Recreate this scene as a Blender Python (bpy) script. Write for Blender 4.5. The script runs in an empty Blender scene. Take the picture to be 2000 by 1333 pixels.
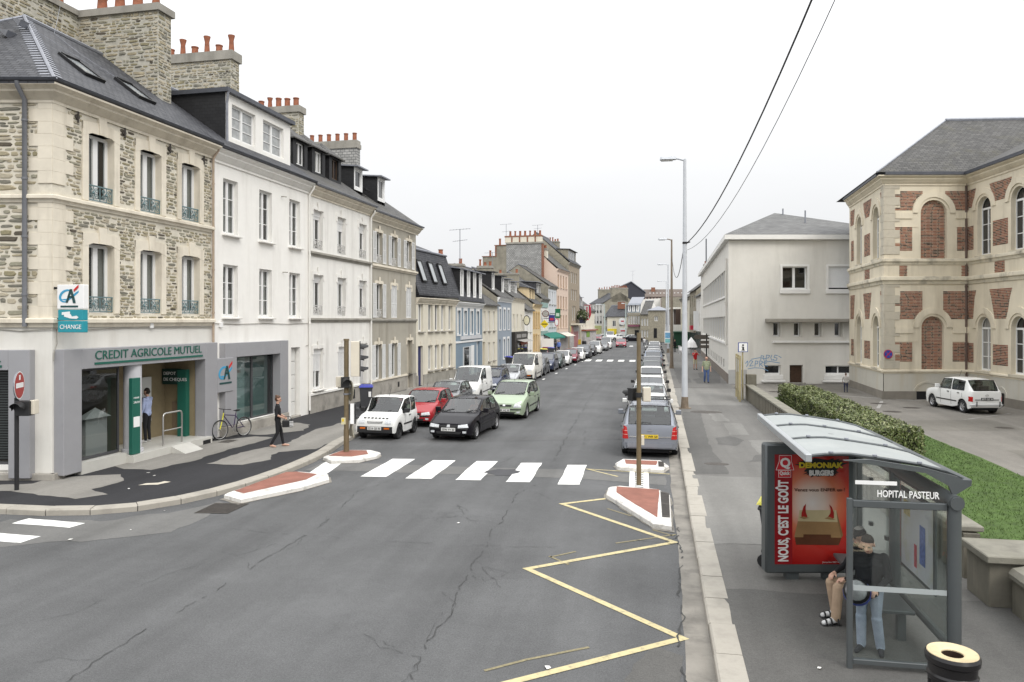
import bpy, bmesh, math, random
from mathutils import Vector, Matrix, noise
from mathutils.bvhtree import BVHTree
R = math.radians
random.seed(7)
scene = bpy.context.scene
COL = scene.collection
# ------------------------------------------------------------------ camera
cam_data = bpy.data.cameras.new('camera')
cam = bpy.data.objects.new('camera', cam_data)
COL.objects.link(cam)
scene.camera = cam
cam.location = (0, 0, 4.25)
cam.rotation_euler = (R(90), 0, math.atan(265 / 1450))
cam_data.sensor_fit = 'HORIZONTAL'
cam_data.sensor_width = 36
cam_data.lens = 36 * 1450 / 2000
cam_data.shift_y = -(666.5 - 627) / 2000
cam_data.clip_start = 0.1
cam_data.clip_end = 2000
# ------------------------------------------------------------------ overcast sky and soft sun
SUN_EL, SUN_AZ = R(42), R(138)          # azimuth clockwise from +Y
world = bpy.data.worlds.new('World')
scene.world = world
world.use_nodes = True
wn = world.node_tree.nodes
wl = world.node_tree.links
wn.clear()
w_out = wn.new('ShaderNodeOutputWorld')
w_bg = wn.new('ShaderNodeBackground')
w_bg.inputs['Strength'].default_value = 0.1
w_sky = wn.new('ShaderNodeTexSky')
w_sky.sky_type = 'NISHITA'
w_sky.sun_disc = False
w_sky.sun_elevation = SUN_EL
w_sky.sun_rotation = SUN_AZ
w_bw = wn.new('ShaderNodeHueSaturation')
w_bw.inputs['Saturation'].default_value = 0.12
wl.new(w_sky.outputs[0], w_bw.inputs['Color'])
# cloud deck: overcast luminance rises from the horizon to the zenith
w_tc = wn.new('ShaderNodeTexCoord')
w_sep = wn.new('ShaderNodeSeparateXYZ')
wl.new(w_tc.outputs['Generated'], w_sep.inputs[0])
w_rng = wn.new('ShaderNodeMapRange')
w_rng.inputs['From Min'].default_value = 0.0
w_rng.inputs['From Max'].default_value = 1.0
w_rng.inputs['To Min'].default_value = 7.5
w_rng.inputs['To Max'].default_value = 29.0
w_pw = wn.new('ShaderNodeMath'); w_pw.operation = 'POWER'; w_pw.inputs[1].default_value = 1.7; w_pw.use_clamp = True
wl.new(w_sep.outputs['Z'], w_pw.inputs[0]); wl.new(w_pw.outputs[0], w_rng.inputs['Value'])
w_ns = wn.new('ShaderNodeTexNoise')
w_ns.inputs['Scale'].default_value = 2.2
w_ns.inputs['Detail'].default_value = 4
w_map = wn.new('ShaderNodeMapping')
w_map.inputs['Scale'].default_value = (1, 1, 3)
wl.new(w_tc.outputs['Generated'], w_map.inputs[0])
wl.new(w_map.outputs[0], w_ns.inputs[0])
w_nr = wn.new('ShaderNodeMapRange')
w_nr.inputs['To Min'].default_value = 0.90
w_nr.inputs['To Max'].default_value = 1.08
wl.new(w_ns.outputs[0], w_nr.inputs['Value'])
w_mul = wn.new('ShaderNodeMath'); w_mul.operation = 'MULTIPLY'
wl.new(w_rng.outputs[0], w_mul.inputs[0]); wl.new(w_nr.outputs[0], w_mul.inputs[1])
w_tint = wn.new('ShaderNodeCombineColor')
for k, f in enumerate((0.985, 0.995, 1.01)):
 m_ = wn.new('ShaderNodeMath'); m_.operation = 'MULTIPLY'; m_.inputs[1].default_value = f
 wl.new(w_mul.outputs[0], m_.inputs[0]); wl.new(m_.outputs[0], w_tint.inputs[k])
w_mix = wn.new('ShaderNodeMixRGB')
w_mix.inputs['Fac'].default_value = 0.93
wl.new(w_bw.outputs[0], w_mix.inputs['Color1'])
wl.new(w_tint.outputs[0], w_mix.inputs['Color2'])
wl.new(w_mix.outputs[0], w_bg.inputs['Color'])
wl.new(w_bg.outputs[0], w_out.inputs['Surface'])
sun_d = bpy.data.lights.new('sun', 'SUN')
sun_d.energy = 1.25
sun_d.angle = R(25)
sun_d.color = (1.0, 0.95, 0.88)
sun = bpy.data.objects.new('sun', sun_d)
COL.objects.link(sun)
sun.rotation_euler = (R(90) - SUN_EL, 0, math.pi - SUN_AZ)
sun.location = (0, 0, 60)
scene.view_settings.view_transform = 'Standard'
scene.view_settings.look = 'None'
scene.view_settings.exposure = 0.22
scene.view_settings.gamma = 1.0
scene.view_settings.use_curve_mapping = False
scene.render.engine = 'CYCLES'
scene.cycles.max_bounces = 6
scene.cycles.transparent_max_bounces = 12
# ------------------------------------------------------------------ small helpers
def srgb(r, g, b):
 f = lambda v: (v / 255 / 12.92) if v <= 10.3 else ((v / 255 + 0.055) / 1.055) ** 2.4
 return (f(r), f(g), f(b))
def tag(o, label=None, cat=None, group=None, kind=None):
 if label: o['label'] = label
 if cat: o['category'] = cat
 if group: o['group'] = group
 if kind: o['kind'] = kind
 return o
def empty(name, loc, rz=0.0, label=None, cat=None, group=None):
 o = bpy.data.objects.new(name, None)
 o.location = loc
 o.rotation_euler = (0, 0, rz)
 o.empty_display_size = 0.3
 COL.objects.link(o)
 return tag(o, label, cat, group)
def link(name, me, parent=None, loc=(0, 0, 0), rz=0.0, scale=None, rot=None):
 o = bpy.data.objects.new(name, me)
 o.location = loc
 o.rotation_euler = rot if rot else (0, 0, rz)
 if scale: o.scale = scale
 COL.objects.link(o)
 if parent: o.parent = parent
 return o
def dup(o, parent=None):
 c = o.copy()
 COL.objects.link(c)
 if parent: c.parent = parent
 for ch in list(o.children):
  dup(ch, c)
 return c
class MB:
 """collects faces, then links them as one mesh object"""
 def __init__(s):
  s.v = []; s.f = []; s.m = []; s.cur = 0
 def add(s, vs, fs, m=None):
  n = len(s.v); m = s.cur if m is None else m
  s.v.extend([tuple(p) for p in vs])
  for f in fs:
   s.f.append(tuple(i + n for i in f)); s.m.append(m)
 def quad(s, a, b, c, d, m=None): s.add([a, b, c, d], [(0, 1, 2, 3)], m)
 def poly(s, pts, m=None): s.add(pts, [tuple(range(len(pts)))], m)
 def box(s, x0, y0, z0, x1, y1, z1, m=None, bev=0):
  if bev:
   b = bev
   P = lambda x, y, z: (x, y, z)
   vs = []
   for z, i in ((z0, b), (z0 + b, 0), (z1 - b, 0), (z1, b)):
    vs += [(x0 + i, y0 + b, z), (x0 + b, y0 + i, z), (x1 - b, y0 + i, z), (x1 - i, y0 + b, z),
      (x1 - i, y1 - b, z), (x1 - b, y1 - i, z), (x0 + b, y1 - i, z), (x0 + i, y1 - b, z)]
   fs = [tuple(range(7, -1, -1)), tuple(range(24, 32))]
   for k in range(3):
    for i in range(8):
     j = (i + 1) % 8
     fs.append((k * 8 + i, k * 8 + j, k * 8 + 8 + j, k * 8 + 8 + i))
   s.add(vs, fs, m); return
  s.add([(x0, y0, z0), (x1, y0, z0), (x1, y1, z0), (x0, y1, z0), (x0, y0, z1), (x1, y0, z1), (x1, y1, z1), (x0, y1, z1)],
    [(3, 2, 1, 0), (4, 5, 6, 7), (0, 1, 5, 4), (1, 2, 6, 5), (2, 3, 7, 6), (3, 0, 4, 7)], m)
 def tube(s, pts, r, n=8, m=None, caps=True):
  pts = [Vector(p) for p in pts]
  rs = r if isinstance(r, (list, tuple)) else [r] * len(pts)
  vs = []; prev = None
  for i, p in enumerate(pts):
   t = (pts[min(i + 1, len(pts) - 1)] - pts[max(i - 1, 0)]).normalized()
   if prev is None:
    a = t.orthogonal().normalized()
   else:
    a = (prev - t * prev.dot(t))
    a = a.normalized() if a.length > 1e-6 else t.orthogonal().normalized()
   prev = a; b = t.cross(a)
   for k in range(n):
    w = 2 * math.pi * k / n
    vs.append(p + (a * math.cos(w) + b * math.sin(w)) * rs[i])
  fs = []
  for i in range(len(pts) - 1):
   for k in range(n):
    j = (k + 1) % n
    fs.append((i * n + k, i * n + j, (i + 1) * n + j, (i + 1) * n + k))
  if caps:
   fs.append(tuple(range(n - 1, -1, -1))); q = (len(pts) - 1) * n
   fs.append(tuple(q + k for k in range(n)))
  s.add(vs, fs, m)
 def lathe(s, prof, n=16, c=(0, 0, 0), m=None, axis='z'):
  vs = []
  for (r, z) in prof:
   for k in range(n):
    w = 2 * math.pi * k / n
    p = (r * math.cos(w), r * math.sin(w), z)
    if axis == 'y': p = (p[0], p[2], p[1])
    if axis == 'x': p = (p[2], p[0], p[1])
    vs.append((c[0] + p[0], c[1] + p[1], c[2] + p[2]))
  fs = []
  for i in range(len(prof) - 1):
   for k in range(n):
    j = (k + 1) % n
    fs.append((i * n + k, i * n + j, (i + 1) * n + j, (i + 1) * n + k))
  s.add(vs, fs, m)
 def prism(s, poly, z0, z1, m=None, mside=None):
  n = len(poly)
  s.add([(x, y, z1) for x, y in poly], [tuple(range(n))], m)
  s.add([(x, y, z0) for x, y in poly] + [(x, y, z1) for x, y in poly],
    [(i, (i + 1) % n, n + (i + 1) % n, n + i) for i in range(n)], m if mside is None else mside)
 def sweep(s, prof, path, m=None, closed=False):
  """prof: list of (out, z); path: list of (x, y, nx, ny)"""
  n = len(prof); vs = []
  for (x, y, nx, ny) in path:
   vs += [(x + nx * o, y + ny * o, z) for o, z in prof]
  fs = []
  for i in range(len(path) - 1):
   for k in range(n - 1):
    fs.append((i * n + k, (i + 1) * n + k, (i + 1) * n + k + 1, i * n + k + 1))
  fs.append(tuple(range(n))); fs.append(tuple((len(path) - 1) * n + k for k in range(n - 1, -1, -1)))
  s.add(vs, fs, m)
 def mesh(s, name, mats, smooth=None, uv=False):
  me = bpy.data.meshes.new(name)
  me.from_pydata(s.v, [], s.f)
  for mt in (mats if isinstance(mats, (list, tuple)) else [mats]): me.materials.append(mt)
  if any(s.m): me.polygons.foreach_set('material_index', s.m)
  if uv:
   lay = me.uv_layers.new(name='metric')
   data = lay.data
   for p in me.polygons:
    n = p.normal
    if abs(n.z) > 0.97: tu, tv = Vector((1, 0, 0)), Vector((0, 1, 0))
    else:
     tu = Vector((-n.y, n.x, 0)).normalized(); tv = n.cross(tu)
     if tv.z < 0: tu, tv = -tu, -tv
    for li in p.loop_indices:
     c = me.vertices[me.loops[li].vertex_index].co
     data[li].uv = (c.dot(tu), c.dot(tv))
  me.update()
  if smooth is not None:
   me.polygons.foreach_set('use_smooth', [True] * len(me.polygons))
   me.set_sharp_from_angle(angle=R(smooth))
  return me
 def build(s, name, mats, parent=None, loc=(0, 0, 0), rz=0.0, smooth=None, uv=False, bevel=0):
  o = link(name, s.mesh(name, mats, smooth, uv), parent, loc, rz)
  if bevel:
   b = o.modifiers.new('soft_edges', 'BEVEL'); b.width = bevel; b.segments = 2; b.limit_method = 'ANGLE'
  return o
# ------------------------------------------------------------------ materials
_mc = {}
def _nodes(name):
 m = bpy.data.materials.new(name); m.use_nodes = True
 nt = m.node_tree
 return m, nt, nt.nodes['Principled BSDF']
def _coord(nt, uv, scale=(1, 1, 1)):
 tc = nt.nodes.new('ShaderNodeTexCoord'); mp = nt.nodes.new('ShaderNodeMapping')
 mp.inputs['Scale'].default_value = scale
 nt.links.new(tc.outputs['UV' if uv else 'Object'], mp.inputs[0])
 return mp.outputs[0]
def _noise(nt, co, scale, detail=4, rough=0.6):
 n = nt.nodes.new('ShaderNodeTexNoise')
 n.inputs['Scale'].default_value = scale; n.inputs['Detail'].default_value = detail; n.inputs['Roughness'].default_value = rough
 nt.links.new(co, n.inputs['Vector'])
 return n.outputs['Fac']
def _ramp(nt, fac, stops):
 r = nt.nodes.new('ShaderNodeValToRGB')
 e = r.color_ramp.elements
 while len(e) < len(stops): e.new(0.5)
 for el, (p, c) in zip(e, stops):
  el.position = p; el.color = (*c, 1) if len(c) == 3 else c
 nt.links.new(fac, r.inputs[0])
 return r.outputs[0]
def _mix(nt, fac, a, b, mode='MIX'):
 n = nt.nodes.new('ShaderNodeMixRGB'); n.blend_type = mode
 for k, x in ((0, fac), (1, a), (2, b)):
  if hasattr(x, 'is_output'): nt.links.new(x, n.inputs[k])
  elif k == 0: n.inputs[0].default_value = x
  else: n.inputs[k].default_value = (*x, 1)
 return n.outputs[0]
def _bump(nt, bsdf, h, strength, dist=0.02):
 b = nt.nodes.new('ShaderNodeBump'); b.inputs['Strength'].default_value = strength; b.inputs['Distance'].default_value = dist
 nt.links.new(h, b.inputs['Height']); nt.links.new(b.outputs[0], bsdf.inputs['Normal'])
def mul(c, k): return tuple(min(1, x * k) for x in c)
def mat(name, col, rough=0.7, var=0.08, scale=3.0, bump=0.0, bscale=60, spec=0.4, metal=0.0, stain=None, stain_amt=0.0,
  stain_scale=0.6, streak=False, coat=0.0, fine=0.0):
 """plain surface with mottling, an optional stain layer and fine relief"""
 if name in _mc: return _mc[name]
 m, nt, b = _nodes(name)
 co = _coord(nt, False)
 base = col
 if var:
  n1 = _noise(nt, co, scale, 5)
  base = _ramp(nt, n1, [(0.3, mul(col, 1 - var)), (0.7, mul(col, 1 + var))])
 if fine:
  n3 = _noise(nt, co, bscale * 2.5, 2)
  base = _mix(nt, 1.0, base, _ramp(nt, n3, [(0.3, (1 - fine,) * 3), (0.7, (1 + fine if fine < 0 else 1,) * 3)]), 'MULTIPLY')
 if stain is not None:
  co2 = _coord(nt, False, (1.4, 1.4, 0.16) if streak else (1, 1, 1))
  n2 = _noise(nt, co2, stain_scale, 6, 0.65)
  f = _ramp(nt, n2, [(0.5, (0, 0, 0)), (0.72, (stain_amt,) * 3)])
  base = _mix(nt, f, base, stain)
 if hasattr(base, 'is_output'): nt.links.new(base, b.inputs['Base Color'])
 else: b.inputs['Base Color'].default_value = (*base, 1)
 b.inputs['Roughness'].default_value = rough
 b.inputs['Metallic'].default_value = metal
 b.inputs['Specular IOR Level'].default_value = spec
 if coat: b.inputs['Coat Weight'].default_value = coat; b.inputs['Coat Roughness'].default_value = 0.05
 if bump: _bump(nt, b, _noise(nt, co, bscale, 3), bump, 0.01)
 _mc[name] = m
 return m
def brick_mat(name, c1, c2, mortar, bw, bh, gap=0.008, rough=0.8, bump=0.4, off=0.5, noise_amt=0.25, moss=None):
 """coursed pieces in metric UV: bricks or roofing slates"""
 if name in _mc: return _mc[name]
 m, nt, b = _nodes(name)
 co = _coord(nt, True)
 br = nt.nodes.new('ShaderNodeTexBrick')
 nt.links.new(co, br.inputs['Vector'])
 br.inputs['Color1'].default_value = (*c1, 1); br.inputs['Color2'].default_value = (*c2, 1); br.inputs['Mortar'].default_value = (*mortar, 1)
 br.inputs['Scale'].default_value = 1.0; br.inputs['Mortar Size'].default_value = gap
 br.inputs['Brick Width'].default_value = bw; br.inputs['Row Height'].default_value = bh
 br.offset = off
 n = _noise(nt, co, 1.3, 6)
 colr = _mix(nt, 1.0, br.outputs['Color'], _ramp(nt, n, [(0.3, (1 - noise_amt,) * 3), (0.75, (1.0,) * 3)]), 'MULTIPLY')
 if moss is not None:
  n2 = _noise(nt, co, 0.5, 8, 0.7)
  colr = _mix(nt, _ramp(nt, n2, [(0.52, (0, 0, 0)), (0.75, (0.7,) * 3)]), colr, moss)
 nt.links.new(colr, b.inputs['Base Color'])
 b.inputs['Roughness'].default_value = rough
 b.inputs['Specular IOR Level'].default_value = 0.35
 inv = nt.nodes.new('ShaderNodeMath'); inv.operation = 'SUBTRACT'; inv.inputs[0].default_value = 1.0
 nt.links.new(br.outputs['Fac'], inv.inputs[1])
 _bump(nt, b, inv.outputs[0], bump, 0.015)
 _mc[name] = m
 return m
def glass_mat(name, tint=(0.75, 0.8, 0.8), clear=0.8, rough=0.02):
 """thin pane: mostly clear, mirrors the sky at grazing angles"""
 if name in _mc: return _mc[name]
 m = bpy.data.materials.new(name); m.use_nodes = True
 nt = m.node_tree; nt.nodes.clear()
 out = nt.nodes.new('ShaderNodeOutputMaterial')
 tr = nt.nodes.new('ShaderNodeBsdfTransparent'); tr.inputs[0].default_value = (*mul(tint, clear), 1)
 gl = nt.nodes.new('ShaderNodeBsdfGlossy'); gl.inputs['Roughness'].default_value = rough
 fr = nt.nodes.new('ShaderNodeFresnel'); fr.inputs['IOR'].default_value = 1.5
 geo = nt.nodes.new('ShaderNodeNewGeometry')      # same mirror from either face of the pane
 ior = nt.nodes.new('ShaderNodeMapRange'); ior.inputs['To Min'].default_value = 1.5; ior.inputs['To Max'].default_value = 1 / 1.5
 nt.links.new(geo.outputs['Backfacing'], ior.inputs['Value']); nt.links.new(ior.outputs[0], fr.inputs['IOR'])
 mp = nt.nodes.new('ShaderNodeMath'); mp.operation = 'MULTIPLY_ADD'; mp.inputs[1].default_value = 1.5; mp.inputs[2].default_value = 0.02
 mp.use_clamp = True
 nt.links.new(fr.outputs[0], mp.inputs[0])
 mx = nt.nodes.new('ShaderNodeMixShader')
 nt.links.new(mp.outputs[0], mx.inputs[0]); nt.links.new(tr.outputs[0], mx.inputs[1]); nt.links.new(gl.outputs[0], mx.inputs[2])
 nt.links.new(mx.outputs[0], out.inputs[0])
 _mc[name] = m
 return m
def pane_mat(name, dark, pale):
 """opaque far window: dark room or a net curtain behind glass, one tone per window"""
 if name in _mc: return _mc[name]
 m, nt, b = _nodes(name)
 oi = nt.nodes.new('ShaderNodeObjectInfo')
 co = _coord(nt, False, (9, 9, 0.7))
 n = _noise(nt, co, 1.5, 2)
 fold = _ramp(nt, n, [(0.35, mul(pale, 0.7)), (0.65, pale)])
 f = _ramp(nt, oi.outputs['Random'], [(0.4, (0, 0, 0)), (0.55, (1, 1, 1))])
 nt.links.new(_mix(nt, f, dark, fold), b.inputs['Base Color'])
 b.inputs['Roughness'].default_value = 0.05
 b.inputs['Specular IOR Level'].default_value = 0.7
 _mc[name] = m
 return m
# ------------------------------------------------------------------ lettering
_tc = {}
def text_mesh(body, size, mt, extrude=0.004, sx=1.0, bold=0.0, align='LEFT', shear=0.0):
 key = (body, size, mt.name, sx, bold, align)
 if key in _tc: return _tc[key]
 cu = bpy.data.curves.new('lettering', 'FONT')
 cu.body = body; cu.size = size; cu.extrude = extrude; cu.offset = bold; cu.align_x = align; cu.shear = shear
 cu.resolution_u = 3
 o = bpy.data.objects.new('lettering', cu)
 COL.objects.link(o)
 dg = bpy.context.evaluated_depsgraph_get()
 me = bpy.data.meshes.new_from_object(o.evaluated_get(dg))
 COL.objects.unlink(o); bpy.data.objects.remove(o)
 me.transform(Matrix.Diagonal((sx, 1, 1, 1)))
 me.transform(Matrix.Rotation(R(90), 4, 'X'))        # stands in the xz plane, read from -y
 me.materials.clear(); me.materials.append(mt)
 _tc[key] = me
 return me
def lettering(body, size, mt, parent, loc, rz=0.0, rot=None, **k):
 return link('lettering', text_mesh(body, size, mt, **k), parent, loc, rz, rot=rot)
# ------------------------------------------------------------------ shared materials
def asphalt(name, col, speck=0.35, patch=0.10):
 if name in _mc: return _mc[name]
 m, nt, b = _nodes(name)
 co = _coord(nt, False)
 big = _noise(nt, co, 0.35, 6, 0.6)
 base = _ramp(nt, big, [(0.25, mul(col, 1 - patch)), (0.5, col), (0.8, mul(col, 1 + patch * 1.4))])
 mid = _noise(nt, co, 6, 5, 0.7)
 base = _mix(nt, 1.0, base, _ramp(nt, mid, [(0.3, (0.88,) * 3), (0.7, (1.0,) * 3)]), 'MULTIPLY')
 grit = _noise(nt, co, 34, 3, 0.75)
 base = _mix(nt, 1.0, base, _ramp(nt, grit, [(0.32, (1 - speck * .45,) * 3), (0.5, (1,) * 3), (0.7, (1 + speck * .4,) * 3)]), 'MULTIPLY')
 fine = _noise(nt, co, 130, 2, 0.8)
 base = _mix(nt, 1.0, base, _ramp(nt, fine, [(0.32, (1 - speck,) * 3), (0.5, (1,) * 3), (0.72, (1 + speck,) * 3)]), 'MULTIPLY')
 # long tyre-polished and oil-darkened bands along the traffic direction
 co2 = _coord(nt, False, (0.9, 0.05, 1))
 band = _noise(nt, co2, 1.0, 3)
 base = _mix(nt, 1.0, base, _ramp(nt, band, [(0.32, (0.8,) * 3), (0.68, (1.1,) * 3)]), 'MULTIPLY')
 nt.links.new(base, b.inputs['Base Color'])
 b.inputs['Roughness'].default_value = 0.85
 b.inputs['Specular IOR Level'].default_value = 0.3
 _bump(nt, b, _noise(nt, co, 90, 3, 0.8), 0.5, 0.006)
 _mc[name] = m
 return m
M_ROAD = asphalt('road asphalt', (0.105, 0.106, 0.107), .5, .22)
M_NEWTAR = asphalt('fresh dark asphalt', (0.03, 0.03, 0.033), 0.3, 0.14)
M_OLDPAVE = asphalt('pale worn pavement', (0.25, 0.238, 0.215), 0.2, 0.12)
M_PAVE = asphalt('grey pavement asphalt', (0.155, 0.15, 0.14), 0.25, 0.10)
M_PAVED = asphalt('darker pavement patch', (0.112, 0.109, 0.103), 0.3, 0.14)
M_PAVEL = asphalt('lighter pavement patch', (0.195, 0.19, 0.177), 0.25, 0.12)
M_BAND = asphalt('old trench filling', (0.15, 0.148, 0.142), 0.25, 0.14)
M_COURT = asphalt('courtyard asphalt', (0.19, 0.178, 0.158), 0.25, 0.18)
M_KERB = mat('granite kerb', (0.36, 0.335, 0.29), 0.85, 0.22, 2.0, 0.4, 80, stain=(0.12, 0.11, 0.09), stain_amt=0.5, stain_scale=2.0)
M_GUTTER = mat('concrete gutter', (0.21, 0.195, 0.17), 0.8, 0.25, 1.5, 0.3, 60, stain=(0.07, 0.065, 0.058), stain_amt=0.8, stain_scale=1.3)
M_PAINT = mat('white road paint', (0.72, 0.72, 0.69), 0.75, 0.07, 5, 0.3, 90, stain=(0.25, 0.25, 0.24), stain_amt=0.5, stain_scale=6)
M_YPAINT = mat('yellow road paint', (0.5, 0.43, 0.24), 0.8, 0.1, 6, 0.3, 90, stain=(0.16, 0.15, 0.12), stain_amt=0.75, stain_scale=9)
M_FADED = mat('faded yellow paint', (0.2, 0.175, 0.105), 0.85, 0.3, 20)
M_WKERB = mat('white painted kerb', (0.68, 0.66, 0.62), 0.7, 0.12, 3, 0.3, 40, stain=(0.16, 0.15, 0.13), stain_amt=0.8, stain_scale=3)
M_REDTAR = mat('red island asphalt', (0.28, 0.12, 0.088), 0.9, 0.22, 2, 0.5, 120, fine=0.25)
M_CRACK = mat('crack filling', (0.05, 0.051, 0.05), 0.9, 0.2, 8)
M_IRON = mat('cast iron', (0.075, 0.066, 0.058), 0.65, 0.25, 9, 0.5, 120, metal=0.4)
M_LITTER = mat('litter paper', (0.75, 0.74, 0.7), 0.8, 0.05)
M_DARKGAP = mat('dark void', (0.012, 0.012, 0.013), 0.9, 0.0)
def jag(pts, amp, step, seed, closed=False):
 """subdivide a line and shake it sideways"""
 rnd = random.Random(seed); out = []
 n = len(pts); last = n if closed else n - 1
 for i in range(last):
  a = Vector(pts[i]); b = Vector(pts[(i + 1) % n])
  L = (b - a).length; k = max(1, int(L / step)); d = (b - a) / max(L, 1e-6); q = Vector((-d.y, d.x))
  for j in range(k):
   p = a + (b - a) * (j / k)
   w = noise.noise(Vector((p.x * 1.3 + seed, p.y * 1.3, seed * 0.37))) * amp * 1.6 + rnd.uniform(-amp, amp) * 0.5
   if j == 0 and not closed and i == 0: w = 0
   out.append((p.x + q.x * w, p.y + q.y * w))
 if not closed: out.append(tuple(pts[-1]))
 return out
def sheet(name, pts, z, mt, parent=None, amp=0.0, step=0.3, seed=1, kind=None):
 mb = MB(); pp = jag(pts, amp, step, seed, True) if amp else pts
 mb.poly([(x, y, z) for x, y in pp])
 o = mb.build(name, mt, parent)
 if kind: o['kind'] = kind
 return o
# ------------------------------------------------------------------ ground and road
ground = MB(); ground.quad((-700, -300, -0.06), (700, -300, -0.06), (700, 900, -0.06), (-700, 900, -0.06))
ground = ground.build('ground', asphalt('distant ground', (0.12, 0.118, 0.11))); ground['kind'] = 'structure'
mb = MB()
ys = [-30, 0, 10, 20, 30, 45, 60, 90, 130, 240]; xs = [-60, -30, -12, -6, 0, 6, 40]
for a, b in zip(xs, xs[1:]):
 for c, d in zip(ys, ys[1:]): mb.quad((a, c, 0), (b, c, 0), (b, d, 0), (a, d, 0))
road = mb.build('road', M_ROAD); road['kind'] = 'structure'
# trench filling across the carriageway under the crossing
sheet('trench_patch', [(-9.6, 19.75), (-6, 19.95), (-2, 20.0), (0.45, 19.55), (0.45, 20.6), (-2, 21.1), (-6, 21.05), (-9.6, 20.9)], 0.004, M_BAND, road, 0.06, 0.5, 3)
sheet('trench_patch', [(-9.4, 13.4), (-13.5, 11.2), (-13.9, 11.9), (-13.4, 13.6), (-11.4, 13.9), (-10.2, 15.0), (-9.9, 16.0), (-9.5, 15.6)], 0.004, M_BAND, road, 0.12, 0.3, 5)
sheet('tar_repair', [(-4.1, 19.95), (-3.3, 20.0), (-3.1, 20.5), (-3.5, 20.95), (-4.2, 20.85), (-4.5, 20.4)], 0.0085, asphalt('tar repair', (0.075, 0.075, 0.08)), road, 0.08, 0.15, 4)
sheet('tar_repair', [(-1.9, 36), (-0.6, 36), (-0.5, 54), (-1.7, 54)], 0.004, asphalt('tar repair light', (0.105, 0.105, 0.105)), road, 0.05, 1.0, 4)
sheet('tar_repair', [(-9.8, 24.5), (0.5, 27.2), (0.5, 28.0), (-9.8, 25.4)], 0.004, asphalt('tar repair light', (0.105, 0.105, 0.105)), road, 0.05, 1.0, 9)
sheet('tar_repair', [(-0.2, 7.6), (0.3, 7.9), (0.42, 9.6), (0.05, 9.9), (-0.3, 8.9)], 0.004, M_PAVED, road, 0.06, 0.2, 11)
def stripe(x0, x1, y0, y1, sk=0.0, name='zebra_stripe', mt=None, seed=1):
 return sheet(name, [(x0, y0), (x1, y0 + 0.08), (x1 + sk, y1 + 0.08), (x0 + sk, y1)], 0.008, mt or M_PAINT, road, 0.012, 0.2, seed)
for k, (a, b) in enumerate([(-7.7, -7.0), (-6.42, -5.72), (-2.3, -1.74)]): stripe(a, b, 19.15, 21.8, -0.02, seed=k + 20)
sheet('zebra_stripe', [(-5.05, 19.2), (-4.38, 19.28), (-4.38, 20.2), (-4.5, 20.25), (-4.48, 20.5), (-4.45, 20.6), (-4.45, 21.98), (-5.1, 21.9)], 0.009, M_PAINT, road, 0.015, 0.15, 6)
sheet('zebra_stripe', [(-3.68, 19.2), (-3.04, 19.28), (-3.1, 21.95), (-3.7, 21.85), (-3.69, 20.75), (-3.5, 20.6), (-3.55, 20.35), (-3.68, 20.2)], 0.009, M_PAINT, road, 0.015, 0.15, 7)
stripe(-9.25, -8.72, 19.0, 21.1, -0.3, seed=31)
for k, x in enumerate((-6.6, -5.42, -4.25, -3.08, -1.9)): stripe(x, x + 0.62, 78, 81.4, seed=k + 40)
for k, x in enumerate((-4.2, -3.0, -1.8, -0.6, 0.6)): stripe(x, x + 0.6, 124, 127.5, seed=k + 50)
for k, y in enumerate(range(47, 118, 6)): stripe(-7.7 + 0.031 * (y - 47), -7.55 + 0.031 * (y - 47), y, y + 1.0, name='bay_mark', seed=k + 60)
for k, (x0, y0, x1, y1) in enumerate([(-13.1, 13.42, -11.6, 13.72), (-14.6, 12.35, -11.75, 12.72)]):
 sheet('zebra_stripe', [(x0, y0), (x1 - 0.05, y0 - 0.08), (x1, y1), (x0 + 0.02, y1 + 0.1)], 0.008, M_PAINT, road, 0.015, 0.2, k + 80)
# ladder mark between the two right-hand islands
mb = MB()
mb.quad((-0.46, 18.7, .008), (-0.32, 18.7, .008), (-0.36, 21.3, .008), (-0.5, 21.3, .008)); mb.quad((-0.1, 18.7, .008), (0.04, 18.7, .008), (0.02, 21.3, .008), (-0.12, 21.3, .008))
for k in range(11): mb.quad((-0.32, 18.8 + k * .23, .008), (-0.1, 18.8 + k * .23, .008), (-0.11, 18.92 + k * .23, .008), (-0.33, 18.92 + k * .23, .008))
mb.build('ladder_mark', M_PAINT, road)
# yellow bus-stop zigzag
def line(name, pts, w, z, mt, seed, amp=0.008):
 mb = MB(); P = [Vector(p) for p in pts]; L = []; Rr = []
 for i, p in enumerate(P):
  d0 = (P[i] - P[i - 1]).normalized() if i else None
  d1 = (P[i + 1] - P[i]).normalized() if i < len(P) - 1 else None
  if d0 is None: q = Vector((-d1.y, d1.x)); k = 1
  elif d1 is None: q = Vector((-d0.y, d0.x)); k = 1
  else:
   n0 = Vector((-d0.y, d0.x)); n1 = Vector((-d1.y, d1.x)); q = (n0 + n1)
   q = q.normalized() if q.length > 1e-3 else n0; k = min(2.6, 1 / max(0.3, q.dot(n0)))
  L.append(p + q * w * k / 2); Rr.append(p - q * w * k / 2)
 for i in range(len(P) - 1):
  n = max(1, int((P[i + 1] - P[i]).length / 0.25))
  for j in range(n):
   a, b = j / n, (j + 1) / n
   la, lb = L[i].lerp(L[i + 1], a), L[i].lerp(L[i + 1], b); ra, rb = Rr[i].lerp(Rr[i + 1], a), Rr[i].lerp(Rr[i + 1], b)
   mb.quad((*ra, z), (*rb, z), (*lb, z), (*la, z))
 return mb.build(name, mt, road)
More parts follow.
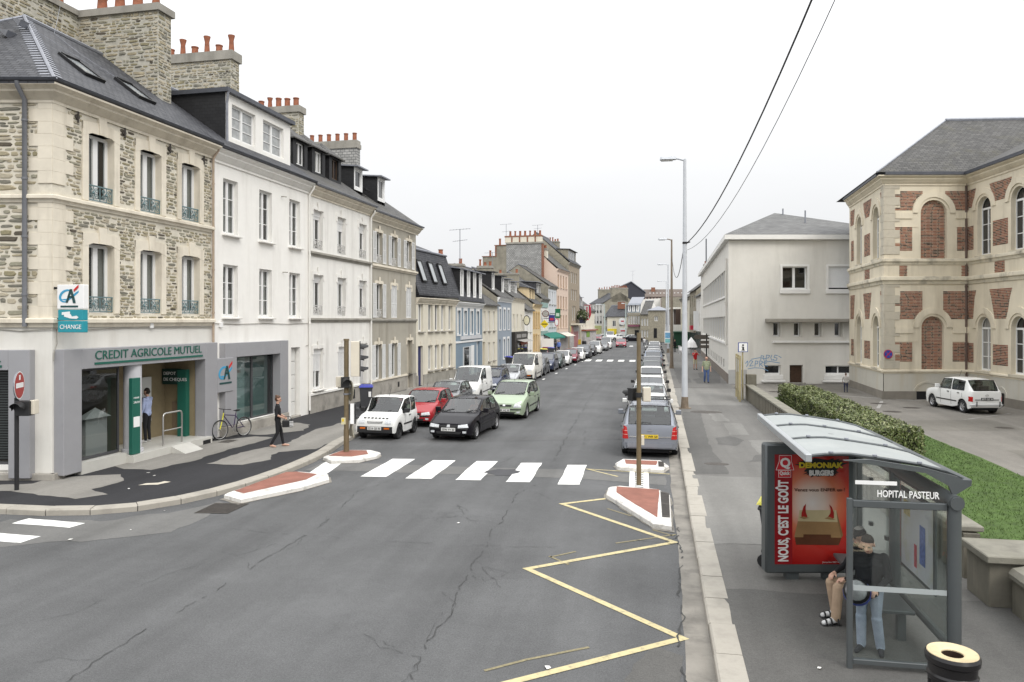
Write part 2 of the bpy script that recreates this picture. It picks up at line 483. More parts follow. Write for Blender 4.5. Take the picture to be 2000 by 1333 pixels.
line('zigzag_line', [(-3.4, 7.15), (0.46, 10.17), (-2.03, 12.55), (0.51, 14.56), (-1.95, 17.14), (-0.98, 17.83)], 0.115, 0.008, M_YPAINT, 1)
line('zigzag_line', [(-0.8, 20.42), (-1.69, 21.29), (0.6, 21.0)], 0.07, 0.0085, M_YPAINT, 1)
for a in ([(-1.95, 8.8), (-1.5, 9.18), (-0.75, 9.68)], [(-1.72, 13.25), (-1.3, 13.65)], [(-0.6, 14.3), (0.2, 14.85), (0.55, 15.1)], [(-1.75, 13.3), (-1.35, 12.9)], [(-0.9, 16.9), (-0.35, 16.35)], [(0.1, 15.35), (0.5, 15.0)]):
 line('faded_line', a, 0.05, 0.006, M_FADED, 2)
# cracks
def crack(pts, w, seed, branches=0):
 rnd = random.Random(seed); mb = MB()
 def run(pp, w):
  q = jag(pp, 0.06, 0.11, seed + len(mb.v))
  for i in range(len(q) - 1):
   a, b = Vector(q[i]), Vector(q[i + 1]); d = b - a
   if d.length < 1e-5 or noise.noise(Vector((a.x * 1.7, a.y * 1.7, seed))) + rnd.uniform(-.25, .25) < -.12: continue
   n = Vector((-d.y, d.x)).normalized(); w0 = w * rnd.uniform(.15, .7); w1 = w * rnd.uniform(.15, .7)
   mb.quad((*(a - n * w0), .012), (*(b - n * w1), .012), (*(b + n * w1), .012), (*(a + n * w0), .012))
  return q
 q = run(pts, w)
 for k in range(branches):
  p = Vector(rnd.choice(q)); an = rnd.uniform(0, 6.28); L = rnd.uniform(.4, 1.3)
  run([tuple(p), (p.x + math.cos(an) * L * .5 + rnd.uniform(-.2, .2), p.y + math.sin(an) * L * .5), (p.x + math.cos(an) * L, p.y + math.sin(an) * L + rnd.uniform(-.3, .3))], w * 0.45)
 return mb.build('road_crack', M_CRACK, road)
crack([(-2.75, 7.4), (-2.83, 9.7), (-2.93, 12.17), (-3.09, 14.6), (-3.11, 17.7), (-2.85, 19.0)], 0.014, 1, 7)
crack([(-2.81, 22.2), (-2.91, 27.56), (-3.14, 40.37), (-3.0, 60)], 0.018, 2, 6)
crack([(-6.72, 7.0), (-6.81, 8.81), (-6.66, 10.32), (-6.71, 12.45), (-6.65, 14.73), (-7.09, 17.52), (-6.69, 19.0)], 0.012, 3, 6)
crack([(-8.7, 13.9), (-6.6, 13.67), (-4.49, 13.65), (-2.5, 13.68), (-1.66, 13.9)], 0.009, 4, 2)
crack([(-9.5, 8.3), (-8.2, 9.4), (-7.9, 11.3), (-6.9, 13.2)], 0.006, 5, 3)
crack([(0.42, 8.2), (0.47, 11.02), (0.57, 13.35), (0.62, 15.6)], 0.026, 6, 3)
crack([(-5.0, 15.2), (-4.2, 15.6), (-3.9, 16.0), (-4.3, 16.6), (-3.7, 15.4), (-3.2, 15.3)], 0.010, 7, 12)
crack([(-3.0, 12.0), (-2.6, 11.8), (-2.3, 12.3), (-2.8, 12.5), (-2.3, 11.6)], 0.007, 8, 6)
crack([(-4.6, 20.5), (-4.0, 23.5), (-2.2, 25.5), (-2.4, 29)], 0.012, 9, 5)
# ------------------------------------------------------------------ kerbs and pavements
def offset_line(pts, d):
 out = []
 for i, p in enumerate(pts):
  a = Vector(pts[max(i - 1, 0)]); b = Vector(pts[min(i + 1, len(pts) - 1)]); t = (b - a).normalized()
  out.append((p[0] - t.y * d, p[1] + t.x * d))
 return out
def resample(pts, step):
 out = [Vector(pts[0])]; acc = 0
 for a, b in zip(pts, pts[1:]):
  a, b = Vector(a), Vector(b); L = (b - a).length; t = step - acc
  while t <= L: out.append(a + (b - a) * (t / L)); t += step
  acc = (acc + L) % step
 out.append(Vector(pts[-1]))
 return [tuple(p) for p in out]
def kerb_row(pts, width, z, step, seed):
 """granite kerb: one object, each stone a part; pts run with the pavement on the left"""
 rnd = random.Random(seed); o = None
 p = resample(pts, step); q = offset_line(p, width)
 base = MB()
 for i in range(len(p) - 1): base.poly([(*p[i], z - .03), (*p[i + 1], z - .03), (*q[i + 1], z - .03), (*q[i], z - .03)]); base.poly([(*p[i], -.02), (*p[i + 1], -.02), (*p[i + 1], z - .03), (*p[i], z - .03)])
 o = base.build('kerb', M_DARKGAP); o['kind'] = 'structure'
 for i in range(len(p) - 1):
  if (Vector(p[i]) - Vector(p[i + 1])).length < .25: continue
  g = 0.008 / step; mb = MB(); dz = rnd.uniform(-.006, .006); s = rnd.uniform(-.008, .008)
  A, B, C_, D = [Vector(v) for v in (p[i], p[i + 1], q[i + 1], q[i])]
  a, b, c, d = A.lerp(B, g), B.lerp(A, g), C_.lerp(D, g), D.lerp(C_, g)
  n = (a - d).normalized() * (0.012 + s); t = 0.025
  mb.add([(*(a + n), -.01), (*(b + n), -.01), (*(b + n), z + dz - t), (*(a + n), z + dz - t), (*(a + n - n.normalized() * t), z + dz), (*(b + n - n.normalized() * t), z + dz), (*c, z + dz), (*d, z + dz)],
    [(0, 1, 2, 3), (3, 2, 5, 4), (4, 5, 6, 7), (1, 6, 5, 2), (0, 3, 4, 7)])
  mb.build('kerb_stone', M_KERB, o)
 return o
LK = [(-30, 13.6), (-16.5, 13.95), (-14.1, 14.05), (-12.6, 14.1), (-11.6, 14.45), (-10.9, 15.05), (-10.35, 16.1), (-10.0, 17.6), (-9.85, 19.5), (-9.9, 21.6), (-10.3, 24), (-10.55, 27), (-10.6, 32), (-10.6, 48), (-10.25, 56), (-9.75, 65), (-9.2, 74), (-8.75, 83), (-8.3, 95), (-7.7, 125)]
LKs = [LK[k] for k in range(len(LK))]
kerb_row(LKs, 0.32, 0.135, 0.95, 3)
mb = MB(); inner = offset_line(LKs, 0.30)
mb.prism(inner + [(-30, 125), (-45, 60), (-45, 13.4)], -0.04, 0.13)
lp = mb.build('left_pavement', M_NEWTAR); lp['kind'] = 'structure'
for k, P in enumerate([
 [(-16.9, 15.7), (-14.4, 15.35), (-13.0, 15.05), (-12.6, 15.6), (-13.35, 16.0), (-13.3, 17.0), (-13.9, 17.7), (-15.3, 17.2), (-15.3, 16.3)],
 [(-15.3, 18.9), (-14.3, 18.4), (-13.5, 18.35), (-13.2, 19.6), (-13.1, 22.5), (-13.0, 24.3), (-13.8, 24.4), (-15.2, 22.5)],
 [(-12.5, 19.4), (-11.4, 19.5), (-11.0, 20.4), (-11.4, 21.6), (-10.5, 22.3), (-10.55, 24), (-10.85, 30), (-11.0, 40), (-12.0, 38), (-11.9, 30), (-12.4, 26.4), (-12.0, 23.3), (-12.5, 21.3)],
 [(-15, 24.6), (-13.6, 24.8), (-12.8, 26.0), (-13.1, 27.5), (-14, 28), (-15, 27)],
 [(-14.2, 37), (-13.1, 37), (-12.4, 44), (-12.6, 60), (-13.6, 60), (-14.2, 45)],
 [(-11.8, 42), (-10.8, 42), (-10.7, 60), (-11.7, 60)],
 [(-13.4, 62), (-10.6, 62), (-10.1, 95), (-13, 95)]]):
 sheet('pale_patch', P, 0.1345, M_OLDPAVE, lp, 0.10, 0.25, k + 3)
sheet('pale_patch', [(-12.55, 16.6), (-12.1, 16.75), (-12.0, 17.1), (-12.2, 17.15), (-12.25, 16.95), (-12.5, 16.85)], 0.1345, mat('sand mark', (0.5, 0.46, 0.38), 0.9, 0.15), lp, 0.02, 0.1, 5)
def rk(y): return 0.70 + 0.0125 * y
RK = [(rk(y), y) for y in (95, 80, 60, 45, 30, 20, 10, 0, -8)]
kerb_row([(a, b) for a, b in RK], 0.33, 0.13, 0.95, 9)
mb = MB()
mb.prism([(rk(-8) + .3, -8), (14, -8), (22, -8), (60, -8), (60, 130), (rk(95) + .3, 130)] + [(rk(y) + .3, y) for y in (95, 60, 30, 10)], -0.04, 0.125)
rp = mb.build('right_pavement', M_PAVE); rp['kind'] = 'structure'
sheet('concrete_gutter', [(0.36, 6), (rk(6), 6), (rk(18), 18), (rk(40), 40), (rk(90), 90), (rk(90) - .32, 90), (rk(40) - .32, 40), (0.6, 20), (0.55, 13)], 0.005, M_GUTTER, road, 0.015, 0.4, 6)
for k, (P, mt) in enumerate([
 ([(1.22, 20.6), (2.15, 20.7), (2.0, 25), (2.35, 34.5), (1.55, 34.4), (1.3, 26)], M_PAVED),
 ([(1.16, 14.2), (5.0, 14.35), (5.0, 20.3), (1.2, 20.4)], M_PAVEL),
 ([(1.12, 4), (5.1, 4), (5.1, 12.0), (1.14, 11.8)], M_PAVED),
 ([(1.5, 37.4), (5.1, 37.6), (5.3, 47.5), (1.6, 46.8)], M_PAVEL),
 ([(2.3, 25.6), (2.9, 25.4), (3.3, 26.6), (2.9, 27.5), (2.35, 27.0)], M_PAVED),
 ([(2.9, 22.6), (4.4, 22.9), (4.4, 23.9), (3.3, 23.8)], M_PAVED),
 ([(2.9, 27.8), (3.6, 27.9), (3.7, 31), (3.0, 31)], M_PAVEL),
 ([(2.7, 31.4), (3.3, 31.5), (3.2, 35.5), (2.6, 35.4)], M_PAVEL),
 ([(3.4, 24.0), (4.2, 24.1), (4.2, 26.8), (3.4, 26.7)], M_PAVEL),
 ([(3.2, 50), (4.7, 50.6), (5.4, 58), (5.7, 68), (4.9, 69), (4.5, 61), (3.9, 60.5), (3.7, 55), (3.1, 54)], M_PAVED),
 ([(2.0, 50), (2.9, 51), (3.0, 66), (2.2, 66)], M_PAVED),
 ([(1.7, 68), (6, 69), (6, 78), (1.8, 76)], M_PAVEL)]):
 sheet('pavement_patch', P, 0.129, mt, rp, 0.05, 0.3, k + 13)
mb = MB(); mb.box(1.6, 46.9, .126, 5.2, 47.15, .132, 0); mb.build('drain_channel', M_IRON, rp)
for (x, y, a, b) in [(1.95, 22.1, .35, .2), (2.6, 34.6, .7, .5)]:
 mb = MB(); mb.prism([(x + a * math.cos(t * .5236), y + b * math.sin(t * .5236)) for t in range(12)], .12, .132); mb.build('manhole_cover', M_IRON, rp)
# drain grate in the road by the corner, bars and slots
def grate(name, pts4, z, nb, parent):
 a, b, c, d = [Vector(p) for p in pts4]; mb = MB()
 mb.poly([(*p, z) for p in pts4], 1)
 for k in range(nb + 1):
  t = k / nb; w = 0.32 / nb
  t0, t1 = max(0, t - w), min(1, t + w)
  mb.poly([(*a.lerp(b, t0), z + .004), (*a.lerp(b, t1), z + .004), (*d.lerp(c, t1), z + .004), (*d.lerp(c, t0), z + .004)], 0)
 for s0, s1 in ((0, .05), (.48, .52), (.95, 1)):
  mb.poly([(*a.lerp(d, s0), z + .006), (*b.lerp(c, s0), z + .006), (*b.lerp(c, s1), z + .006), (*a.lerp(d, s1), z + .006)], 0)
 return mb.build(name, [M_IRON, M_DARKGAP], parent)
grate('drain_grate', [(-9.85, 14.85), (-9.1, 14.95), (-9.1, 15.85), (-9.9, 15.75)], 0.005, 16, road)
grate('drain_grate', [(-14.3, 22.9), (-13.9, 22.9), (-13.9, 23.5), (-14.3, 23.5)], 0.134, 7, lp)
# scraps of litter
rnd = random.Random(5)
LW_ = ['on the dark tar by the bank step', 'on the dark tar left of the sand mark', 'beside the sand mark on the corner pavement', 'against the corner kerb', 'on the road below the left corner', 'on the road near the side street stripes', 'on the pavement left of the shelter', 'by the kerb left of the litter bin', 'in front of the poster panel', 'at the kerb edge nearest the viewer', 'in the middle of the road by the crazed patch', 'left of the nearest zigzag arm']
for q_, (x, y, z) in enumerate([(-13.3, 18.0, .13), (-12.9, 17.7, .13), (-12.5, 16.2, .13), (-10.6, 14.9, .005), (-10.3, 13.4, .005), (-11.0, 12.6, .005), (2.0, 9.3, .13), (1.75, 8.5, .13), (2.3, 12.6, .13), (1.35, 7.6, .13), (-3.9, 15.1, .005), (-1.2, 9.0, .005)]):
 mb = MB(); a = rnd.uniform(0, 6); s = rnd.uniform(.025, .06)
 pts = [(x + s * math.cos(a + t) * rnd.uniform(.5, 1.2), y + s * math.sin(a + t) * rnd.uniform(.5, 1.2), z + .008 + rnd.uniform(0, .012)) for t in (0, 1.3, 2.8, 4.2)]
 mb.poly(pts); mb.poly([(p[0], p[1], p[2] - .003) for p in pts])
 tag(mb.build('paper_scrap', M_LITTER), 'small pale scrap of paper ' + LW_[q_], 'litter', 'scraps of litter on the ground')
# ------------------------------------------------------------------ traffic islands
def island(pts, red, label, grid=None):
 mb = MB(); n = len(pts); c = Vector((sum(p[0] for p in pts) / n, sum(p[1] for p in pts) / n))
 inn = [tuple(Vector(p).lerp(c, 0.06)) for p in pts]
 mb.add([(*p, 0) for p in pts] + [(*p, .09) for p in pts] + [(*p, .125) for p in inn],
   [(i, (i + 1) % n, n + (i + 1) % n, n + i) for i in range(n)] + [(n + i, n + (i + 1) % n, 2 * n + (i + 1) % n, 2 * n + i) for i in range(n)] + [tuple(range(2 * n, 3 * n))])
 o = mb.build('traffic_island', M_WKERB); tag(o, label, 'traffic island', 'traffic islands at the crossing')
 sheet('red_surface', red, .130, M_REDTAR, o, 0.01, 0.2, 3)
 if grid: grate('slotted_channel', grid, .131, 16, o)
 ap = [(p[0] + (p[0] - c.x) * .06, p[1] + (p[1] - c.y) * .06) for p in pts]
 sheet('concrete_footing', ap, .010, M_GUTTER, o, 0.03, 0.25, 8)
 return o
island([(-9.95, 16.2), (-9.3, 15.85), (-8.5, 17.3), (-8.22, 18.3), (-8.5, 18.85), (-9.4, 19.0), (-9.72, 18.9)],
  [(-9.86, 16.5), (-9.5, 16.3), (-8.72, 18.0), (-8.74, 18.7), (-9.45, 18.9), (-9.7, 18.8)], 'long white kerbed island with red top against the bank corner kerb')
island([(-9.72, 21.2), (-9.25, 20.75), (-8.5, 21.0), (-8.2, 21.7), (-8.25, 22.2), (-8.7, 22.55), (-9.6, 22.4)],
  [(-9.6, 21.3), (-8.85, 21.3), (-8.5, 21.8), (-8.8, 22.4), (-9.55, 22.33)], 'white kerbed island with red top carrying the large traffic signal')
island([(-0.96, 18.63), (-0.98, 17.9), (0.1, 15.5), (0.48, 15.35), (0.52, 18.1), (0.25, 18.6), (-0.72, 18.82)],
  [(-0.76, 18.65), (-0.74, 18.0), (0.2, 15.85), (0.28, 18.5)], 'pointed white kerbed island with red top beside the yellow zigzag',
  [(0.3, 15.9), (0.46, 15.9), (0.5, 18.1), (0.3, 18.3)])
island([(-0.93, 21.8), (-0.84, 21.3), (0.42, 21.1), (0.6, 21.7), (0.4, 22.4), (-0.75, 22.45)],
  [(-0.68, 22.3), (-0.62, 21.65), (0.25, 21.6), (0.28, 22.25)], 'small white kerbed island with red top behind the silver grey people carrier',
  [(0.3, 21.4), (0.46, 21.4), (0.46, 22.1), (0.3, 22.2)])
# ------------------------------------------------------------------ building kit
M_SLATE = brick_mat('roof slate', (0.045, 0.047, 0.055), (0.09, 0.092, 0.1), (0.02, 0.02, 0.024), 0.24, 0.15, 0.014, 0.65, 0.8)
M_SLATEOLD = brick_mat('old roof slate', (0.08, 0.078, 0.075), (0.13, 0.126, 0.12), (0.04, 0.04, 0.04), 0.28, 0.17, 0.014, 0.75, 0.7, moss=(0.09, 0.085, 0.055))
M_SLATEPALE = brick_mat('pale hung slate', (0.38, 0.38, 0.365), (0.5, 0.495, 0.475), (0.17, 0.17, 0.17), 0.3, 0.17, 0.02, 0.75, 0.5, noise_amt=0.35)
M_SLATEDARK = brick_mat('black hung slate', (0.018, 0.018, 0.02), (0.026, 0.026, 0.028), (0.008, 0.008, 0.008), 0.22, 0.12, 0.006, 0.6, 0.3)
M_ZINC = mat('zinc', (0.24, 0.25, 0.28), 0.5, 0.15, 4, metal=0.3)
M_ZINCD = mat('dark gutter zinc', (0.085, 0.09, 0.105), 0.5, 0.15, 4, metal=0.3)
M_CREAM = mat('cream dressed stone', (0.68, 0.625, 0.52), 0.8, 0.07, 2.5, 0.2, 30, stain=(0.3, 0.25, 0.18), stain_amt=0.5, stain_scale=1.2, streak=True)
M_MORTAR = mat('pale lime mortar', (0.62, 0.58, 0.49), 0.9, 0.12, 6, 0.6, 25, stain=(0.33, 0.29, 0.22), stain_amt=0.6, stain_scale=1.5)
M_WHITE = mat('white render', (0.8, 0.785, 0.745), 0.85, 0.03, 2, 0.2, 50, stain=(0.5, 0.47, 0.42), stain_amt=0.3, stain_scale=1.1, streak=True)
M_WHITE2 = mat('streaked white render', (0.76, 0.745, 0.705), 0.85, 0.04, 2, 0.2, 50, stain=(0.42, 0.4, 0.36), stain_amt=0.42, stain_scale=1.3, streak=True)
M_BEIGE = mat('weathered beige render', (0.37, 0.345, 0.29), 0.9, 0.08, 1.2, 0.3, 40, stain=(0.2, 0.18, 0.145), stain_amt=0.6, stain_scale=1.0, streak=True)
M_PLINTH = mat('plinth stone', (0.33, 0.31, 0.275), 0.9, 0.15, 2, 0.3, 40, stain=(0.12, 0.11, 0.1), stain_amt=0.6, stain_scale=1.2)
M_UPVC = mat('white window frame', (0.76, 0.76, 0.75), 0.45, 0.02)
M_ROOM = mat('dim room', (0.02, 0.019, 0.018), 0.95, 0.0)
M_CURT = mat('net curtain', (0.52, 0.5, 0.47), 0.9, 0.12, 14)
M_GLASS = glass_mat('window glass')
M_PANE = pane_mat('far pane', (0.02, 0.022, 0.025), (0.3, 0.3, 0.29))
M_PANED = mat('dark pane', (0.018, 0.02, 0.022), 0.05, 0.2, 2, spec=0.7)
M_TERRA = mat('terracotta', (0.3, 0.11, 0.06), 0.8, 0.25, 6, stain=(0.12, 0.06, 0.04), stain_amt=0.6, stain_scale=5)
M_CEMENT = mat('cement render', (0.3, 0.285, 0.25), 0.9, 0.18, 1.4, 0.4, 30, stain=(0.14, 0.13, 0.11), stain_amt=0.6, stain_scale=1.2, streak=True)
M_IRONBLUE = mat('blue grey ironwork', (0.13, 0.2, 0.21), 0.6, 0.15, 10)
M_IRONW = mat('pale ironwork', (0.55, 0.54, 0.52), 0.6, 0.1, 10)
M_GREY = mat('grey shopfront metal', (0.33, 0.33, 0.345), 0.45, 0.04, 2, metal=0.2)
M_GREEN = mat('bank green', (0.012, 0.105, 0.075), 0.45, 0.05)
M_TEAL = mat('teal panel', (0.02, 0.27, 0.33), 0.4, 0.03)
M_RED = mat('logo red', (0.55, 0.03, 0.03), 0.4, 0.0)
M_SIGNW = mat('white sign panel', (0.8, 0.8, 0.79), 0.35, 0.02)
M_BLACK = mat('black paint', (0.012, 0.012, 0.013), 0.5, 0.1)
M_BLUEL = mat('logo blue', (0.05, 0.3, 0.5), 0.4, 0.0)
M_BRICK = mat('brick', (0.24, 0.115, 0.075), 0.9, 0.3, 5, 0.3, 60)
STONES = [mat('stone grey green', (0.29, 0.275, 0.21), 0.9, 0.25, 5, 0.5, 40), mat('stone tan', (0.35, 0.305, 0.21), 0.9, 0.25, 5, 0.5, 40),
   mat('stone pale', (0.42, 0.375, 0.285), 0.9, 0.2, 5, 0.5, 40), mat('stone slate grey', (0.2, 0.19, 0.155), 0.9, 0.3, 5, 0.5, 40),
   mat('stone dark', (0.1, 0.085, 0.065), 0.9, 0.3, 5, 0.5, 40), mat('stone olive', (0.27, 0.24, 0.15), 0.9, 0.25, 5, 0.5, 40)]
STONE_W = [5, 4, 6, 3, 1, 3]
class Fr:
 """a wall plane: u to the right seen from outside, y inward, z up; placed inside a thing's own axes"""
 def __init__(s, root, ox=0.0, oy=0.0, a=0.0): s.root, s.ox, s.oy, s.a = root, ox, oy, a
 def xy(s, u, y): return (s.ox + u * math.cos(s.a) - y * math.sin(s.a), s.oy + u * math.sin(s.a) + y * math.cos(s.a))
 def put(s, name, me, u=0, y=0, z=0, parent=None):
  x_, y_ = s.xy(u, y)
  return link(name, me, s.root, (x_, y_, z), s.a)
 def build(s, mb, name, mats, u=0, y=0, z=0, smooth=None, uv=False, bevel=0):
  x_, y_ = s.xy(u, y)
  return mb.build(name, mats, s.root, (x_, y_, z), s.a, smooth, uv, bevel)
def wall_face(mb, u0, u1, z0, z1, ops, reveal=0.2, y=0.0, m=0, mr=None):
 mr = m if mr is None else mr
 us = sorted({u0, u1, *[v for o in ops for v in (o[0], o[2]) if u0 < v < u1]})
 zs = sorted({z0, z1, *[v for o in ops for v in (o[1], o[3]) if z0 < v < z1]})
 for a, b in zip(us, us[1:]):
  run = None
  for c, d in zip(zs, zs[1:]):
   hole = any(o[0] - 1e-6 < (a + b) / 2 < o[2] and o[1] < (c + d) / 2 < o[3] for o in ops)
   if hole:
    if run: mb.quad((a, y, run[0]), (b, y, run[0]), (b, y, run[1]), (a, y, run[1]), m); run = None
   else: run = (run[0], d) if run else (c, d)
  if run: mb.quad((a, y, run[0]), (b, y, run[0]), (b, y, run[1]), (a, y, run[1]), m)
 for o in ops:
  a, c, b, d = max(o[0], u0), max(o[1], z0), min(o[2], u1), min(o[3], z1)
  r = o[4] if len(o) > 4 else reveal
  mb.quad((a, y, c), (a, y + r, c), (a, y + r, d), (a, y, d), mr); mb.quad((b, y, d), (b, y + r, d), (b, y + r, c), (b, y, c), mr)
  mb.quad((a, y, d), (a, y + r, d), (b, y + r, d), (b, y, d), mr); mb.quad((a, y, c), (b, y, c), (b, y + r, c), (a, y + r, c), mr)
_wc = {}
def frame_mesh(w, h, cols, rows, mt, fw=0.07, mw=0.10, bar=0.028, transom=0.0):
 key = (round(w, 2), round(h, 2), cols, rows, mt.name, fw, mw, transom)
 if key in _wc: return _wc[key]
 mb = MB(); d = 0.06
 mb.box(0, 0, 0, fw, d, h); mb.box(w - fw, 0, 0, w, d, h); mb.box(fw, 0, 0, w - fw, d, fw * 1.4); mb.box(fw, 0, h - fw, w - fw, d, h)
 panes = []
 ih0, ih1 = fw * 1.4, h - fw
 if transom:
  zt = ih1 - transom; mb.box(fw, 0, zt - .03, w - fw, d, zt + .03); panes.append((fw, zt + .03, w - fw, ih1)); ih1 = zt - .03
 cw = (w - 2 * fw - mw * (cols - 1)) / cols
 for c in range(cols):
  x0 = fw + c * (cw + mw); x1 = x0 + cw
  if c: mb.box(x0 - mw, -.012, ih0, x0, d - .004, ih1)
  ph = (ih1 - ih0 - bar * (rows - 1)) / rows
  for r in range(rows):
   z0 = ih0 + r * (ph + bar)
   if r: mb.box(x0, 0.012, z0 - bar, x1, d - .01, z0)
   panes.append((x0, z0, x1, z0 + ph))
 _wc[key] = (mb.mesh('window', mt), panes)
 return _wc[key]
def quad_mesh(w, h, mt, name='pane'):
 key = ('q', round(w, 3), round(h, 3), mt.name)
 if key not in _wc:
  mb = MB(); mb.quad((0, 0, 0), (w, 0, 0), (w, 0, h), (0, 0, h)); _wc[key] = mb.mesh(name, mt)
 return _wc[key]
def drape_mesh(w, h, mt=None, folds=7):
 key = ('d', round(w, 2), round(h, 2), folds, (mt or M_CURT).name)
 if key not in _wc:
  mb = MB(); n = folds * 4
  P = [(w * i / n, 0.02 * math.sin(i * 1.57 + math.sin(i) * .4)) for i in range(n + 1)]
  for a, b in zip(P, P[1:]): mb.quad((a[0], a[1], 0), (b[0], b[1], 0), (b[0], b[1], h), (a[0], a[1], h))
  _wc[key] = mb.mesh('curtain', mt or M_CURT, smooth=80)
 return _wc[key]
def sill_mesh(w, mt, d=0.16, t=0.07):
 key = ('s', round(w, 2), mt.name, d, t)
 if key not in _wc:
  mb = MB(); mb.box(0, -d, -t, w, 0.12, 0, bev=0.012); _wc[key] = mb.mesh('sill', mt)
 return _wc[key]
def window(fr, u, z, w, h, y=0.16, cols=2, rows=1, mt=None, glass=None, curtain=None, sill=None, transom=0, blind=0, mw=0.10, fw=0.07):
 mt = mt or M_UPVC; glass = glass or M_GLASS
 me, panes = frame_mesh(w, h, cols, rows, mt, fw, mw, transom=transom)
 o = fr.put('window', me, u, y, z)
 for (a, b, c, d) in panes: link('pane', quad_mesh(c - a, d - b, glass), o, (a, 0.035, b))
 if curtain == 'both':
  link('curtain', drape_mesh(w * .34, h - .1), o, (.03, .14, .05)); link('curtain', drape_mesh(w * .34, h - .1), o, (w * .63, .14, .05))
 elif curtain == 'full': link('curtain', drape_mesh(w - .06, h - .1, folds=12), o, (.03, .14, .05))
 elif curtain == 'half': link('curtain', drape_mesh(w - .06, h * .5, folds=12), o, (.03, .14, .05))
 elif curtain == 'left': link('curtain', drape_mesh(w * .45, h - .1), o, (.03, .14, .05))
 elif curtain == 'right': link('curtain', drape_mesh(w * .45, h - .1), o, (w * .52, .14, .05))
 if blind:      # roller shutter box and part-lowered slats
  mb = MB(); mb.box(0.0, -.05, h - .26, w, 0, h)
  k = 0; zz = h - .26
  while zz > h - blind: mb.box(.04, -.03, zz - .045, w - .04, -.012, zz - .004); zz -= .05
  mb.build('roller_shutter', M_UPVC, o)
 if sill: link('sill', sill_mesh(w + .16, sill), o, (-.08, -y, 0))
 return o
def cheap_window(fr, u, z, w, h, y=0.12, cols=2, rows=1, mt=None, sill=None, pane=None):
 """window of a building far down the street: frame with its panes, sill"""
 me, panes = frame_mesh(w, h, cols, rows, mt or M_UPVC, 0.07, 0.09)
 o = fr.put('window', me, u, y, z)
 key = ('cp', round(w, 2), round(h, 2), (pane or M_PANE).name)
 if key not in _wc:
  mb = MB()
  for (a, b, c, d) in panes: mb.quad((a, .04, b), (c, .04, b), (c, .04, d), (a, .04, d))
  _wc[key] = mb.mesh('pane', pane or M_PANE)
 link('pane', _wc[key], o)
 if sill: link('sill', sill_mesh(w + .16, sill), o, (-.08, -y, 0))
 return o
def roof_slab(mb, pts, t=0.10, m=0, medge=None):
 n = len(pts); me_ = m if medge is None else medge
 mb.poly(pts, m)
 low = [(p[0], p[1], p[2] - t) for p in pts]
 mb.add(list(pts) + low, [(i, n + i, n + (i + 1) % n, (i + 1) % n) for i in range(n)], me_)
 mb.poly(low[::-1], me_)
def cornice_prof(z, out=0.30, h=0.32):
 return [(0, z - h), (.05, z - h), (.05, z - h * .82), (.11, z - h * .74), (out * .55, z - h * .45), (out * .62, z - h * .42), (out * .62, z - h * .3), (out * .9, z - h * .14), (out, z - h * .12), (out, z), (0, z)]
def band_path(root, name, prof, pts, mt):
 P = [Vector(q) for q in pts]; D = [(b - a).normalized() for a, b in zip(P, P[1:])]; path = []
 for i, q in enumerate(P):
  a, b = D[max(i - 1, 0)], D[min(i, len(D) - 1)]; na, nb = Vector((a.y, -a.x)), Vector((b.y, -b.x)); n = (na + nb) / (1 + na.dot(nb)); path.append((q.x, q.y, n.x, n.y))
 mb = MB(); mb.sweep(prof, path); return mb.build(name, mt, root, smooth=40)
def string_prof(z, out=0.10, h=0.18):
 return [(0, z - h), (out * .35, z - h), (out * .5, z - h * .6), (out, z - h * .5), (out, z - h * .12), (out * .8, z), (0, z)]
def band(fr, name, prof, u0, u1, mt):
 mb = MB(); mb.sweep(prof, [(u0, 0, 0, -1), (u1, 0, 0, -1)])
 return fr.build(mb, name, mt, smooth=40)
def gutter(fr, u0, u1, z, out, mt=None):
 mb = MB(); n = 7
 for k in range(n):
  a0, a1 = math.pi + math.pi * k / n, math.pi + math.pi * (k + 1) / n
  mb.quad((u0, -out + .075 * math.cos(a0), z + .075 * math.sin(a0)), (u1, -out + .075 * math.cos(a0), z + .075 * math.sin(a0)),
    (u1, -out + .075 * math.cos(a1), z + .075 * math.sin(a1)), (u0, -out + .075 * math.cos(a1), z + .075 * math.sin(a1)))
 mb.tube([(u0, -out - .075, z), (u1, -out - .075, z)], .012, 6)
 return fr.build(mb, 'gutter', mt or M_ZINCD, smooth=50)
def downpipe(fr, u, z0, z1, mt, top_out=0.3, r=.045, y=-.08):
 mb = MB(); mb.tube([(u, -top_out, z1), (u, -top_out + .02, z1 - .12), (u, y, z1 - .4), (u, y, z0)], r, 8)
 z = z0 + .8
 while z < z1 - .6: mb.tube([(u, y, z), (u, y, z + .05)], r * 1.3, 8); z += 1.5
 return fr.build(mb, 'downpipe', mt, smooth=50)
_pots = {}
def pot_mesh(h, r, kind=0):
 key = (round(h, 2), round(r, 2), kind)
 if key not in _pots:
  mb = MB()
  if kind == 0: prof = [(r * 1.05, 0), (r * .95, h * .1), (r * .78, h * .8), (r * .9, h * .86), (r * .9, h), (r * .65, h), (r * .6, h * .5)]
  elif kind == 1: prof = [(r * .9, 0), (r * .85, h * .9), (r, h * .9), (r, h), (r * .7, h), (r * .65, h * .4)]
  else: prof = [(r * .8, 0), (r * .6, h * .7), (r * .95, h), (r * .7, h), (r * .45, h * .6)]
  mb.lathe(prof, 10); _pots[key] = mb.mesh('chimney_pot', M_TERRA, smooth=45)
 return _pots[key]
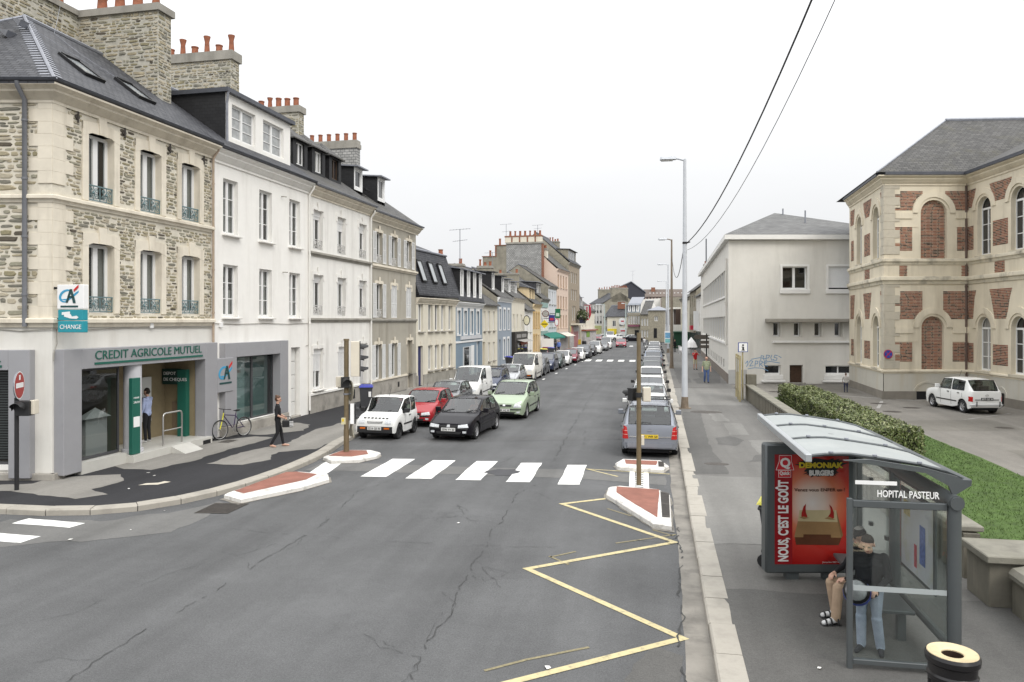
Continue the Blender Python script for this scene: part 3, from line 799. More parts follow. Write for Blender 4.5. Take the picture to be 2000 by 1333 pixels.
def chimney(fr, u, y0, y1, z0, z1, th, mt, npots=6, cap=0.22, pots=None, seed=1, uv=False, stones=False, capm=None):
 """party-wall stack, thin along the street (u), long from front to back (y)"""
 rnd = random.Random(seed)
 mb = MB(); mb.box(u - th / 2, y0, z0, u + th / 2, y1, z1 - cap, 0)
 mb.box(u - th / 2 - .06, y0 - .06, z1 - cap, u + th / 2 + .06, y1 + .06, z1 - cap * .45, 1)
 mb.box(u - th / 2 - .02, y0 - .02, z1 - cap * .45, u + th / 2 + .02, y1 + .02, z1, 1)
 o = fr.build(mb, 'chimney', [mt, capm or M_CEMENT], uv=uv)
 for k in range(npots):
  kind = rnd.choice((0, 1, 1, 2)); h = rnd.uniform(.32, .5) if kind < 2 else .65
  if pots and k < len(pots): kind, h = pots[k]
  yy = y0 + .25 + (y1 - y0 - .5) * k / max(1, npots - 1)
  p = link('chimney_pot', pot_mesh(h, .15, kind), o, (u, yy, z1))
 return o
# ------------------------------------------------------------------ rubble stonework
def stone_units():
 out = []; rnd = random.Random(11)
 for k in range(24):
  n = 8; pts = []
  for i in range(n):
   a = 2 * math.pi * i / n + rnd.uniform(-.18, .18)
   c, s = math.cos(a), math.sin(a)
   r = 0.5 / max(abs(c), abs(s)) ** .72 * rnd.uniform(.86, 1.0)
   pts.append((max(-.5, min(.5, c * r)), max(-.5, min(.5, s * r))))
  inn = [(x * .84 + rnd.uniform(-.03, .03), z * .78 + rnd.uniform(-.05, .05)) for x, z in pts]
  tilt = rnd.uniform(-.4, .4)
  out.append((pts, inn, tilt))
 return out
SU = stone_units()
SU_ME = {}
def stone_layout(u0, u1, z0, z1, holes, seed, hr=(0.06, 0.125), wr=(0.13, 0.44)):
 rnd = random.Random(seed); out = []; z = z0
 def blocked(a, b, c, d):
  return any(a < h[2] and c > h[0] and b < h[3] and d > h[1] for h in holes)
 while z < z1 - .04:
  h = min(rnd.uniform(*hr), z1 - z); u = u0 - rnd.uniform(0, .2)
  while u < u1:
   w = rnd.uniform(*wr)
   if rnd.random() < .25: w *= .5
   a, c = max(u, u0), min(u + w, u1)
   for hh in holes:                   # trim against openings
    if hh[1] < z + h * .6 and hh[3] > z + h * .4:
     if a < hh[0] < c: c = hh[0]
     elif a < hh[2] < c: a = hh[2]
   if c - a > .07 and not blocked(a + .01, z + h * .4, c - .01, z + h * .6) and rnd.random() < .93:
    dz = rnd.uniform(-.018, .018); g = rnd.uniform(.012, .03)
    out.append(((a + c) / 2, z + h / 2 + dz, c - a - g, h * rnd.uniform(.55, .88), rnd.randrange(24), rnd.uniform(.012, .03), rnd.choices(range(6), STONE_W)[0], rnd.uniform(-.07, .07)))
   u += w
  z += h
 return out
def add_stones(mb, lay, O, U, N):
 """joined stones on any plane: O origin, U along, N outward"""
 U, N, O = Vector(U), Vector(N), Vector(O)
 for (u, z, w, h, k, d, mi, tw) in lay:
  pts, inn, tilt = SU[k]; vs = []
  for ring, off in ((pts, 0.0), (inn, d)):
   for (x, zz) in ring:
    px = u + x * w; pz = z + zz * h + x * w * tw
    vs.append(O + U * px + N * (off + (tilt * d * zz if off else 0)) + Vector((0, 0, pz)))
  mb.add(vs, [(i, (i + 1) % 8, 8 + (i + 1) % 8, 8 + i) for i in range(8)] + [tuple(range(8, 16))], mi)
def place_stones(fr, lay, part_parent, limit, y=0.0):
 """the largest stones as separate parts, the rest joined"""
 lay = sorted(lay, key=lambda s: -s[2] * s[3] + (9 if fr.ox < -1 and s[0] < 5 else 0))
 for (u, z, w, h, k, d, mi, tw) in lay[:limit]:
  key = (k, mi)
  if key not in SU_ME:
   pts, inn, tilt = SU[k]; mb = MB()
   mb.add([(x, 0, zz) for x, zz in pts] + [(x, -1 - tilt * zz, zz) for x, zz in inn], [(i, (i + 1) % 8, 8 + (i + 1) % 8, 8 + i) for i in range(8)] + [tuple(range(8, 16))])
   SU_ME[key] = mb.mesh('stone', STONES[mi])
  x_, y_ = fr.xy(u, y)
  o = link('stone', SU_ME[key], part_parent, (x_, y_, z), scale=(w, d, h), rot=(0, -tw * .6, fr.a))
 if lay[limit:]:
  mb = MB(); add_stones(mb, lay[limit:], (0, y, 0), (1, 0, 0), (0, -1, 0))
  o = fr.build(mb, 'stonework', STONES); o['kind'] = 'stuff'
def balcony_rail(mt):
 key = ('bal', mt.name)
 if key in _wc: return _wc[key]
 mb = MB(); w, h = 0.96, 0.46
 mb.box(0, -.03, h - .035, w, .01, h); mb.box(0, -.02, .03, w, 0, .055)
 for x in (0.02, w / 2, w - .02): mb.box(x - .012, -.02, .03, x + .012, 0, h)
 for cx in (w * .25, w * .75):
  for s in (-1, 1):
   for cz, r0 in ((.15, .085), (.32, .07)):
    pts = [(cx + s * (.11 - (r0 * (1 - t / 16)) * math.cos(t * .75)), -.012, cz + (r0 * (1 - t / 16)) * math.sin(t * .75)) for t in range(13)]
    mb.tube(pts, .011, 5)
  mb.tube([(cx, -.012, .04), (cx + .02, -.02, .2), (cx, -.012, h)], .012, 5)
  mb.lathe([(0.0, .2), (.05, .23), (.03, .28), (0, .3)], 8, (cx, -.012, 0))
 _wc[key] = mb.mesh('balcony_rail', mt)
 return _wc[key]
def ca_logo(parent, loc, s, rz=0, rot=None):
 """blue sweep, dark A and red tick over a green bar, cut from thin sheet, in the xz plane"""
 def put(name, polys, mt, dy):
  mb = MB()
  for P in polys:
   n = len(P); mb.poly([(x * s, dy, z * s) for x, z in P]); mb.add([(x * s, dy, z * s) for x, z in P] + [(x * s, dy + .01, z * s) for x, z in P], [(i, n + i, n + (i + 1) % n, (i + 1) % n) for i in range(n)])
  return link(name, mb.mesh(name, mt), parent, loc, rz, rot=rot)
 arc = []
 for t in range(13):
  a = R(40 + t * 20); arc.append((.36 + .34 * math.cos(a) , .50 + .27 * math.sin(a) + .06 * math.cos(a)))
 inn = []
 for t in range(12, -1, -1):
  a = R(40 + t * 20); inn.append((.40 + .27 * math.cos(a), .49 + .20 * math.sin(a) + .06 * math.cos(a)))
 quads = [[arc[i], arc[i + 1], inn[11 - i], inn[12 - i]] for i in range(12)]
 put('logo_sweep', quads + [[(.1, .37), (.45, .28), (.8, .5), (.98, .64), (.98, .72), (.75, .58), (.45, .38)]], M_BLUEL, -.004)
 put('logo_letter', [[(.36, .22), (.46, .22), (.64, .72), (.56, .78)], [(.56, .78), (.66, .78), (.82, .3), (.84, .2), (.72, .2)], [(.48, .42), (.72, .42), (.70, .5), (.5, .5)]], mat('logo dark green', (.015, .06, .06), .4, 0), -.012)
 put('logo_tick', [[(.76, .66), (.98, .84), (.98, .96), (.74, .76)]], M_RED, -.012)
 put('logo_bar', [[(.1, .02), (.95, .02), (.95, .1), (.1, .1)]], mat('logo dark green', (.015, .06, .06), .4, 0), -.004)
# ------------------------------------------------------------------ corner bank of rubble stone
A0 = math.atan2(6.79, 0.23)
bank = empty('stone_corner_building', (-15.2, 16.81, 0), A0, 'three storey rubble stone corner building with cream quoins above a grey bank front', 'building')
F = Fr(bank)
# the side street wall: its corner is the front wall's left end
SA = math.atan(265 / 1450) - A0
sx, sy = -8 * math.cos(SA), -8 * math.sin(SA)
G = Fr(bank, sx, sy, SA)
WU = (1.2, 3.22, 5.15); WW = 0.95
rowz = ((4.47, 6.4), (7.57, 9.45))
ops = [(u, a, u + WW, b, .24) for u in WU for a, b in rowz]
BL, BT = 6.8, 10.05
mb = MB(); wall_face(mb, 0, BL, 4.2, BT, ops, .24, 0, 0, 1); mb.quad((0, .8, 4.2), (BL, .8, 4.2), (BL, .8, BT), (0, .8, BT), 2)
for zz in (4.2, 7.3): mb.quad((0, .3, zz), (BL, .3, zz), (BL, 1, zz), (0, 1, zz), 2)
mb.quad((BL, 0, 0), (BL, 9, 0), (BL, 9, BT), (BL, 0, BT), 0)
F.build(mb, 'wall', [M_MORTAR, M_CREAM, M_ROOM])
mb = MB(); wall_face(mb, 0, 8, 4.2, BT, [], .2); mb.quad((0, 0, 0), (0, 6, 0), (0, 6, BT), (0, 0, BT))
G.build(mb, 'wall', M_MORTAR)
# stones
holes = [(u - .21, a - .02, u + WW + .21, b + .38) for u in WU for a, b in rowz] + [(0, 4, .45, 11), (0, 7.3, 9, 7.6)]
qz = [(k * .32, k) for k in range(20)]
lay = stone_layout(0.30, BL, 4.26, 9.98, holes + [(.0, 4.3 + k * .64, .62, 4.3 + k * .64 + .32) for k in range(9)], 3)
place_stones(F, lay, bank, 190)
layg = stone_layout(.2, 7.62, 4.26, 9.98, [(0, 7.3, 9, 7.6)] + [(7.42, 4.3 + k * .64, 8, 4.3 + k * .64 + .32) for k in range(9)], 4, (.07, .19), (.2, .75))
place_stones(G, layg, bank, 110)
# quoins: dressed blocks alternating on both faces
for k in range(18):
 z = 4.3 + k * .32
 if 7.2 < z < 7.55: continue
 a, b = (.66, .6) if k % 2 == 0 else (.40, .36)
 mb = MB(); mb.box(-.02, -.035, z + .001, a, .05, z + .319, bev=.004); F.build(mb, 'quoin', M_CREAM)
 mb = MB(); mb.box(8 - b, -.035, z + .001, 8.012, .05, z + .319, bev=.004); G.build(mb, 'quoin', M_CREAM)
# string courses and cornice
for z, o_, h in ((7.52, .14, .2), (4.32, .16, .24)):
 band_path(bank, 'string_course', string_prof(z, o_, h), [(sx, sy), (0, 0), (BL, 0)], M_CREAM)
band_path(bank, 'cornice', cornice_prof(10.32, .42, .42), [(sx, sy), (0, 0), (BL, 0)], M_CREAM)
gutter(F, -.35, BL, 10.42, .42); gutter(G, 0, 8.4, 10.42, .42)
downpipe(G, 7.36, 4.1, 10.35, mat('grey downpipe', (.16, .165, .18), .5, .1), .42, .06, -.12)
downpipe(F, BL - .02, 2.2, 10.3, mat('rusty downpipe', (.42, .33, .25), .7, .2), .3, .04)
# windows with dressed surrounds and iron guards
for r, (a, b) in enumerate(rowz):
 for k, u in enumerate(WU):
  w = window(F, u, a, WW, b - a, .2, 2, 1, curtain=['both', 'full', 'right', 'left', 'both', 'full'][r * 3 + k], mw=.17, fw=.095)
  mb = MB(); t = .22
  mb.box(u - t, -.04, a - .02, u - .001, .02, b + .05, bev=.01); mb.box(u + WW + .001, -.04, a - .02, u + WW + t, .02, b + .05, bev=.01)
  n = 8; top = [(u - t + (WW + 2 * t) * i / n, b + .26 + .05 * math.sin(math.pi * i / n)) for i in range(n + 1)]
  bot = [(u - t + (WW + 2 * t) * i / n, b - .10 + (.10 if 1 < i < n - 1 else .03 if i in (1, n - 1) else -.06)) for i in range(n + 1)]
  bot = [(x, max(z, b - .12)) for x, z in bot]
  for i in range(n):
   (x0, z0), (x1, z1), (x2, z2), (x3, z3) = bot[i], bot[i + 1], top[i + 1], top[i]
   mb.add([(x0, -.045, z0), (x1, -.045, z1), (x2, -.045, z2), (x3, -.045, z3), (x0, .2, z0), (x1, .2, z1), (x2, .02, z2), (x3, .02, z3)], [(0, 1, 2, 3), (0, 4, 5, 1), (3, 2, 6, 7)])
  c = u + WW / 2
  mb.add([(c - .11, -.075, b), (c + .11, -.075, b), (c + .15, -.075, b + .46), (c - .15, -.075, b + .46), (c - .11, .0, b), (c + .11, .0, b), (c + .15, .0, b + .46), (c - .15, .0, b + .46)], [(0, 1, 2, 3), (0, 4, 5, 1), (1, 5, 6, 2), (3, 2, 6, 7), (0, 3, 7, 4)])
  F.build(mb, 'window_surround', M_CREAM)
  F.put('balcony_rail', balcony_rail(M_IRONBLUE), u, .05, a)
for u in (1.0, 2.75, 4.75, 6.5):      # iron tie plates
 mb = MB(); mb.lathe([(.0, -.05), (.07, -.05), (.08, 0)], 10, (u - .2, 0, 9.75), axis='y'); mb.box(u - .22, -.07, 9.6, u - .18, -.04, 9.9); F.build(mb, 'tie_plate', M_IRON)
# roof: hipped at the corner
CR = lambda x, y, z: (Matrix.Rotation(-A0, 3, 'Z') @ (Vector((x, y, z)) - Vector((-15.2, 16.81, 0))))
c0, c1, c2 = CR(-14.82, 16.45, 10.38), CR(-14.6, 23.6, 10.38), CR(-23.4, 14.85, 10.38)
pk, rq, c3 = CR(-19.3, 20.2, 13.8), CR(-19.3, 23.6, 13.8), CR(-23.6, 23.6, 10.4)
mb = MB(); roof_slab(mb, [c0, c1, rq, pk]); roof_slab(mb, [c2, c0, pk]); roof_slab(mb, [c1, c3, rq])
mb.poly([c2, pk, rq, c3])
roof = mb.build('roof', M_SLATE, bank, uv=True)
mb = MB(); mb.tube([c0 + Vector((0, 0, .03)), pk + Vector((0, 0, .04))], .05, 6); mb.tube([pk + Vector((0, 0, .03)), rq + Vector((0, 0, .03))], .07, 6); mb.tube([c2, pk], .06, 6)
link('hip_capping', mb.mesh('hip_capping', M_ZINC), roof)
hip = (pk - c0); hl = hip.length; hd = hip.normalized()
for fa, fb, fc in ((c0, c1, pk), (c2, c0, pk)):     # lead soakers down both sides of the hip
 nrm = (fb - fa).cross(fc - fa).normalized()
 if nrm.z < 0: nrm = -nrm
 ed = (fb - fa).normalized()
 if fa is c2: ed = -ed
 side = (ed - nrm * ed.dot(nrm)).normalized()
 mb = MB(); p = Vector((0, 0, 0)); a = side * .34; up = (Vector((0, 0, 1)) - nrm * nrm.z).normalized() * .085
 q = [nrm * .015, a + nrm * .012, a + up + nrm * .012, up + nrm * .02]
 mb.poly(q); mb.poly([v - nrm * .012 for v in q][::-1]); mb.add(q + [v - nrm * .012 for v in q], [(0, 1, 5, 4), (1, 2, 6, 5)])
 me = mb.mesh('hip_soaker', M_ZINC)
 nn = 27
 for i in range(nn): link('hip_soaker', me, roof, tuple(c0 + hip * ((i + .6) / nn)))
# ridge roll, roof windows, vents
def roof_window(root, P, along, slope, w, h, name='skylight'):
 along, slope = along.normalized(), slope.normalized(); n = along.cross(slope).normalized()
 if n.z < 0: n = -n
 M_ = Matrix((along, slope, n)).transposed().to_4x4(); M_.translation = P
 mb = MB(); t = .08
 mb.box(0, 0, 0, t, h, .1); mb.box(w - t, 0, 0, w, h, .1); mb.box(t, 0, 0, w - t, t, .1); mb.box(t, h - t, 0, w - t, h, .13)
 o = link(name, mb.mesh(name, M_BLACK), root); o.matrix_local = M_
 mb = MB(); mb.quad((t, t, .06), (w - t, t, .06), (w - t, h - t, .06), (t, h - t, .06)); link('pane', mb.mesh('pane', M_SKYL), o)
 return o
M_SKYL = mat('skylight glass', (0.32, 0.34, 0.35), 0.05, 0.1, 1.0, spec=0.8)
al = (c1 - c0); sl = Vector((0, 1, 0.8)).normalized(); sl = (rq - c1 - al.normalized() * (rq - c1).dot(al.normalized())).normalized()
for u, s in ((2.55, 1.75), (4.75, 1.7)): roof_window(bank, c0 + al.normalized() * u + sl * s, al, sl, .8, 1.15)
als = (c0 - c2).normalized(); sls = (pk - c0 - als * (pk - c0).dot(als)).normalized()
roof_window(bank, c2 + als * 4.6 + sls * 2.0, als, sls, .9, 1.2)
for P in (c0 + al.normalized() * 2.55 + sl * 4.5, c2 + als * 5.6 + sls * 3.6):
 mb = MB(); mb.add([(-.15, -.1, 0), (.15, -.1, 0), (.1, .3, .1), (-.1, .3, .1), (-.15, -.1, .2), (.15, -.1, .2)], [(0, 1, 5, 4), (4, 5, 2, 3), (0, 4, 3), (1, 2, 5)])
 o = link('roof_vent', mb.mesh('roof_vent', M_ZINC), bank); o.location = P; o.rotation_euler = (R(30), 0, 0)
mb = MB(); mb.tube([c0 + al.normalized() * 2.55 + sl * 4.4 + Vector((0, 0, .15)), c0 + al.normalized() * 3.9 + sl * 3.2 + Vector((0, 0, .08)), c0 + al.normalized() * 4.9 + sl * 2.9 + Vector((0, 0, .08)), c0 + al.normalized() * 4.4 + sl * 4 + Vector((0, 0, .08)), c0 + al.normalized() * 4.6 + sl * 5.2 + Vector((0, .2, .2)), CR(-20.38, 22.9, 15.4)], .007, 5)
mb.build('aerial_cable', M_ZINC, bank)
# party-wall stacks in stone (local axes of the bank)
def stone_box(name, x0, y0, x1, y1, z0, z1, fr, seed, faces, mt, root):
 """stack of rubble: box plus joined stones on the listed faces"""
 mb = MB(); mb.box(x0, y0, z0, x1, y1, z1)
 o = fr.build(mb, name, mt)
 sb = MB()
 for f in faces:
  if f == 'near': add_stones(sb, stone_layout(y0, y1, z0, z1, [], seed, (.07, .16), (.16, .55)), (x0, 0, 0), (0, 1, 0), (-1, 0, 0))
  if f == 'front': add_stones(sb, stone_layout(x0, x1, z0, z1, [], seed + 1, (.07, .16), (.16, .5)), (0, y0, 0), (1, 0, 0), (0, -1, 0))
 s = link('stonework', sb.mesh('stonework', STONES), o); s['kind'] = 'stuff'
 return o
SW = M_MORTAR
M_GMORT = mat('grey green mortar', (0.45, 0.43, 0.37), 0.9, 0.15, 4, 0.5, 25, stain=(0.25, 0.24, 0.2), stain_amt=0.6, stain_scale=1.5)
st = stone_box('chimney', 6.75, 2.1, 7.45, 5.4, 10.5, 15.25, F, 31, ('near', 'front'), M_GMORT, bank)
mb = MB(); mb.box(6.65, 2.0, 15.25, 7.55, 5.4, 15.5); mb.build('chimney_cap', M_CEMENT, st)
for k, (kind, h) in enumerate([(2, .55), (0, .72), (0, .66), (0, .62)]):
 link('chimney_pot', pot_mesh(h, .2, kind), st, (7.1, 2.45 + k * .75, 15.5))
st2 = stone_box('chimney', -3.5, 5.4, 6.75, 5.9, 10.4, 15.3, F, 33, ('front',), M_GMORT, bank)
mb = MB(); mb.box(-3.5, 5.3, 15.3, 6.9, 6.0, 15.5); mb.build('chimney_cap', M_CEMENT, st2)
for k, (kind, h) in enumerate([(1, .5), (0, .55), (1, .5)]): link('chimney_pot', pot_mesh(h, .19, kind), st2, (6.1 - k * 1.1, 5.65, 15.5))
# ---- ground floor: white render, grey bank portals
M_BANKW = mat('bank wall paint', (.66, .645, .6), .85, .04, 2, .2, 50, stain=(.48, .45, .4), stain_amt=.45, stain_scale=1.1, streak=True)
PO = (.3, .3, 6.45, 3.3, .5)
mb = MB(); wall_face(mb, 0, BL, .1, 4.2, [PO], .5); F.build(mb, 'ground_floor_wall', M_BANKW)
mb = MB(); wall_face(mb, 0, 8, .1, 4.2, [(3.0, .45, 7.1, 3.1, .4)], .4); mb.quad((0, .5, .1), (7.5, .5, .1), (7.5, .5, 4.2), (0, .5, 4.2), 1); G.build(mb, 'ground_floor_wall', [M_BANKW, M_ROOM])
for fr, a, b in ((F, -.12, .3), (G, 0, 8.12)):
 mb = MB(); mb.box(a, -.12, .1, b, 0, .30, bev=.015); fr.build(mb, 'plinth', M_PLINTH)
# street portal: two legs and a header, proud of the wall
mb = MB(); mb.box(.05, -.3, .22, .66, .1, 3.5, bev=.01); mb.box(6.02, -.3, .22, 6.7, .1, 3.5, bev=.01); mb.box(.66, -.298, 2.95, 6.02, .1, 3.498, bev=.01)
pf = F.build(mb, 'shopfront_frame', M_GREY)
me = text_mesh('CREDIT AGRICOLE MUTUEL', .345, M_GREEN, .006, 1.0, .0)
wtx = max(v.co.x for v in me.vertices)
t = lettering('CREDIT AGRICOLE MUTUEL', .345, M_GREEN, pf, (1.1, -.312, 3.19), extrude=.006, bold=.0); t.scale = (4.7 / wtx, 1, 1)
mb = MB(); mb.box(1.1, -.32, 3.05, 5.85, -.3, 3.11); mb.build('underline', M_GREEN, pf)
# lobby
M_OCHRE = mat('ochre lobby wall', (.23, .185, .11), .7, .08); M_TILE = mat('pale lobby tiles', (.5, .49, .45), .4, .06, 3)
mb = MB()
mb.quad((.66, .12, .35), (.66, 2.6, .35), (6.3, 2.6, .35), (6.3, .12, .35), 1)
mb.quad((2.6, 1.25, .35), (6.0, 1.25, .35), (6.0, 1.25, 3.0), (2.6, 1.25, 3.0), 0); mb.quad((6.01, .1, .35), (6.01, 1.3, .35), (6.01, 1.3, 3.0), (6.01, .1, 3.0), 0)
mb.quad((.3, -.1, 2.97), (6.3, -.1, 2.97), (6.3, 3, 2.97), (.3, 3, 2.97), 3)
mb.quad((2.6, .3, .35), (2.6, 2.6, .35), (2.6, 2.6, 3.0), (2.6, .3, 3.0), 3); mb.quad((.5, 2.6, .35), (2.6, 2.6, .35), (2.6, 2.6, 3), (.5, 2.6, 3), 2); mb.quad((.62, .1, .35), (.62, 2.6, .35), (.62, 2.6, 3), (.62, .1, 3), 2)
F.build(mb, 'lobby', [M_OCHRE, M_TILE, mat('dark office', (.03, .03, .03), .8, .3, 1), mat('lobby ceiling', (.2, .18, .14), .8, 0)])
mb = MB(); mb.box(2.35, -.5, .1, 6.1, .12, .347, 0); mb.add([(4.0, -1.0, .135), (4.9, -1.0, .135), (4.9, -.5, .345), (4.0, -.5, .345), (4.0, -.5, .1), (4.9, -.5, .1)], [(0, 1, 2, 3), (0, 3, 4), (1, 5, 2)], 0)
mb.box(.66, -.28, .1, 2.35, .1, .43, 0)
F.build(mb, 'entrance_step', M_TILE)
mb = MB(); mb.box(5.6, -.51, .14, 6.0, -.5, .27); F.build(mb, 'vent_slot', M_BLACK)
o = F.put('shop_window', frame_mesh(1.68, 2.48, 1, 1, mat('dark window frame', (.06, .06, .065), .4, 0), .05)[0], .67, -.02, .45)
link('pane', quad_mesh(1.58, 2.36, M_GLASS), o, (.05, .02, .06))
mb = MB(); mb.box(1.45, .3, .45, 2.25, .5, 1.5); mb.add([(1.3, .2, 1.5), (2.3, .2, 1.5), (2.3, .5, 1.5), (1.3, .5, 1.5), (1.85, .35, 1.78)], [(0, 1, 4), (1, 2, 4), (2, 3, 4), (3, 0, 4)]); F.build(mb, 'display_stand', mat('display white', (.5, .5, .48), .5, 0))
mb = MB()
for z in (.55, 1.0, 1.5, 2.0): mb.box(.75, 1.6, z, 1.25, 1.9, z + .04)
mb.box(.7, 1.6, .4, .74, 1.9, 2.3); mb.box(1.26, 1.6, .4, 1.3, 1.9, 2.3); F.build(mb, 'leaflet_rack', mat('rack grey', (.2, .2, .2), .5, .1))
mb = MB(); mb.lathe([(.25, .35), (.25, 2.97)], 20, (2.92, .0, 0)); mb.lathe([(.3, .35), (.3, .45), (.25, .46)], 20, (2.92, 0, 0)); F.build(mb, 'round_column', mat('pale grey column', (.5, .5, .52), .5, .03), smooth=40)
mb = MB(); mb.box(2.40, -.42, .36, 2.74, -.30, 2.58, 0, bev=.01)
gp = F.build(mb, 'green_totem', M_GREEN)
lettering('retrait', .09, M_SIGNW, gp, (2.45, -.424, 1.98), extrude=.002); lettering('24h/24', .09, M_SIGNW, gp, (2.45, -.424, 1.84), extrude=.002)
mb = MB(); mb.box(2.45, -.43, 1.15, 2.7, -.42, 1.45); mb.build('notice', M_SIGNW, gp)
mb = MB(); mb.box(5.8, .3, .35, 6.0, .62, 2.6); g2 = F.build(mb, 'green_totem', M_GREEN)
mb = MB(); mb.box(5.8, .63, 2.1, 6.0, 1.2, 2.62); g3 = F.build(mb, 'deposit_sign', mat('deposit sign dark green', (.008, .035, .028), .4, 0))
lettering('DEPOT', .15, M_SIGNW, g3, (5.79, 1.15, 2.42), extrude=.003, rz=R(-90)); lettering('DE CHEQUES', .15, M_SIGNW, g3, (5.79, 1.15, 2.22), extrude=.003, rz=R(-90))
mb = MB(); mb.box(4.6, 1.15, .95, 5.2, 1.24, 2.4, 0); mb.box(4.7, 1.11, 1.3, 5.05, 1.15, 1.75, 1); F.build(mb, 'cash_machine', [mat('cash machine white', (.6, .6, .58), .4, 0), M_BLACK])
mb = MB(); mb.box(5.97, .7, .6, 6.0, .95, 1.5); F.build(mb, 'deposit_slot', mat('slot brown', (.16, .12, .08), .6, 0))
M_STEEL = mat('brushed steel', (.45, .44, .42), .3, .05, metal=.8)
mb = MB(); y = -.25; mb.tube([(3.95, y, .34), (3.95, y, 1.25), (3.98, y, 1.33), (4.05, y, 1.36), (4.75, y, 1.36), (4.82, y, 1.33), (4.85, y, 1.25), (4.85, y, .34)], .028, 8); mb.tube([(3.95, y, .82), (4.85, y, .82)], .02, 8)
F.build(mb, 'hand_rail', M_STEEL, smooth=50)
# side street portal
mb = MB(); mb.box(7.0, -.22, .2, 7.55, .1, 3.5, bev=.01); mb.box(2.4, -.218, 2.98, 7.0, .1, 3.498, bev=.01); sf = G.build(mb, 'shopfront_frame', M_GREY)
t = lettering('CREDIT AGRICOLE MUTUEL', .345, M_GREEN, sf, (2.12, -.232, 3.19), extrude=.006, bold=.0); t.scale = (4.7 / wtx, 1, 1)
mb = MB(); mb.box(2.1, -.24, 3.05, 6.84, -.22, 3.11); mb.build('underline', M_GREEN, sf)
mb = MB(); mb.box(3.0, -.05, .38, 7.0, .1, .5); G.build(mb, 'sill', M_WHITE)
o = G.put('shop_window', frame_mesh(4.0, 2.5, 2, 1, mat('dark window frame', (.06, .06, .065), .4, 0), .05)[0], 3.0, .1, .5)
for x in (.05, 2.05): link('pane', quad_mesh(1.9, 2.36, M_GLASS), o, (x, .02, .07))
mb = MB()
for k in range(34): mb.box(3.05, .26, .62 + k * .068, 6.95, .29, .655 + k * .068)
G.build(mb, 'venetian_blind', mat('blind slat', (.12, .125, .125), .5, .05))
# projecting bank sign on the corner
mb = MB(); mb.box(-.06, -1.0, 4.55, .12, -.2, 5.18, 0, bev=.012); mb.box(-.055, -.98, 4.26, .115, -.22, 4.535, 1, bev=.01); mb.box(-.055, -.98, 3.95, .115, -.22, 4.245, 1, bev=.01); mb.tube([(.03, -.3, 5.1), (.03, 0, 5.1)], .03, 6, 2); mb.tube([(.03, -.3, 4.3), (.03, 0, 4.3)], .03, 6, 2)
ps = F.build(mb, 'bank_sign', [M_SIGNW, M_TEAL, M_BLACK])
ca_logo(ps, (-.062, -.25, 4.58), .62, rot=(0, 0, R(-90)))
lettering('CHANGE', .16, M_SIGNW, ps, (-.062, -.28, 4.04), extrude=.003, rot=(0, 0, R(-90)))
mb = MB()
mb.poly([(-.066, -.42, 4.42), (-.066, -.62, 4.42), (-.066, -.66, 4.36), (-.066, -.8, 4.38), (-.066, -.86, 4.34), (-.066, -.8, 4.3), (-.066, -.6, 4.31), (-.066, -.42, 4.36)]); mb.poly([(-.065, -.35, 4.47), (-.065, -.6, 4.49), (-.065, -.6, 4.42), (-.065, -.35, 4.40)])
mb.build('hand_symbol', M_SIGNW, ps)
# wall-mounted bank plaque between the two fronts
mb = MB(); mb.box(6.72, -.28, 1.74, 7.68, -.04, 2.93, bev=.01); pq = F.build(mb, 'bank_plaque', M_GREY)
ca_logo(pq, (6.76, -.285, 2.0), .84)
# ------------------------------------------------------------------ white rendered house
def street_house(name, label, cat, y0, y1, x0, x1, rz=None, group=None):
 a = math.atan2(y1 - y0, x1 - x0)
 return empty(name, (x0, y0, 0), a, label, cat, group), math.hypot(x1 - x0, y1 - y0)
wh, WL = street_house('rendered_house', 'smooth white rendered house with one wide twin-window dormer beside the stone bank', 'house', 23.6, 30.62, -14.97, -14.72)
F = Fr(wh)
WU = (.68, 3.05, 5.35); WW = .92; rowz = ((4.38, 6.28), (7.37, 9.37)); DR = (5.5, .14, 6.25, 3.12, .3); SH = (.9, .5, 4.5, 2.95, .35)
ops = [(u, a, u + WW, b, .2) for u in WU for a, b in rowz] + [DR, SH]
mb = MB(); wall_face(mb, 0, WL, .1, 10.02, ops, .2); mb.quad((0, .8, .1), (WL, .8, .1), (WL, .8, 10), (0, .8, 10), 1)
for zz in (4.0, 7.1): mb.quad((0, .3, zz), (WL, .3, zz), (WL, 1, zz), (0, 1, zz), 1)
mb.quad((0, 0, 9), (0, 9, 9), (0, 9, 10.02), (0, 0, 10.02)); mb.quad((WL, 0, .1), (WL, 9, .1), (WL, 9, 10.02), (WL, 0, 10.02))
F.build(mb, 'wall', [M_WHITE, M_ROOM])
for r, (a, b) in enumerate(rowz):
 for k, u in enumerate(WU): window(F, u, a, WW, b - a, .16, 2, 3, curtain=['half', 'full', 'half', 'both', None, None][r * 3 + k], sill=M_WHITE, mw=.12, fw=.08)
band(F, 'cornice', cornice_prof(10.3, .34, .46), 0, WL, M_CREAM if False else M_WHITE); gutter(F, 0, WL, 10.38, .38)
downpipe(F, WL - .05, .3, 10.2, M_WHITE, .3, .045)
RH, RY = 14.0, 4.6
def gable_roof(fr, L, ze, zr, yr, mt, over=.38, name='roof', back=True):
 mb = MB(); roof_slab(mb, [(0, -over, ze), (L, -over, ze), (L, yr, zr), (0, yr, zr)]); roof_slab(mb, [(L, 2 * yr + .3, ze), (0, 2 * yr + .3, ze), (0, yr, zr), (L, yr, zr)])
 r = fr.build(mb, name, mt, uv=True)
 mb = MB(); mb.tube([(0, yr, zr + .03), (L, yr, zr + .03)], .08, 6); link('ridge_roll', mb.mesh('ridge_roll', M_ZINC), r)
 return r
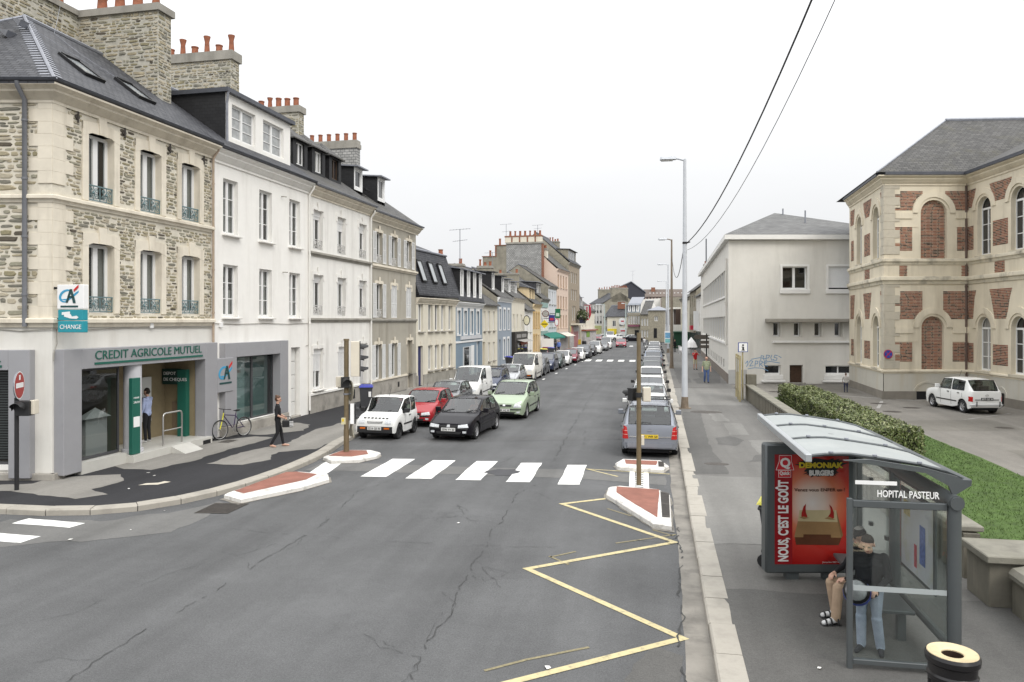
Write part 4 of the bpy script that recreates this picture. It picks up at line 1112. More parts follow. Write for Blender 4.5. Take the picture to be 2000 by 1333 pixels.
gable_roof(F, WL, 10.4, 13.8, 4.5, M_SLATE)
# wide dormer
mb = MB(); dz0, dz1 = 10.78, 12.66; a, b = 1.35, 6.05; yf = .35
wall_face(mb, a, b, dz0, dz1, [(a + .4, dz0 + .28, a + 2.0, dz1 - .32, .25), (a + 2.55, dz0 + .28, a + 4.15, dz1 - .32, .25)], .25, yf, 0)
mb.quad((a, yf + .9, dz0), (b, yf + .9, dz0), (b, yf + .9, dz1), (a, yf + .9, dz1), 3)
for x in (a, b): mb.add([(x, yf, dz0 - .3), (x, yf, dz1), (x, 3.3, dz1 + .05), (x, 3.3, dz1 - .3)], [(0, 1, 2, 3)], 1)
mb.box(a - .12, yf - .18, dz1, b + .12, 3.6, dz1 + .16, 2)
dm = F.build(mb, 'dormer', [M_WHITE, M_SLATEDARK, M_ZINCD, M_ROOM], uv=True)
for x in (a + .4, a + 2.55):
 me, panes = frame_mesh(1.6, dz1 - dz0 - .6, 2, 3, M_UPVC, .07, .12)
 mb = MB()
 for (p0, q0, p1, q1) in panes: mb.quad((p0, .04, q0), (p1, .04, q0), (p1, .04, q1), (p0, .04, q1))
 link('window', me, dm, (x, yf + .12, dz0 + .28)); link('pane', mb.mesh('pane', mat('net curtained pane', (.33, .34, .34), .06, .25, 5, spec=.6)), dm, (x, yf + .12, dz0 + .28))
mb = MB(); mb.tube([(a - .05, yf - .15, dz1), (a + .0, yf - .06, dz1 - .4), (a + .02, yf - .06, dz0 - .2)], .045, 8); link('downpipe', mb.mesh('downpipe', M_ZINC), dm)
def cable(fr, pts, mt=None, r=.012):
 mb = MB(); mb.tube(pts, r, 5); fr.build(mb, 'wall_cable', mt or M_CEMENT)
cable(F, [(0, -.03, 4.16), (1.5, -.03, 4.12), (3.4, -.03, 4.15), (5.2, -.03, 4.11), (WL, -.03, 4.15), (WL, -.03, 3.2), (WL - .3, -.03, 3.15)])
cable(Fr(bank), [(-.05, -.05, 4.04), (.9, -.04, 4.0), (2.6, -.04, 4.05), (BL, -.04, 4.02)]); cable(Fr(bank), [(.1, -.03, 4.04), (.12, -.03, 3.65), (.02, -.03, 3.4), (-.02, -.06, 3.2)])
cable(G, [(5.2, -.03, 4.0), (6.4, -.03, 4.05), (7.2, -.03, 3.98), (8, -.05, 4.04)])
for u in (.2, 3.6): mb = MB(); mb.box(u, -.09, 4.02, u + .14, 0, 4.2, bev=.01); Fr(bank, 7 if u < 1 else 0, 0).build(mb, 'cable_box', M_SIGNW)
# second bank front
mb = MB(); mb.box(.45, -.25, .5, 1.15, .1, 3.45, bev=.01); mb.box(4.2, -.25, .5, 4.82, .1, 3.45, bev=.01); mb.box(1.15, -.248, 2.93, 4.2, .1, 3.448, bev=.01); F.build(mb, 'shopfront_frame', M_GREY)
o = F.put('shop_window', frame_mesh(3.05, 2.45, 2, 1, mat('dark window frame', (.06, .06, .065), .4, 0), .05)[0], 1.15, .1, .48)
for x in (.05, 1.57): link('pane', quad_mesh(1.42, 2.3, glass_mat('shop glass', (.7, .82, .8), .85)), o, (x, .02, .07))
mb = MB(); mb.quad((1.2, .3, .5), (2.5, .3, .5), (2.5, .3, 2.9), (1.2, .3, 2.9)); mb.quad((2.5, .34, .5), (4.2, .34, .5), (4.2, .34, 2.9), (2.5, .34, 2.9), 1); F.build(mb, 'window_screen', [mat('screen grey', (.3, .36, .36), .6, .05), mat('screen dark', (.17, .21, .21), .6, .1)])
mb = MB(); mb.box(.45, -.28, .1, 4.85, 0, .49, bev=.02); F.build(mb, 'shop_plinth', M_PLINTH)
mb = MB()
for k in range(5): mb.box(5.56, .2, .2 + k * .58, 6.19, .26, .76 + k * .58, bev=.01)
dr = F.build(mb, 'door', mat('white door', (.66, .66, .63), .5, .03))
mb = MB(); mb.box(5.5, -.05, .1, 6.25, .2, .2); mb.box(5.62, .17, .22, 5.78, .2, .42, 1); link('doorstep', mb.mesh('doorstep', [M_PLINTH, mat('letter flap brown', (.25, .14, .08), .6, 0)]), dr)
for u, z in ((4.7, 9.35), (4.8, 6.25)):
 mb = MB(); mb.tube([(u, 0, z), (u, -.12, z), (u + .12, -.16, z)], .02, 6); F.build(mb, 'cable_bracket', M_CEMENT)
# ------------------------------------------------------------------ second white house and the beige shuttered house
w2, WL = street_house('rendered_house', 'streaky white three storey house with three dark slate dormers', 'house', 30.62, 37.42, -14.72, -14.49)
F = Fr(w2); WU = (.42, 2.85, 5.35); WW = .95; rowz = ((4.5, 6.33), (7.47, 9.25))
gw = [(.42, 1.15, 1.37, 2.97, .2), (2.95, 1.15, 3.9, 2.97, .2), (5.45, .14, 6.35, 3.05, .25)]
ops = [(u, a, u + WW, b, .22) for u in WU for a, b in rowz] + gw
mb = MB(); wall_face(mb, 0, WL, .95, 9.95, ops, .22); wall_face(mb, 0, WL, .1, .95, [gw[2]], .22, -.05, 2); mb.quad((0, .8, .1), (WL, .8, .1), (WL, .8, 10), (0, .8, 10), 1)
for zz in (4.0, 7.1): mb.quad((0, .3, zz), (WL, .3, zz), (WL, 1, zz), (0, 1, zz), 1)
mb.quad((WL, 0, .1), (WL, 9, .1), (WL, 9, 9.95), (WL, 0, 9.95)); mb.box(0, -.1, .93, 5.4, 0, 1.02, 0)
F.build(mb, 'wall', [M_WHITE2, M_ROOM, M_PLINTH])
def keyed_lintel(fr, u, b, w, mt, t=.1):
 mb = MB(); c = u + w / 2
 mb.box(u - .14, -.03, b - .25, u - .002, 0, b + .14); mb.box(u + w + .002, -.03, b - .25, u + w + .14, 0, b + .14); mb.box(u - .002, -.031, b + .002, u + w + .002, 0, b + .16); mb.box(c - .1, -.06, b - .02, c + .1, -.0315, b + .36)
 fr.build(mb, 'window_surround', mt)
for r, (a, b) in enumerate(rowz):
 for k, u in enumerate(WU):
  window(F, u, a, WW, b - a, .2, 2, 1, blind=[.35, .3, .4, .4, .62, .45][r * 3 + k], curtain=[None, 'both', 'left', None, 'right', None][r * 3 + k])
  F.put('balcony_rail', balcony_rail(M_IRONW), u, .05, a); keyed_lintel(F, u, b, WW, M_WHITE2)
window(F, .42, 1.15, .95, 1.82, .16, 2, 1, blind=1.0, sill=M_WHITE2); window(F, 2.95, 1.15, .95, 1.82, .16, 2, 1, blind=1.45, sill=M_WHITE2)
for u in (.42, 2.95, 5.45): keyed_lintel(F, u, 3.0 if u < 5 else 3.08, .95, M_WHITE2)
mb = MB(); mb.box(5.45, .2, .14, 6.35, .26, 3.05); F.build(mb, 'door', mat('pale grey door', (.5, .5, .5), .5, .04))
mb = MB(); mb.box(4.2, -.06, .35, 4.75, -.045, .8); F.build(mb, 'cellar_vent', M_BLACK)
band(F, 'string_course', string_prof(7.35, .14, .2), 0, WL, M_CEMENT); band(F, 'string_course', string_prof(4.38, .12, .2), 0, WL, M_CEMENT)
band(F, 'cornice', cornice_prof(10.22, .36, .42), 0, WL, M_CREAM); gutter(F, 0, WL, 10.3, .4, M_ZINC); downpipe(F, WL - .06, .3, 10.1, M_WHITE, .3, .05)
gable_roof(F, WL, 10.32, 13.6, 4.5, M_SLATEOLD)
for k, u in enumerate((.55, 2.35, 4.15)):        # hipped slate dormers
 w_, yf, z0, z1 = 1.35, 1.05, 11.2, 12.55; mb = MB()
 wall_face(mb, u, u + w_, z0, z1, [(u + .3, z0 + .2, u + w_ - .3, z1 - .12, .2)], .2, yf, 0); mb.quad((u, yf + .25, z0), (u + w_, yf + .25, z0), (u + w_, yf + .25, z1), (u, yf + .25, z1), 2)
 for x in (u, u + w_): mb.poly([(x, yf, z0 - .3), (x, yf, z1), (x, 3.4, z1), (x, 3.4, z1 - .5)], 0)
 e = .16; c = u + w_ / 2; P = (c, yf + .75, z1 + .75); Q = (c, 3.9, z1 + .75)
 roof_slab(mb, [(u - e, yf - e, z1), (u + w_ + e, yf - e, z1), P], .06, 1); roof_slab(mb, [(u + w_ + e, yf - e, z1), (u + w_ + e, 3.9, z1), Q, P], .06, 1); roof_slab(mb, [(u - e, 3.9, z1), (u - e, yf - e, z1), P, Q], .06, 1)
 d = F.build(mb, 'dormer', [M_SLATEDARK, M_SLATEOLD, M_ROOM], uv=True)
 me, panes = frame_mesh(w_ - .6, z1 - z0 - .32, 2, 1, [M_UPVC, M_UPVC, mat('brown frame', (.06, .035, .02), .5, 0)][k], .06, .09)
 link('window', me, d, (u + .3, yf + .1, z0 + .2))
 mb = MB()
 for (p0, q0, p1, q1) in panes: mb.quad((p0, .04, q0), (p1, .04, q0), (p1, .04, q1), (p0, .04, q1))
 link('pane', mb.mesh('pane', M_PANE), d, (u + .3, yf + .1, z0 + .2))
M_CEMST = STONES
bg, WL = street_house('shuttered_house', 'weathered beige house with white louvred shutters and pale plinth', 'house', 37.42, 44.55, -14.49, -14.25)
F = Fr(bg); WU = (.75, 3.0, 5.4); WW = .9; rowz = ((4.42, 6.28), (7.4, 9.08)); gw = [(.65, 1.05, 1.55, 2.95, .2), (3.0, 1.05, 3.9, 2.95, .2), (5.55, .14, 6.5, 3.05, .3)]
ops = [(u, a, u + WW, b, .2) for u in WU for a, b in rowz] + gw
mb = MB(); wall_face(mb, 0, WL, 1.0, 9.75, ops, .2); wall_face(mb, 0, WL, .1, 1.0, [gw[2]], .2, -.05, 2); mb.quad((0, .5, .1), (WL, .5, .1), (WL, .5, 9.7), (0, .5, 9.7), 1)
mb.poly([(WL, 0, .1), (WL, 9.2, .1), (WL, 9.2, 9.75), (WL, 4.5, 13.1), (WL, 0, 9.75)]); mb.box(0, -.1, .96, 5.5, 0, 1.05, 3)
F.build(mb, 'wall', [M_BEIGE, M_ROOM, M_PLINTH, M_CREAM])
def shutter_mesh(w, h):
 key = ('sh', round(w, 2), round(h, 2))
 if key not in _wc:
  mb = MB(); t = .05
  mb.box(0, -.035, 0, t, 0, h); mb.box(w - t, -.035, 0, w, 0, h)
  for z in (0, h * .42, h - t * 1.4): mb.box(t, -.034, z, w - t, 0, z + t * 1.4)
  mb.quad((t, -.005, 0), (w - t, -.005, 0), (w - t, -.005, h), (t, -.005, h))
  z = .08
  while z < h - .09:
   if not (h * .42 - .04 < z < h * .42 + .07): mb.add([(t, -.03, z), (w - t, -.03, z), (w - t, -.006, z + .03), (t, -.006, z + .03)], [(0, 1, 2, 3)])
   z += .045
  _wc[key] = mb.mesh('shutter', mat('white shutter', (.66, .66, .65), .6, .06, 4))
 return _wc[key]
def shutters(fr, u, z, w, h, closed=False, ang=(0, 0)):
 me = shutter_mesh(w / 2, h)
 if closed:
  fr.put('shutter', me, u, .04, z); fr.put('shutter', me, u + w / 2, .04, z); return
 fr.put('shutter', me, u - w / 2 - .02, -.02, z); fr.put('shutter', me, u + w + .02, -.02, z)
for r, (a, b) in enumerate(rowz):
 for k, u in enumerate(WU):
  window(F, u, a, WW, b - a, .16, 2, 1, curtain='both'); shutters(F, u, a, WW, b - a, r == 0 and k > 0)
  keyed_lintel(F, u, b, WW, M_CREAM)
  if not (r == 0 and k > 0): F.put('balcony_rail', balcony_rail(M_IRONW), u, .05, a)
for u in (.65, 3.0): window(F, u, 1.05, .9, 1.9, .16, 2, 1, curtain='full'); shutters(F, u, 1.05, .9, 1.9); keyed_lintel(F, u, 2.97, .9, M_CREAM)
mb = MB(); mb.box(5.55, .24, .14, 6.5, .3, 3.05); F.build(mb, 'door', mat('cream panel door', (.5, .46, .38), .6, .08)); keyed_lintel(F, 5.55, 3.07, .95, M_CREAM)
mb = MB(); mb.box(3.9, -.062, .4, 4.15, -.045, .7); F.build(mb, 'cellar_vent', M_BLACK)
band(F, 'string_course', string_prof(7.3, .16, .2), 0, WL, M_CREAM); band(F, 'string_course', string_prof(4.36, .12, .2), 0, WL, M_CEMENT); band(F, 'cornice', cornice_prof(10.02, .4, .42), 0, WL + .3, M_CREAM); gutter(F, 0, WL + .2, 10.1, .44, M_ZINC)
gable_roof(F, WL + .15, 10.12, 13.4, 4.5, M_SLATEOLD)
def lean_dormer(fr, u, w_, yf, z0, z1, yb, side, front, name='dormer', roofm=None, pane=None, cols=1, frame=None):
 mb = MB(); wall_face(mb, u, u + w_, z0, z1, [(u + .15, z0 + .15, u + w_ - .15, z1 - .15, .15)], .15, yf, 0)
 mb.quad((u, yf + .2, z0), (u + w_, yf + .2, z0), (u + w_, yf + .2, z1), (u, yf + .2, z1), 3)
 for x in (u, u + w_): mb.poly([(x, yf, z0 - .3), (x, yf, z1), (x, yb, z1 + .15), (x, yb, z1 - .3)], 1)
 roof_slab(mb, [(u - .15, yf - .3, z1 + .02), (u + w_ + .15, yf - .3, z1 + .02), (u + w_ + .15, yb, z1 + .2), (u - .15, yb, z1 + .2)], .07, 2)
 d = fr.build(mb, name, [front, side, roofm or M_ZINC, M_ROOM], uv=True)
 me, panes = frame_mesh(w_ - .3, z1 - z0 - .3, cols, 1, frame or M_UPVC, .06, .08)
 link('window', me, d, (u + .15, yf + .06, z0 + .15)); mb = MB()
 for (p0, q0, p1, q1) in panes: mb.quad((p0, .03, q0), (p1, .03, q0), (p1, .03, q1), (p0, .03, q1))
 link('pane', mb.mesh('pane', pane or M_PANE), d, (u + .15, yf + .06, z0 + .15))
 return d
lean_dormer(F, .4, 1.1, 1.1, 11.35, 12.6, 3.0, M_SLATEDARK, M_UPVC); lean_dormer(F, 3.3, 1.1, .95, 11.2, 12.6, 3.3, M_SLATEDARK, M_UPVC)
roof_window(bg, Vector((2.2, 1.2, 11.55)), Vector((1, 0, 0)), Vector((0, 4.88, 3.28)), .6, 1.1)
# stacks on the party walls
f1 = Fr(w2); f2 = Fr(bg)
stc = stone_box('chimney', -.35, 3.6, .3, 7.3, 10.9, 16.0, f1, 41, ('near', 'front'), M_GMORT, w2); mb = MB(); mb.box(-.43, 3.5, 15.95, .38, 7.4, 16.35); link('chimney_cap', mb.mesh('chimney_cap', M_CEMENT), stc)
for k, (kind, h) in enumerate([(2, .8), (1, .4), (2, .85), (1, .42), (2, .8), (1, .4)]): link('chimney_pot', pot_mesh(h, .17, kind), stc, (0, 3.8 + k * .62, 16.35))
stc = stone_box('chimney', -.3, 4.0, .3, 7.2, 11.2, 15.55, f2, 43, ('near', 'front'), M_GMORT, bg); mb = MB(); mb.box(-.38, 3.9, 15.5, .38, 7.3, 15.85); link('chimney_cap', mb.mesh('chimney_cap', M_CEMENT), stc)
for k, (kind, h) in enumerate([(1, .5), (1, .5), (1, .55), (2, .6), (1, .45), (1, .5)]): link('chimney_pot', pot_mesh(h, .17, kind), stc, (0, 4.3 + k * .52, 15.85))
chimney(f2, WL, 3.85, 7.3, 11.0, 15.7, .55, M_SLATEPALE, 6, .5, [(1, .5)] * 6, uv=True)
# ------------------------------------------------------------------ the row down the left side
LX = [(0, -15.8), (17, -15.2), (46, -14.2), (52, -13.5), (65, -13.2), (95, -12.6), (120, -10.6), (160, -8)]
def lx(y):
 for (a, b), (c, d) in zip(LX, LX[1:]):
  if y <= c: return b + (d - b) * (y - a) / (c - a)
 return LX[-1][1]
M_CREAMR = mat('cream render', (0.66, 0.62, 0.52), 0.85, 0.04, 2, stain=(.45, .41, .33), stain_amt=.35, stain_scale=.9, streak=True)
M_BLUER = mat('blue render', (0.19, 0.25, 0.305), 0.85, 0.05, 2, stain=(.14, .2, .27), stain_amt=.4, stain_scale=.9, streak=True)
M_BLUER2 = mat('pale blue render', (0.27, 0.31, 0.36), 0.85, 0.05, 2)
M_YELLOW = mat('yellow render', (0.66, 0.53, 0.33), 0.85, 0.05, 2, stain=(.45, .33, .17), stain_amt=.35, stain_scale=.9, streak=True)
M_PINK = mat('pink render', (0.64, 0.51, 0.42), 0.85, 0.04, 2)
M_GREYST = mat('grey stone wall', (0.29, 0.265, 0.205), 0.9, 0.22, 3, 0.5, 30, stain=(.17, .16, .13), stain_amt=.6, stain_scale=1.4)
M_GABLE = mat('rough gable render', (0.27, 0.25, 0.2), 0.9, 0.2, 1.6, 0.4, 30, stain=(.16, .15, .12), stain_amt=.6, stain_scale=1)
M_BLUEDOOR = mat('dark blue door', (.02, .025, .11), .5, .05)
M_DARKWOOD = mat('dark shopfront wood', (.028, .024, .02), .5, .1)
M_BROWNW = mat('orange wood frame', (.36, .2, .08), .6, .1)
def row_house(label, y0, y1, eave, wm, wins, name='terraced_house', doors=(), pitch=.75, dep=8.0, rm=None, frame=None, sillm=None, gm=None, surround=None, plinth=None, cornice=None, reveal=.16, x0=None, x1=None, z_low=.1, cols=2, roof=True, pane=None):
 x0 = lx(y0) if x0 is None else x0; x1 = lx(y1) if x1 is None else x1
 root, L = street_house(name, label, 'house', y0, y1, x0, x1)
 fr = Fr(root); gm = gm or wm; zr = eave + pitch * dep / 2
 ops = [(u, z, u + w, z + h, reveal) for (u, z, w, h) in wins] + [(u, z_low, u + w, z_low + h, .25) for (u, w, h, m_) in doors]
 mb = MB(); wall_face(mb, 0, L, z_low, eave, ops, reveal)
 for u in (0, L): mb.poly([(u, 0, z_low), (u, dep, z_low), (u, dep, eave), (u, dep / 2, zr), (u, 0, eave)] if roof else [(u, 0, z_low), (u, dep, z_low), (u, dep, eave), (u, 0, eave)], 1)
 mb.quad((0, dep, z_low), (L, dep, z_low), (L, dep, eave), (0, dep, eave), 1)
 fr.build(mb, 'wall', [wm, gm])
 for (u, z, w, h) in wins:
  cheap_window(fr, u, z, w, h, reveal - .05, cols, 1, frame, sillm, pane)
  if surround:
   mb = MB(); mb.box(u - .16, -.03, z - .1, u - .001, 0, z + h + .2); mb.box(u + w + .001, -.03, z - .1, u + w + .16, 0, z + h + .2); mb.box(u - .001, -.029, z + h + .001, u + w + .001, 0, z + h + .199); mb.box(u - .001, -.029, z - .1, u + w + .001, 0, z - .001)
   fr.build(mb, 'window_surround', surround)
 for (u, w, h, m_) in doors:
  mb = MB(); mb.box(u, .16, z_low, u + w, .22, z_low + h); fr.build(mb, 'door', m_)
 if plinth:
  a = 0; mb = MB()
  for (u, w, h, m_) in sorted(doors): mb.box(a, -.05, z_low, u - .02, 0, .8); a = u + w + .02
  mb.box(a, -.05, z_low, L, 0, .8); fr.build(mb, 'plinth', plinth)
 if cornice: band(fr, 'cornice', cornice_prof(eave + .02, .3, .4), 0, L, cornice)
 if roof: gable_roof(fr, L, eave + .06, zr + .06, dep / 2, rm or M_SLATEOLD, .3)
 return root, fr, L
# cream house under a steep mansard
wy = (.35, 1.95, 3.1, 4.25, 5.65)
root, F, L = row_house('cream two storey house under a steep slate mansard with three skylights', 44.6, 51.64, 5.7, M_CREAMR,
 [(u, 3.56, .8, 1.8) for u in wy] + [(u, .99, .8, 1.65) for u in wy[1:]], doors=[(.3, .8, 2.55, M_BLUEDOOR)], roof=False, sillm=M_PLINTH, plinth=M_CEMENT, cornice=M_CREAM, pane=M_PANE, reveal=.22)
for u in wy:
 for z in (5.38, 2.68):
  mb = MB(); mb.box(u + .32, -.03, z, u + .48, 0, z + .26); F.build(mb, 'keystone', M_CREAM)
mb = MB(); roof_slab(mb, [(-.1, -.25, 5.95), (L, -.25, 5.95), (L, .75, 8.85), (-.1, .75, 8.85)]); roof_slab(mb, [(-.1, .75, 8.85), (L, .75, 8.85), (L, 4, 10.1), (-.1, 4, 10.1)]); mb.poly([(L, -.2, 5.9), (L, .75, 8.8), (L, 4, 10.1), (L, 8, 5.9)])
r = F.build(mb, 'roof', M_SLATE, uv=True); mb = MB(); mb.tube([(-.1, .72, 8.9), (L, .72, 8.9)], .08, 6); link('mansard_roll', mb.mesh('mansard_roll', M_ZINC), r)
for u in (.9, 2.75, 4.5): roof_window(root, Vector((u, -.02, 6.75)), Vector((1, 0, 0)), Vector((0, 1.0, 2.9)), .85, 1.5)
# blue house with four dormers
wy = (.4, 2.15, 4.0, 5.85)
root, F, L = row_house('blue rendered house with white window surrounds and four white mansard dormers', 51.64, 59.4, 5.6, M_BLUER,
 [(u, 3.25, .85, 1.75) for u in wy], doors=[(5.95, .9, 2.5, M_UPVC)], roof=False, surround=M_UPVC, cornice=M_UPVC, frame=M_UPVC)
mb = MB(); mb.box(-.01, -.05, 2.62, L, 0, 2.76); mb.box(1.2, -.08, 2.85, 7.2, 0, 3.12, 1); F.build(mb, 'fascia', [M_UPVC, mat('pale fascia', (.55, .56, .58), .5, .15, 8)])
mb = MB(); mb.box(1.9, -.02, .4, 4.9, .12, 2.3, 0); mb.box(2.2, -.04, .45, 3.5, -.018, 2.25, 1); mb.box(4.2, -.06, .1, 4.95, 0, 2.35, 2); F.build(mb, 'shop_window', [mat('pale panel', (.5, .52, .53), .5, 0), M_PANED, M_UPVC])
mb = MB(); roof_slab(mb, [(0, -.2, 5.8), (L, -.2, 5.8), (L, .6, 8.3), (0, .6, 8.3)]); roof_slab(mb, [(0, .6, 8.3), (L, .6, 8.3), (L, 4, 8.9), (0, 4, 8.9)]); mb.poly([(L, -.2, 5.8), (L, .6, 8.3), (L, 4, 8.9), (L, 8, 5.8)])
F.build(mb, 'roof', [M_SLATE], uv=True)
for u in (.75, 2.6, 4.4, 6.2): lean_dormer(F, u, .95, -.12, 6.05, 8.05, 1.0, M_SLATEDARK, M_UPVC, frame=M_UPVC, cols=2)
mb = MB(); mb.lathe([(.28, 0), (.28, .3), (.2, .35), (.16, .9), (.2, 1.0)], 8, (1.2, 1.5, 8.5)); F.build(mb, 'chimney_pot', M_TERRA)
ch = chimney(F, L, 1.6, 3.6, 6.5, 8.95, .8, M_CEMENT, 2, .2)
# small cream cottage, lower roof
root, F, L = row_house('small plain cream cottage between the two blue houses', 59.4, 65.0, 5.55, M_CREAMR,
 [(u, 3.4, .7, 1.65) for u in (.45, 2.1, 3.85)] + [(u, .8, .7, 1.6) for u in (2.1, 3.85)], doors=[(.2, .75, 2.4, mat('tan door', (.3, .24, .15), .6, .1))], pitch=.72, sillm=M_PLINTH)
# second blue house
root, F, L = row_house('pale blue house with white surrounds and black sided dormers', 65.0, 71.3, 6.35, M_BLUER2,
 [(u, 3.45, .75, 1.85) for u in (.7, 2.6, 4.5)] + [(u, .75, .75, 1.8) for u in (2.5, 4.3)], doors=[(.6, .8, 2.45, M_UPVC)], pitch=.74, gm=M_GABLE, surround=M_UPVC, cornice=M_UPVC)
lean_dormer(F, .8, 1.1, .7, 7.0, 8.7, 3.2, M_SLATEDARK, M_UPVC, roofm=M_SLATE); lean_dormer(F, 4.0, 1.1, .5, 6.9, 8.5, 3.2, M_SLATEDARK, M_UPVC, roofm=M_SLATE)
chimney(F, L, 1.9, 3.4, 7.2, 9.65, .6, M_GABLE, 3, .25)
# cream house with dark pub front
root, F, L = row_house('cream house over a dark panelled pub front with awnings', 71.3, 78.2, 6.5, M_CREAMR,
 [(u, 3.3, .75, 1.6) for u in (.7, 2.6, 4.7)], pitch=.74, cornice=M_CREAM)
lean_dormer(F, .9, 1.0, .5, 7.0, 8.4, 3.0, M_SLATEPALE, M_UPVC); lean_dormer(F, 4.2, 1.0, .5, 6.9, 8.3, 3.0, M_SLATEPALE, M_UPVC)
mb = MB(); mb.box(-.02, -.35, .12, L, 0, 3.15); pb = F.build(mb, 'shopfront', M_DARKWOOD)
mb = MB(); mb.box(.8, -.37, 2.55, 3.0, -.35, 2.9); mb.box(3.4, -.37, 2.55, 6.0, -.35, 2.9); link('name_board', mb.mesh('name_board', mat('board grey', (.25, .24, .23), .5, .3, 9)), pb)
mb = MB(); mb.box(1.2, -.38, .2, 2.4, -.35, 2.0); mb.box(3.2, -.38, .2, 4.2, -.35, 2.0); mb.box(4.8, -.38, .3, 6.2, -.35, 2.0); link('pane', mb.mesh('pane', M_PANED), pb)
mb = MB(); mb.add([(1.0, -.36, 2.35), (6.4, -.36, 2.35), (6.4, -1.1, 2.15), (1.0, -1.1, 2.15)], [(0, 1, 2, 3)]); mb.add([(2.5, -.38, 2.1), (6.4, -.38, 2.1), (6.4, -.5, 1.8), (2.5, -.5, 1.8)], [(0, 1, 2, 3)], 1); link('awning', mb.mesh('awning', [mat('grey awning', (.3, .29, .27), .8, .05), mat('faded orange fascia', (.5, .16, .1), .6, .1)]), pb)
# narrow white house
root, F, L = row_house('narrow low white house with tall louvred windows', 78.2, 83.3, 5.35, M_WHITE2,
 [(u, 3.0, .75, 1.6) for u in (1.4, 3.2)] + [(u, 1.0, .7, 1.2) for u in (1.4, 3.2)], pitch=.78, gm=M_GABLE, sillm=M_PLINTH)
# yellow house
root, F, L = row_house('yellow rendered house with a broad yellow dormer', 83.3, 88.8, 6.15, M_YELLOW,
 [(u, 3.4, .75, 1.75) for u in (.5, 2.1, 3.8)] + [(u, .8, .75, 1.75) for u in (.5, 2.1)], doors=[(3.7, .9, 2.5, M_BROWNW)], pitch=.8, gm=M_GABLE, surround=mat('ochre surround', (.5, .33, .13), .8, .05), cornice=M_YELLOW, frame=M_BROWNW)
mb = MB(); wall_face(mb, .3, 4.2, 6.5, 8.0, [(.9, 6.6, 1.6, 7.8), (2.7, 6.6, 3.4, 7.8)], .15, .5); mb.quad((.3, .6, 6.5), (4.2, .6, 6.5), (4.2, .6, 8), (.3, .6, 8), 2)
for x in (.3, 4.2): mb.poly([(x, .5, 6.3), (x, .5, 8.0), (x, 3.4, 8.6), (x, 3.4, 6.3)])
roof_slab(mb, [(.1, .2, 8.0), (4.4, .2, 8.0), (3.4, 3.0, 9.2), (1.1, 3.0, 9.2)], .07, 1); mb.poly([(.1, .2, 8), (1.1, 3, 9.2), (.1, 3.6, 8.4)], 1); mb.poly([(4.4, .2, 8), (3.4, 3, 9.2), (4.4, 3.6, 8.4)], 1)
F.build(mb, 'dormer', [M_YELLOW, M_SLATE, M_PANED], uv=True)
chimney(F, 0, 1.6, 4.0, 8, 9.7, .6, M_GABLE, 2, .2)
# white house with signs
root, F, L = row_house('white shop house hung with many small signs', 88.8, 95.0, 6.9, M_WHITE2,
 [(u, 3.3, .8, 2.2) for u in (.6, 2.3, 4.2)], pitch=.8, gm=M_GABLE, cornice=M_CEMENT)
lean_dormer(F, .6, 3.4, .6, 7.4, 9.0, 3.2, M_SLATE, M_CEMENT, cols=2)
mb = MB(); mb.box(.2, -.1, 5.9, 5.4, 0, 6.5, 0); mb.box(.2, -.1, 2.5, 5.4, 0, 3.0, 0); mb.box(.6, -.12, 2.0, 5.4, 0, 2.4, 1); F.build(mb, 'fascia', [mat('pale green board', (.25, .38, .35), .5, .2, 6), M_SIGNW])
mb = MB(); mb.box(.3, -.06, .15, 6.0, 0, 1.9); F.build(mb, 'shop_window', M_PANED)
# white taller house
root, F, L = row_house('pale grey three storey house beside the pink one', 95.0, 100.2, 8.75, mat('pale blue grey render', (.58, .6, .62), .85, .04),
 [(u, z, .7, 1.7) for u in (.6, 2.2, 3.8) for z in (3.4, 6.4)], pitch=.7, gm=M_GABLE, sillm=M_PLINTH, cornice=M_CEMENT)
mb = MB(); mb.box(.2, -.06, .15, 5.0, 0, 2.6); F.build(mb, 'shop_window', M_PANED)
mb = MB(); mb.add([(-4.5, -.05, 2.75), (4.8, -.05, 2.75), (4.8, -1.3, 2.15), (-4.5, -1.3, 2.15), (-4.5, -1.32, 1.95), (4.8, -1.32, 1.95)], [(0, 1, 2, 3), (3, 2, 5, 4)]); F.build(mb, 'awning', mat('green awning', (.012, .16, .12), .8, .05))
# broad slate-hung stack against the pink gable
pk_, F, L = row_house('pink four storey house with wooden window frames and a bare pink gable', 100.4, 109.0, 11.35, M_PINK,
 [(u, z, .85, 1.75) for u in (.7, 2.6, 4.5, 6.5) for z in (3.3, 5.95, 8.85)], pitch=.9, dep=9, frame=M_BROWNW, cornice=M_PINK, rm=M_SLATEOLD, sillm=M_PINK)
mb = MB(); mb.box(.3, -.06, .15, 8, 0, 2.7); F.build(mb, 'shop_window', mat('pale shopfront', (.45, .43, .42), .5, .3, 3)); mb = MB(); mb.add([(1.5, -.05, 2.6), (8, -.05, 2.6), (8, -1.2, 2.1), (1.5, -1.2, 2.1)], [(0, 1, 2, 3)]); F.build(mb, 'awning', mat('cream awning', (.6, .57, .5), .8, .05))
mb = MB(); mb.box(-.75, 1.95, 8, -.05, 6.9, 14.7, 0); mb.box(-.76, 6.9, 8, -.04, 8.5, 14.6, 1); mb.box(-.77, 8.5, 8, -.03, 10.3, 13.1, 1)
